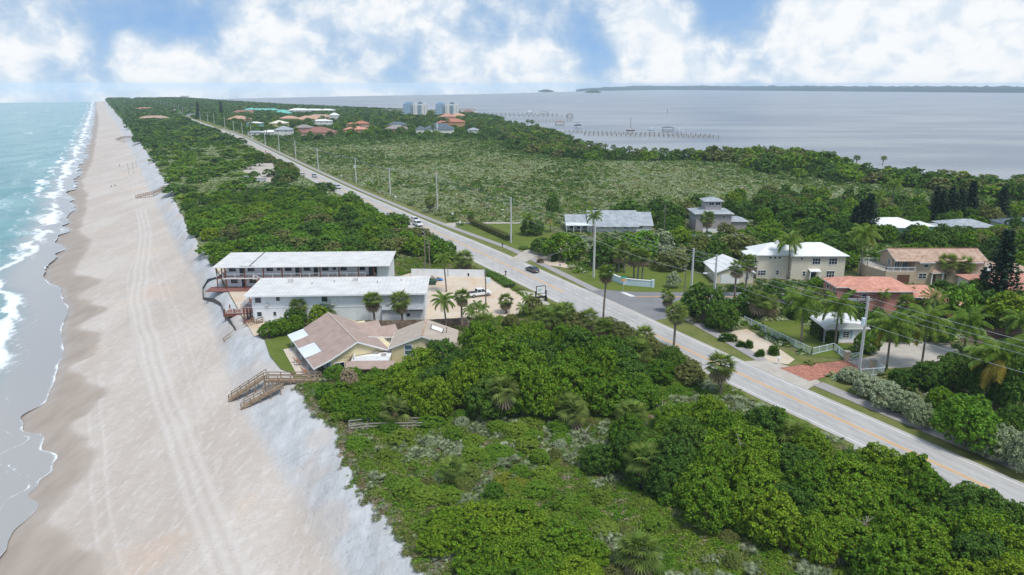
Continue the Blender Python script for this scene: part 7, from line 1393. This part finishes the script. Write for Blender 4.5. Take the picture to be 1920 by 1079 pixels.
hedge(PX([(1130, 608), (1200, 645), (1300, 700)]), 1.5, 3.4, OLIVE, 'loose olive hedge along the narrow road verge', leaf=.32)
def spiky(x, y, m, label):
    p = thing('spiky_shrub', label, 'shrub', (x, y, ter(x, y)), R0.uniform(0, 6))
    for k in range(4):
        o = bpy.data.objects.new('leaf_cluster', R0.choice(SAB)[0]); COL.objects.link(o); o.parent = p; c = R0.uniform(.45, .75); o.scale = (c, c, c * R0.uniform(.9, 1.4)); o.location = (R0.uniform(-1.0, 1.0), R0.uniform(-.7, .7), R0.uniform(.2, .5)); obj_mat(o, m)
for px, py, l in ((1365, 640, 'spiky shrub in the sand bed nearest the side street'), (1395, 650, 'low spiky shrub in the middle of the sand bed'), (1425, 668, 'dark spiky shrub in the sand bed by the mailbox'), (1450, 664, 'spreading spiky shrub in the sand bed by the mailbox'), (1010, 492, 'small reddish shrub in the drive bed'), (1040, 490, 'small rounded shrub in the drive bed')): g = un(px, py); spiky(g.x, g.y, DARK if 'reddish' not in l else BROWN, l)
# shrubs one can tell apart in the foreground scrub, and plants hanging over the dune edge
FG = dune_poly(48, 112, 25, 80)
for m_, n_, lab_, grp_, sd_, rr_, hh_ in ((LOWG, 130, 'rounded bright green shrub in the foreground scrub', 'green shrubs in the foreground scrub', 31, (1.1, 2.2), (1.1, 2.2)), (OLIVE, 26, 'olive brown shrub in the foreground scrub', 'olive shrubs in the foreground scrub', 32, (.8, 1.4), (.9, 1.5)), (SILVER, 34, 'round silver shrub in the foreground scrub', 'silver shrubs in the foreground scrub', 33, (.8, 1.4), (.9, 1.5)), (BROWN, 9, 'dry brown shrub in the foreground scrub', 'dry shrubs in the foreground scrub', 34, (.8, 1.3), (.8, 1.3))):
    for x, y in fill(FG, 3.0, seed=sd_, margin=.2, maxn=n_): bush(x, y, R0.uniform(*rr_), R0.uniform(*hh_), m_, lab_, 'shrub', grp_, 'scrub_shrub', rng=R0)
g = un(960, 912); bush(g.x, g.y, 2.6, 1.2, GOLD, 'low golden yellow shrub in the foreground scrub', 'shrub', None, 'golden_shrub', rng=R0)
g = un(1530, 1050); bush(g.x, g.y, 2.2, 2.8, GOLD, 'yellow green shrub at the foot of the foreground thicket', 'shrub', None, 'golden_shrub', rng=R0)
# --------- scrub that nobody could count
def shrub_mesh(seed, n, leaf, m, h=.8):
    rng = np.random.default_rng(seed); d = rnd_unit(n, rng); d[:, 2] = np.abs(d[:, 2]) ** .8; r = rng.uniform(.6, 1.0, n)[:, None] * (1 + .25 * np.sin(d[:, :1] * 5 + seed) * np.cos(d[:, 1:2] * 4)); C = d * r * np.array([1, 1, h]); N = d + np.array([0, 0, .8]) + rng.normal(0, .38, (n, 3)); s = leaf * rng.uniform(.7, 1.3, n); v, f = diamonds(C, N, s * 1.3, s * .8, rng); return mesh_np('shrub', v, f, m)
def palmetto_mesh(seed, fans, m):
    rng = np.random.default_rng(seed); A = ([], []); V, F = fan(rng, .42, 8, .25)
    for i in range(fans):
        az = i * 2.39996; el = math.radians(rng.uniform(15, 80)); M = Matrix.Translation((rng.normal(0, .3), rng.normal(0, .3), 0)) @ Matrix.Rotation(az, 4, 'Z') @ Matrix.Rotation(-el, 4, 'Y') @ Matrix.Translation((rng.uniform(.35, .75), 0, 0)) @ Matrix.Rotation(.3, 4, 'Y'); place(V, F, M, A)
    me = bpy.data.meshes.new('palmetto'); me.from_pydata(A[0], [], A[1]); me.materials.append(m); me.update(); return me
def scatter(name, label, cat, P, S, protos, seed=0, weights=None):
    rng = np.random.default_rng(seed); n = len(P); me = bpy.data.meshes.new(name); me.vertices.add(n); me.vertices.foreach_set('co', np.asarray(P, np.float32).ravel())
    a = me.attributes.new('sc', 'FLOAT', 'POINT'); a.data.foreach_set('value', np.asarray(S, np.float32)); a = me.attributes.new('rz', 'FLOAT', 'POINT'); a.data.foreach_set('value', rng.uniform(0, 6.28, n).astype(np.float32))
    ix = rng.choice(len(protos), n, p=weights).astype(np.int32); a = me.attributes.new('ix', 'INT', 'POINT'); a.data.foreach_set('value', ix); me.update()
    for p_ in protos:
        if p_.materials[0] and p_.materials[0].name not in [m.name for m in me.materials]: me.materials.append(p_.materials[0])
    o = link_mesh(me, name, kind='stuff'); o['label'] = label; o['category'] = cat
    ng = bpy.data.node_groups.new(name, 'GeometryNodeTree'); ng.interface.new_socket('Geometry', in_out='INPUT', socket_type='NodeSocketGeometry'); ng.interface.new_socket('Geometry', in_out='OUTPUT', socket_type='NodeSocketGeometry')
    gi = ng.nodes.new('NodeGroupInput'); go = ng.nodes.new('NodeGroupOutput'); jn = ng.nodes.new('GeometryNodeJoinGeometry')
    def attr(nm, t): q = ng.nodes.new('GeometryNodeInputNamedAttribute'); q.data_type = t; q.inputs[0].default_value = nm; return q.outputs[0]
    sc, rz, ixn = attr('sc', 'FLOAT'), attr('rz', 'FLOAT'), attr('ix', 'INT')
    cx = ng.nodes.new('ShaderNodeCombineXYZ'); ng.links.new(rz, cx.inputs[2]); e2r = ng.nodes.new('FunctionNodeEulerToRotation'); ng.links.new(cx.outputs[0], e2r.inputs[0])
    for k, pm in enumerate(protos):
        po = bpy.data.objects.new('proto_' + name, pm); oi = ng.nodes.new('GeometryNodeObjectInfo'); oi.inputs[0].default_value = po; ip = ng.nodes.new('GeometryNodeInstanceOnPoints'); cp = ng.nodes.new('FunctionNodeCompare'); cp.data_type = 'INT'; cp.operation = 'EQUAL'
        ng.links.new(ixn, cp.inputs[2]); cp.inputs[3].default_value = k; ng.links.new(gi.outputs[0], ip.inputs['Points']); ng.links.new(cp.outputs[0], ip.inputs['Selection']); ng.links.new(oi.outputs['Geometry'], ip.inputs['Instance']); ng.links.new(e2r.outputs[0], ip.inputs['Rotation']); ng.links.new(sc, ip.inputs['Scale']); ng.links.new(ip.outputs[0], jn.inputs[0])
    ng.links.new(jn.outputs[0], go.inputs[0]); o.modifiers.new('scatter', 'NODES').node_group = ng; return o
def pts_uv(u0, u1, v0, v1, n, seed, margin=0.0, test=None):
    r = np.random.default_rng(seed); u = r.uniform(0, 1, n); v = r.uniform(v0, v1, n); ua = u0(v) if callable(u0) else u0; ub = u1(v) if callable(u1) else u1; U_ = ua + (ub - ua) * u; x, y = xy(U_, v); ok = ~blocked(x, y, margin)
    if test is not None: ok &= test(x, y, r)
    x, y = x[ok], y[ok]; return np.stack([x, y, terrain(x, y)], 1)
RS = np.random.default_rng(77)
near_g = [shrub_mesh(800 + i, 260, .17, LOWG) for i in range(3)]; near_s = [palmetto_mesh(810 + i, 16, SILVER) for i in range(2)]; near_o = [shrub_mesh(820, 200, .17, OLIVE), shrub_mesh(821, 180, .17, BROWN)]
F_lo = lambda v: CREST(v) + .5
P = pts_uv(F_lo, 85, 42, 118, 15000, 1); q = fbm(P[:, 0] / 7, P[:, 1] / 7, 5); s_ = (q > .475) & (fbm(P[:, 0] / 2.5, P[:, 1] / 2.5, 65) > .40)
scatter('ground_cover', 'dense low green ground cover between the foreground thickets', 'ground cover', P[~s_], RS.uniform(.5, 1.0, (~s_).sum()), near_g + near_o, 1, [.29, .29, .26, .10, .06])
PSv = P[s_]; cl = fbm(PSv[:, 0] / 2.2, PSv[:, 1] / 2.2, 9) > .45
scatter('saw_palmetto', 'silver saw palmetto growing through the foreground scrub', 'palmetto', PSv[cl][::2], RS.uniform(.8, 1.25, len(PSv[cl][::2])), near_s, 2)
P2_ = PSv[~cl]; scatter('low_scrub', 'olive and green low scrub mixed among the silver palmetto', 'scrub', np.concatenate([P2_, PSv[cl][1::2]]), RS.uniform(.45, .85, len(P2_) + len(PSv[cl][1::2])), near_g + near_o, 3, [.25, .22, .20, .22, .11])
ve = RS.uniform(45, 118, 900); ue = CREST(ve) + RS.normal(-.1, .55, 900); xe, ye = xy(ue, ve); ze = np.minimum(terrain(xe, ye), 0) - .05
scatter('dune_edge_plants', 'straggling silver and brown plants along the crest of the dune', 'dune plants', np.stack([xe, ye, ze], 1), RS.uniform(.35, .85, 900), near_g[:1] + near_s[:1] + near_o, 14, [.25, .25, .25, .25])
P = pts_uv(F_lo, 84, 118, 200, 6000, 4, .3, lambda x, y, r: ~((x < -20) & (x > -75) & (y > 162) & (y < 174))); P = P[(uv(P[:, 0], P[:, 1])[0] > 62) | (P[:, 1] > 186)]
scatter('roadside_scrub', 'low green scrub along the seaward road verge', 'scrub', P, RS.uniform(.5, .9, len(P)), near_g + near_o, 5, [.26, .24, .2, .2, .1])
mid_m = [shrub_mesh(830 + i, 70, .40, MIXED, .6) for i in range(3)]; mid_s = [shrub_mesh(840, 60, .42, SILVER, .55)]; mid_d = [shrub_mesh(850 + i, 90, .36, DARK, .8) for i in range(2)]; mid_g = [shrub_mesh(860, 80, .38, GREEN, .7)]; mid_o = [shrub_mesh(870, 60, .4, OLIVE, .55), shrub_mesh(871, 60, .4, BROWN, .5)]
P = pts_uv(F_lo, lambda v: RC(v) - 7, 195, 660, 26000, 6, .3); d_ = np.hypot(P[:, 0], P[:, 1]); scatter('dune_scrub', 'grey green scrub mantling the dune between the bushes', 'scrub', P, RS.uniform(.7, 1.2, len(P)) * np.clip(d_ / 260, .9, 1.8), mid_m + mid_s + mid_d + mid_g, 6, [.19, .17, .17, .40, .01, .01, .05])
P = pts_uv(lambda v: RC(v) + 12, lambda v: SHORE(v) - 6, 40, 700, 70000, 7, .4); d_ = np.hypot(P[:, 0], P[:, 1]); keep = RS.random(len(P)) < np.clip(330 / d_, .35, 1); P = P[keep]; d_ = d_[keep]; dark = fbm(P[:, 0] / 38, P[:, 1] / 60, 12); un_ = uv(P[:, 0], P[:, 1]); edge = (SHORE(un_[1]) - un_[0] < 110) | (un_[1] > 600) | (un_[1] < 190)
pr = sst(.46, .74, dark + RS.normal(0, .03, len(P))) * .6 + .03; pr = np.maximum(pr, .8 * np.maximum.reduce([sst(150, 70, SHORE(un_[1]) - un_[0]), sst(560, 640, un_[1]), sst(230, 170, un_[1])])); dk = RS.random(len(P)) < pr
scatter('open_scrub', 'silvery green scrub covering the open plain behind the highway', 'scrub', P[~dk], RS.uniform(.9, 1.55, (~dk).sum()) * np.clip(d_[~dk] / 300, .9, 1.9), mid_m + mid_s + mid_g + mid_o, 8, [.20, .18, .16, .22, .06, .11, .07])
scatter('dark_scrub', 'darker green bushes crowding the edges of the open plain', 'scrub', P[dk], RS.uniform(.9, 1.7, dk.sum()) * np.clip(d_[dk] / 330, .9, 1.9), mid_d + mid_g + mid_m[:2] + mid_o[:1], 9, [.24, .24, .18, .14, .10, .10])
far_t = [shrub_mesh(880 + i, 46, .5, DARK, .9) for i in range(3)]
P = pts_uv(lambda v: np.where(v < 1120, RC(v) + 14, CREST(v) + 3), lambda v: SHORE(v) - 8, 640, 2750, 30000, 10, 1.0); d_ = np.hypot(P[:, 0], P[:, 1]); hh = np.where(d_ > 1150, RS.uniform(4, 8.5, len(P)), RS.uniform(1.6, 3.2, len(P)))
scatter('distant_woods', 'dark green woods covering the far end of the island', 'woods', P, hh, far_t + mid_g, 11, [.33, .32, .30, .05])
P = pts_uv(F_lo, lambda v: RC(v) - 8, 640, 2750, 7000, 12, 1.0); scatter('coastal_woods', 'dark wind clipped woods along the distant dune', 'woods', P, RS.uniform(2.2, 4.6, len(P)), far_t, 13)
# far islands in the lagoon
for (px, py, w, lab, k) in ((1113, 174.5, 95, 'small wooded island with tall trees in the lagoon', 60), (1024, 172.5, 110, 'faint wooded island farther out in the lagoon', 40)):
    g = W3(px, py, SEA); r = np.random.default_rng(k); n = 60; x = r.normal(0, w * .26, n); PP = np.stack([g.x + np.clip(x, -w / 2, w / 2), g.y + r.uniform(0, 40, n), np.full(n, SEA + .3)], 1); b = MB(); b.tube([(0, 20, -.5), (0, 20, .6)], [w * .55, w * .5], 18); o = b.build('island', M_farland, loc=g, kind='structure')
    scatter('island_trees', lab, 'woods', PP, r.uniform(6, 15, n) * np.exp(-(x / (w * .4)) ** 2) + 4, far_t, k)
g = W3(455, 188.5, SEA)
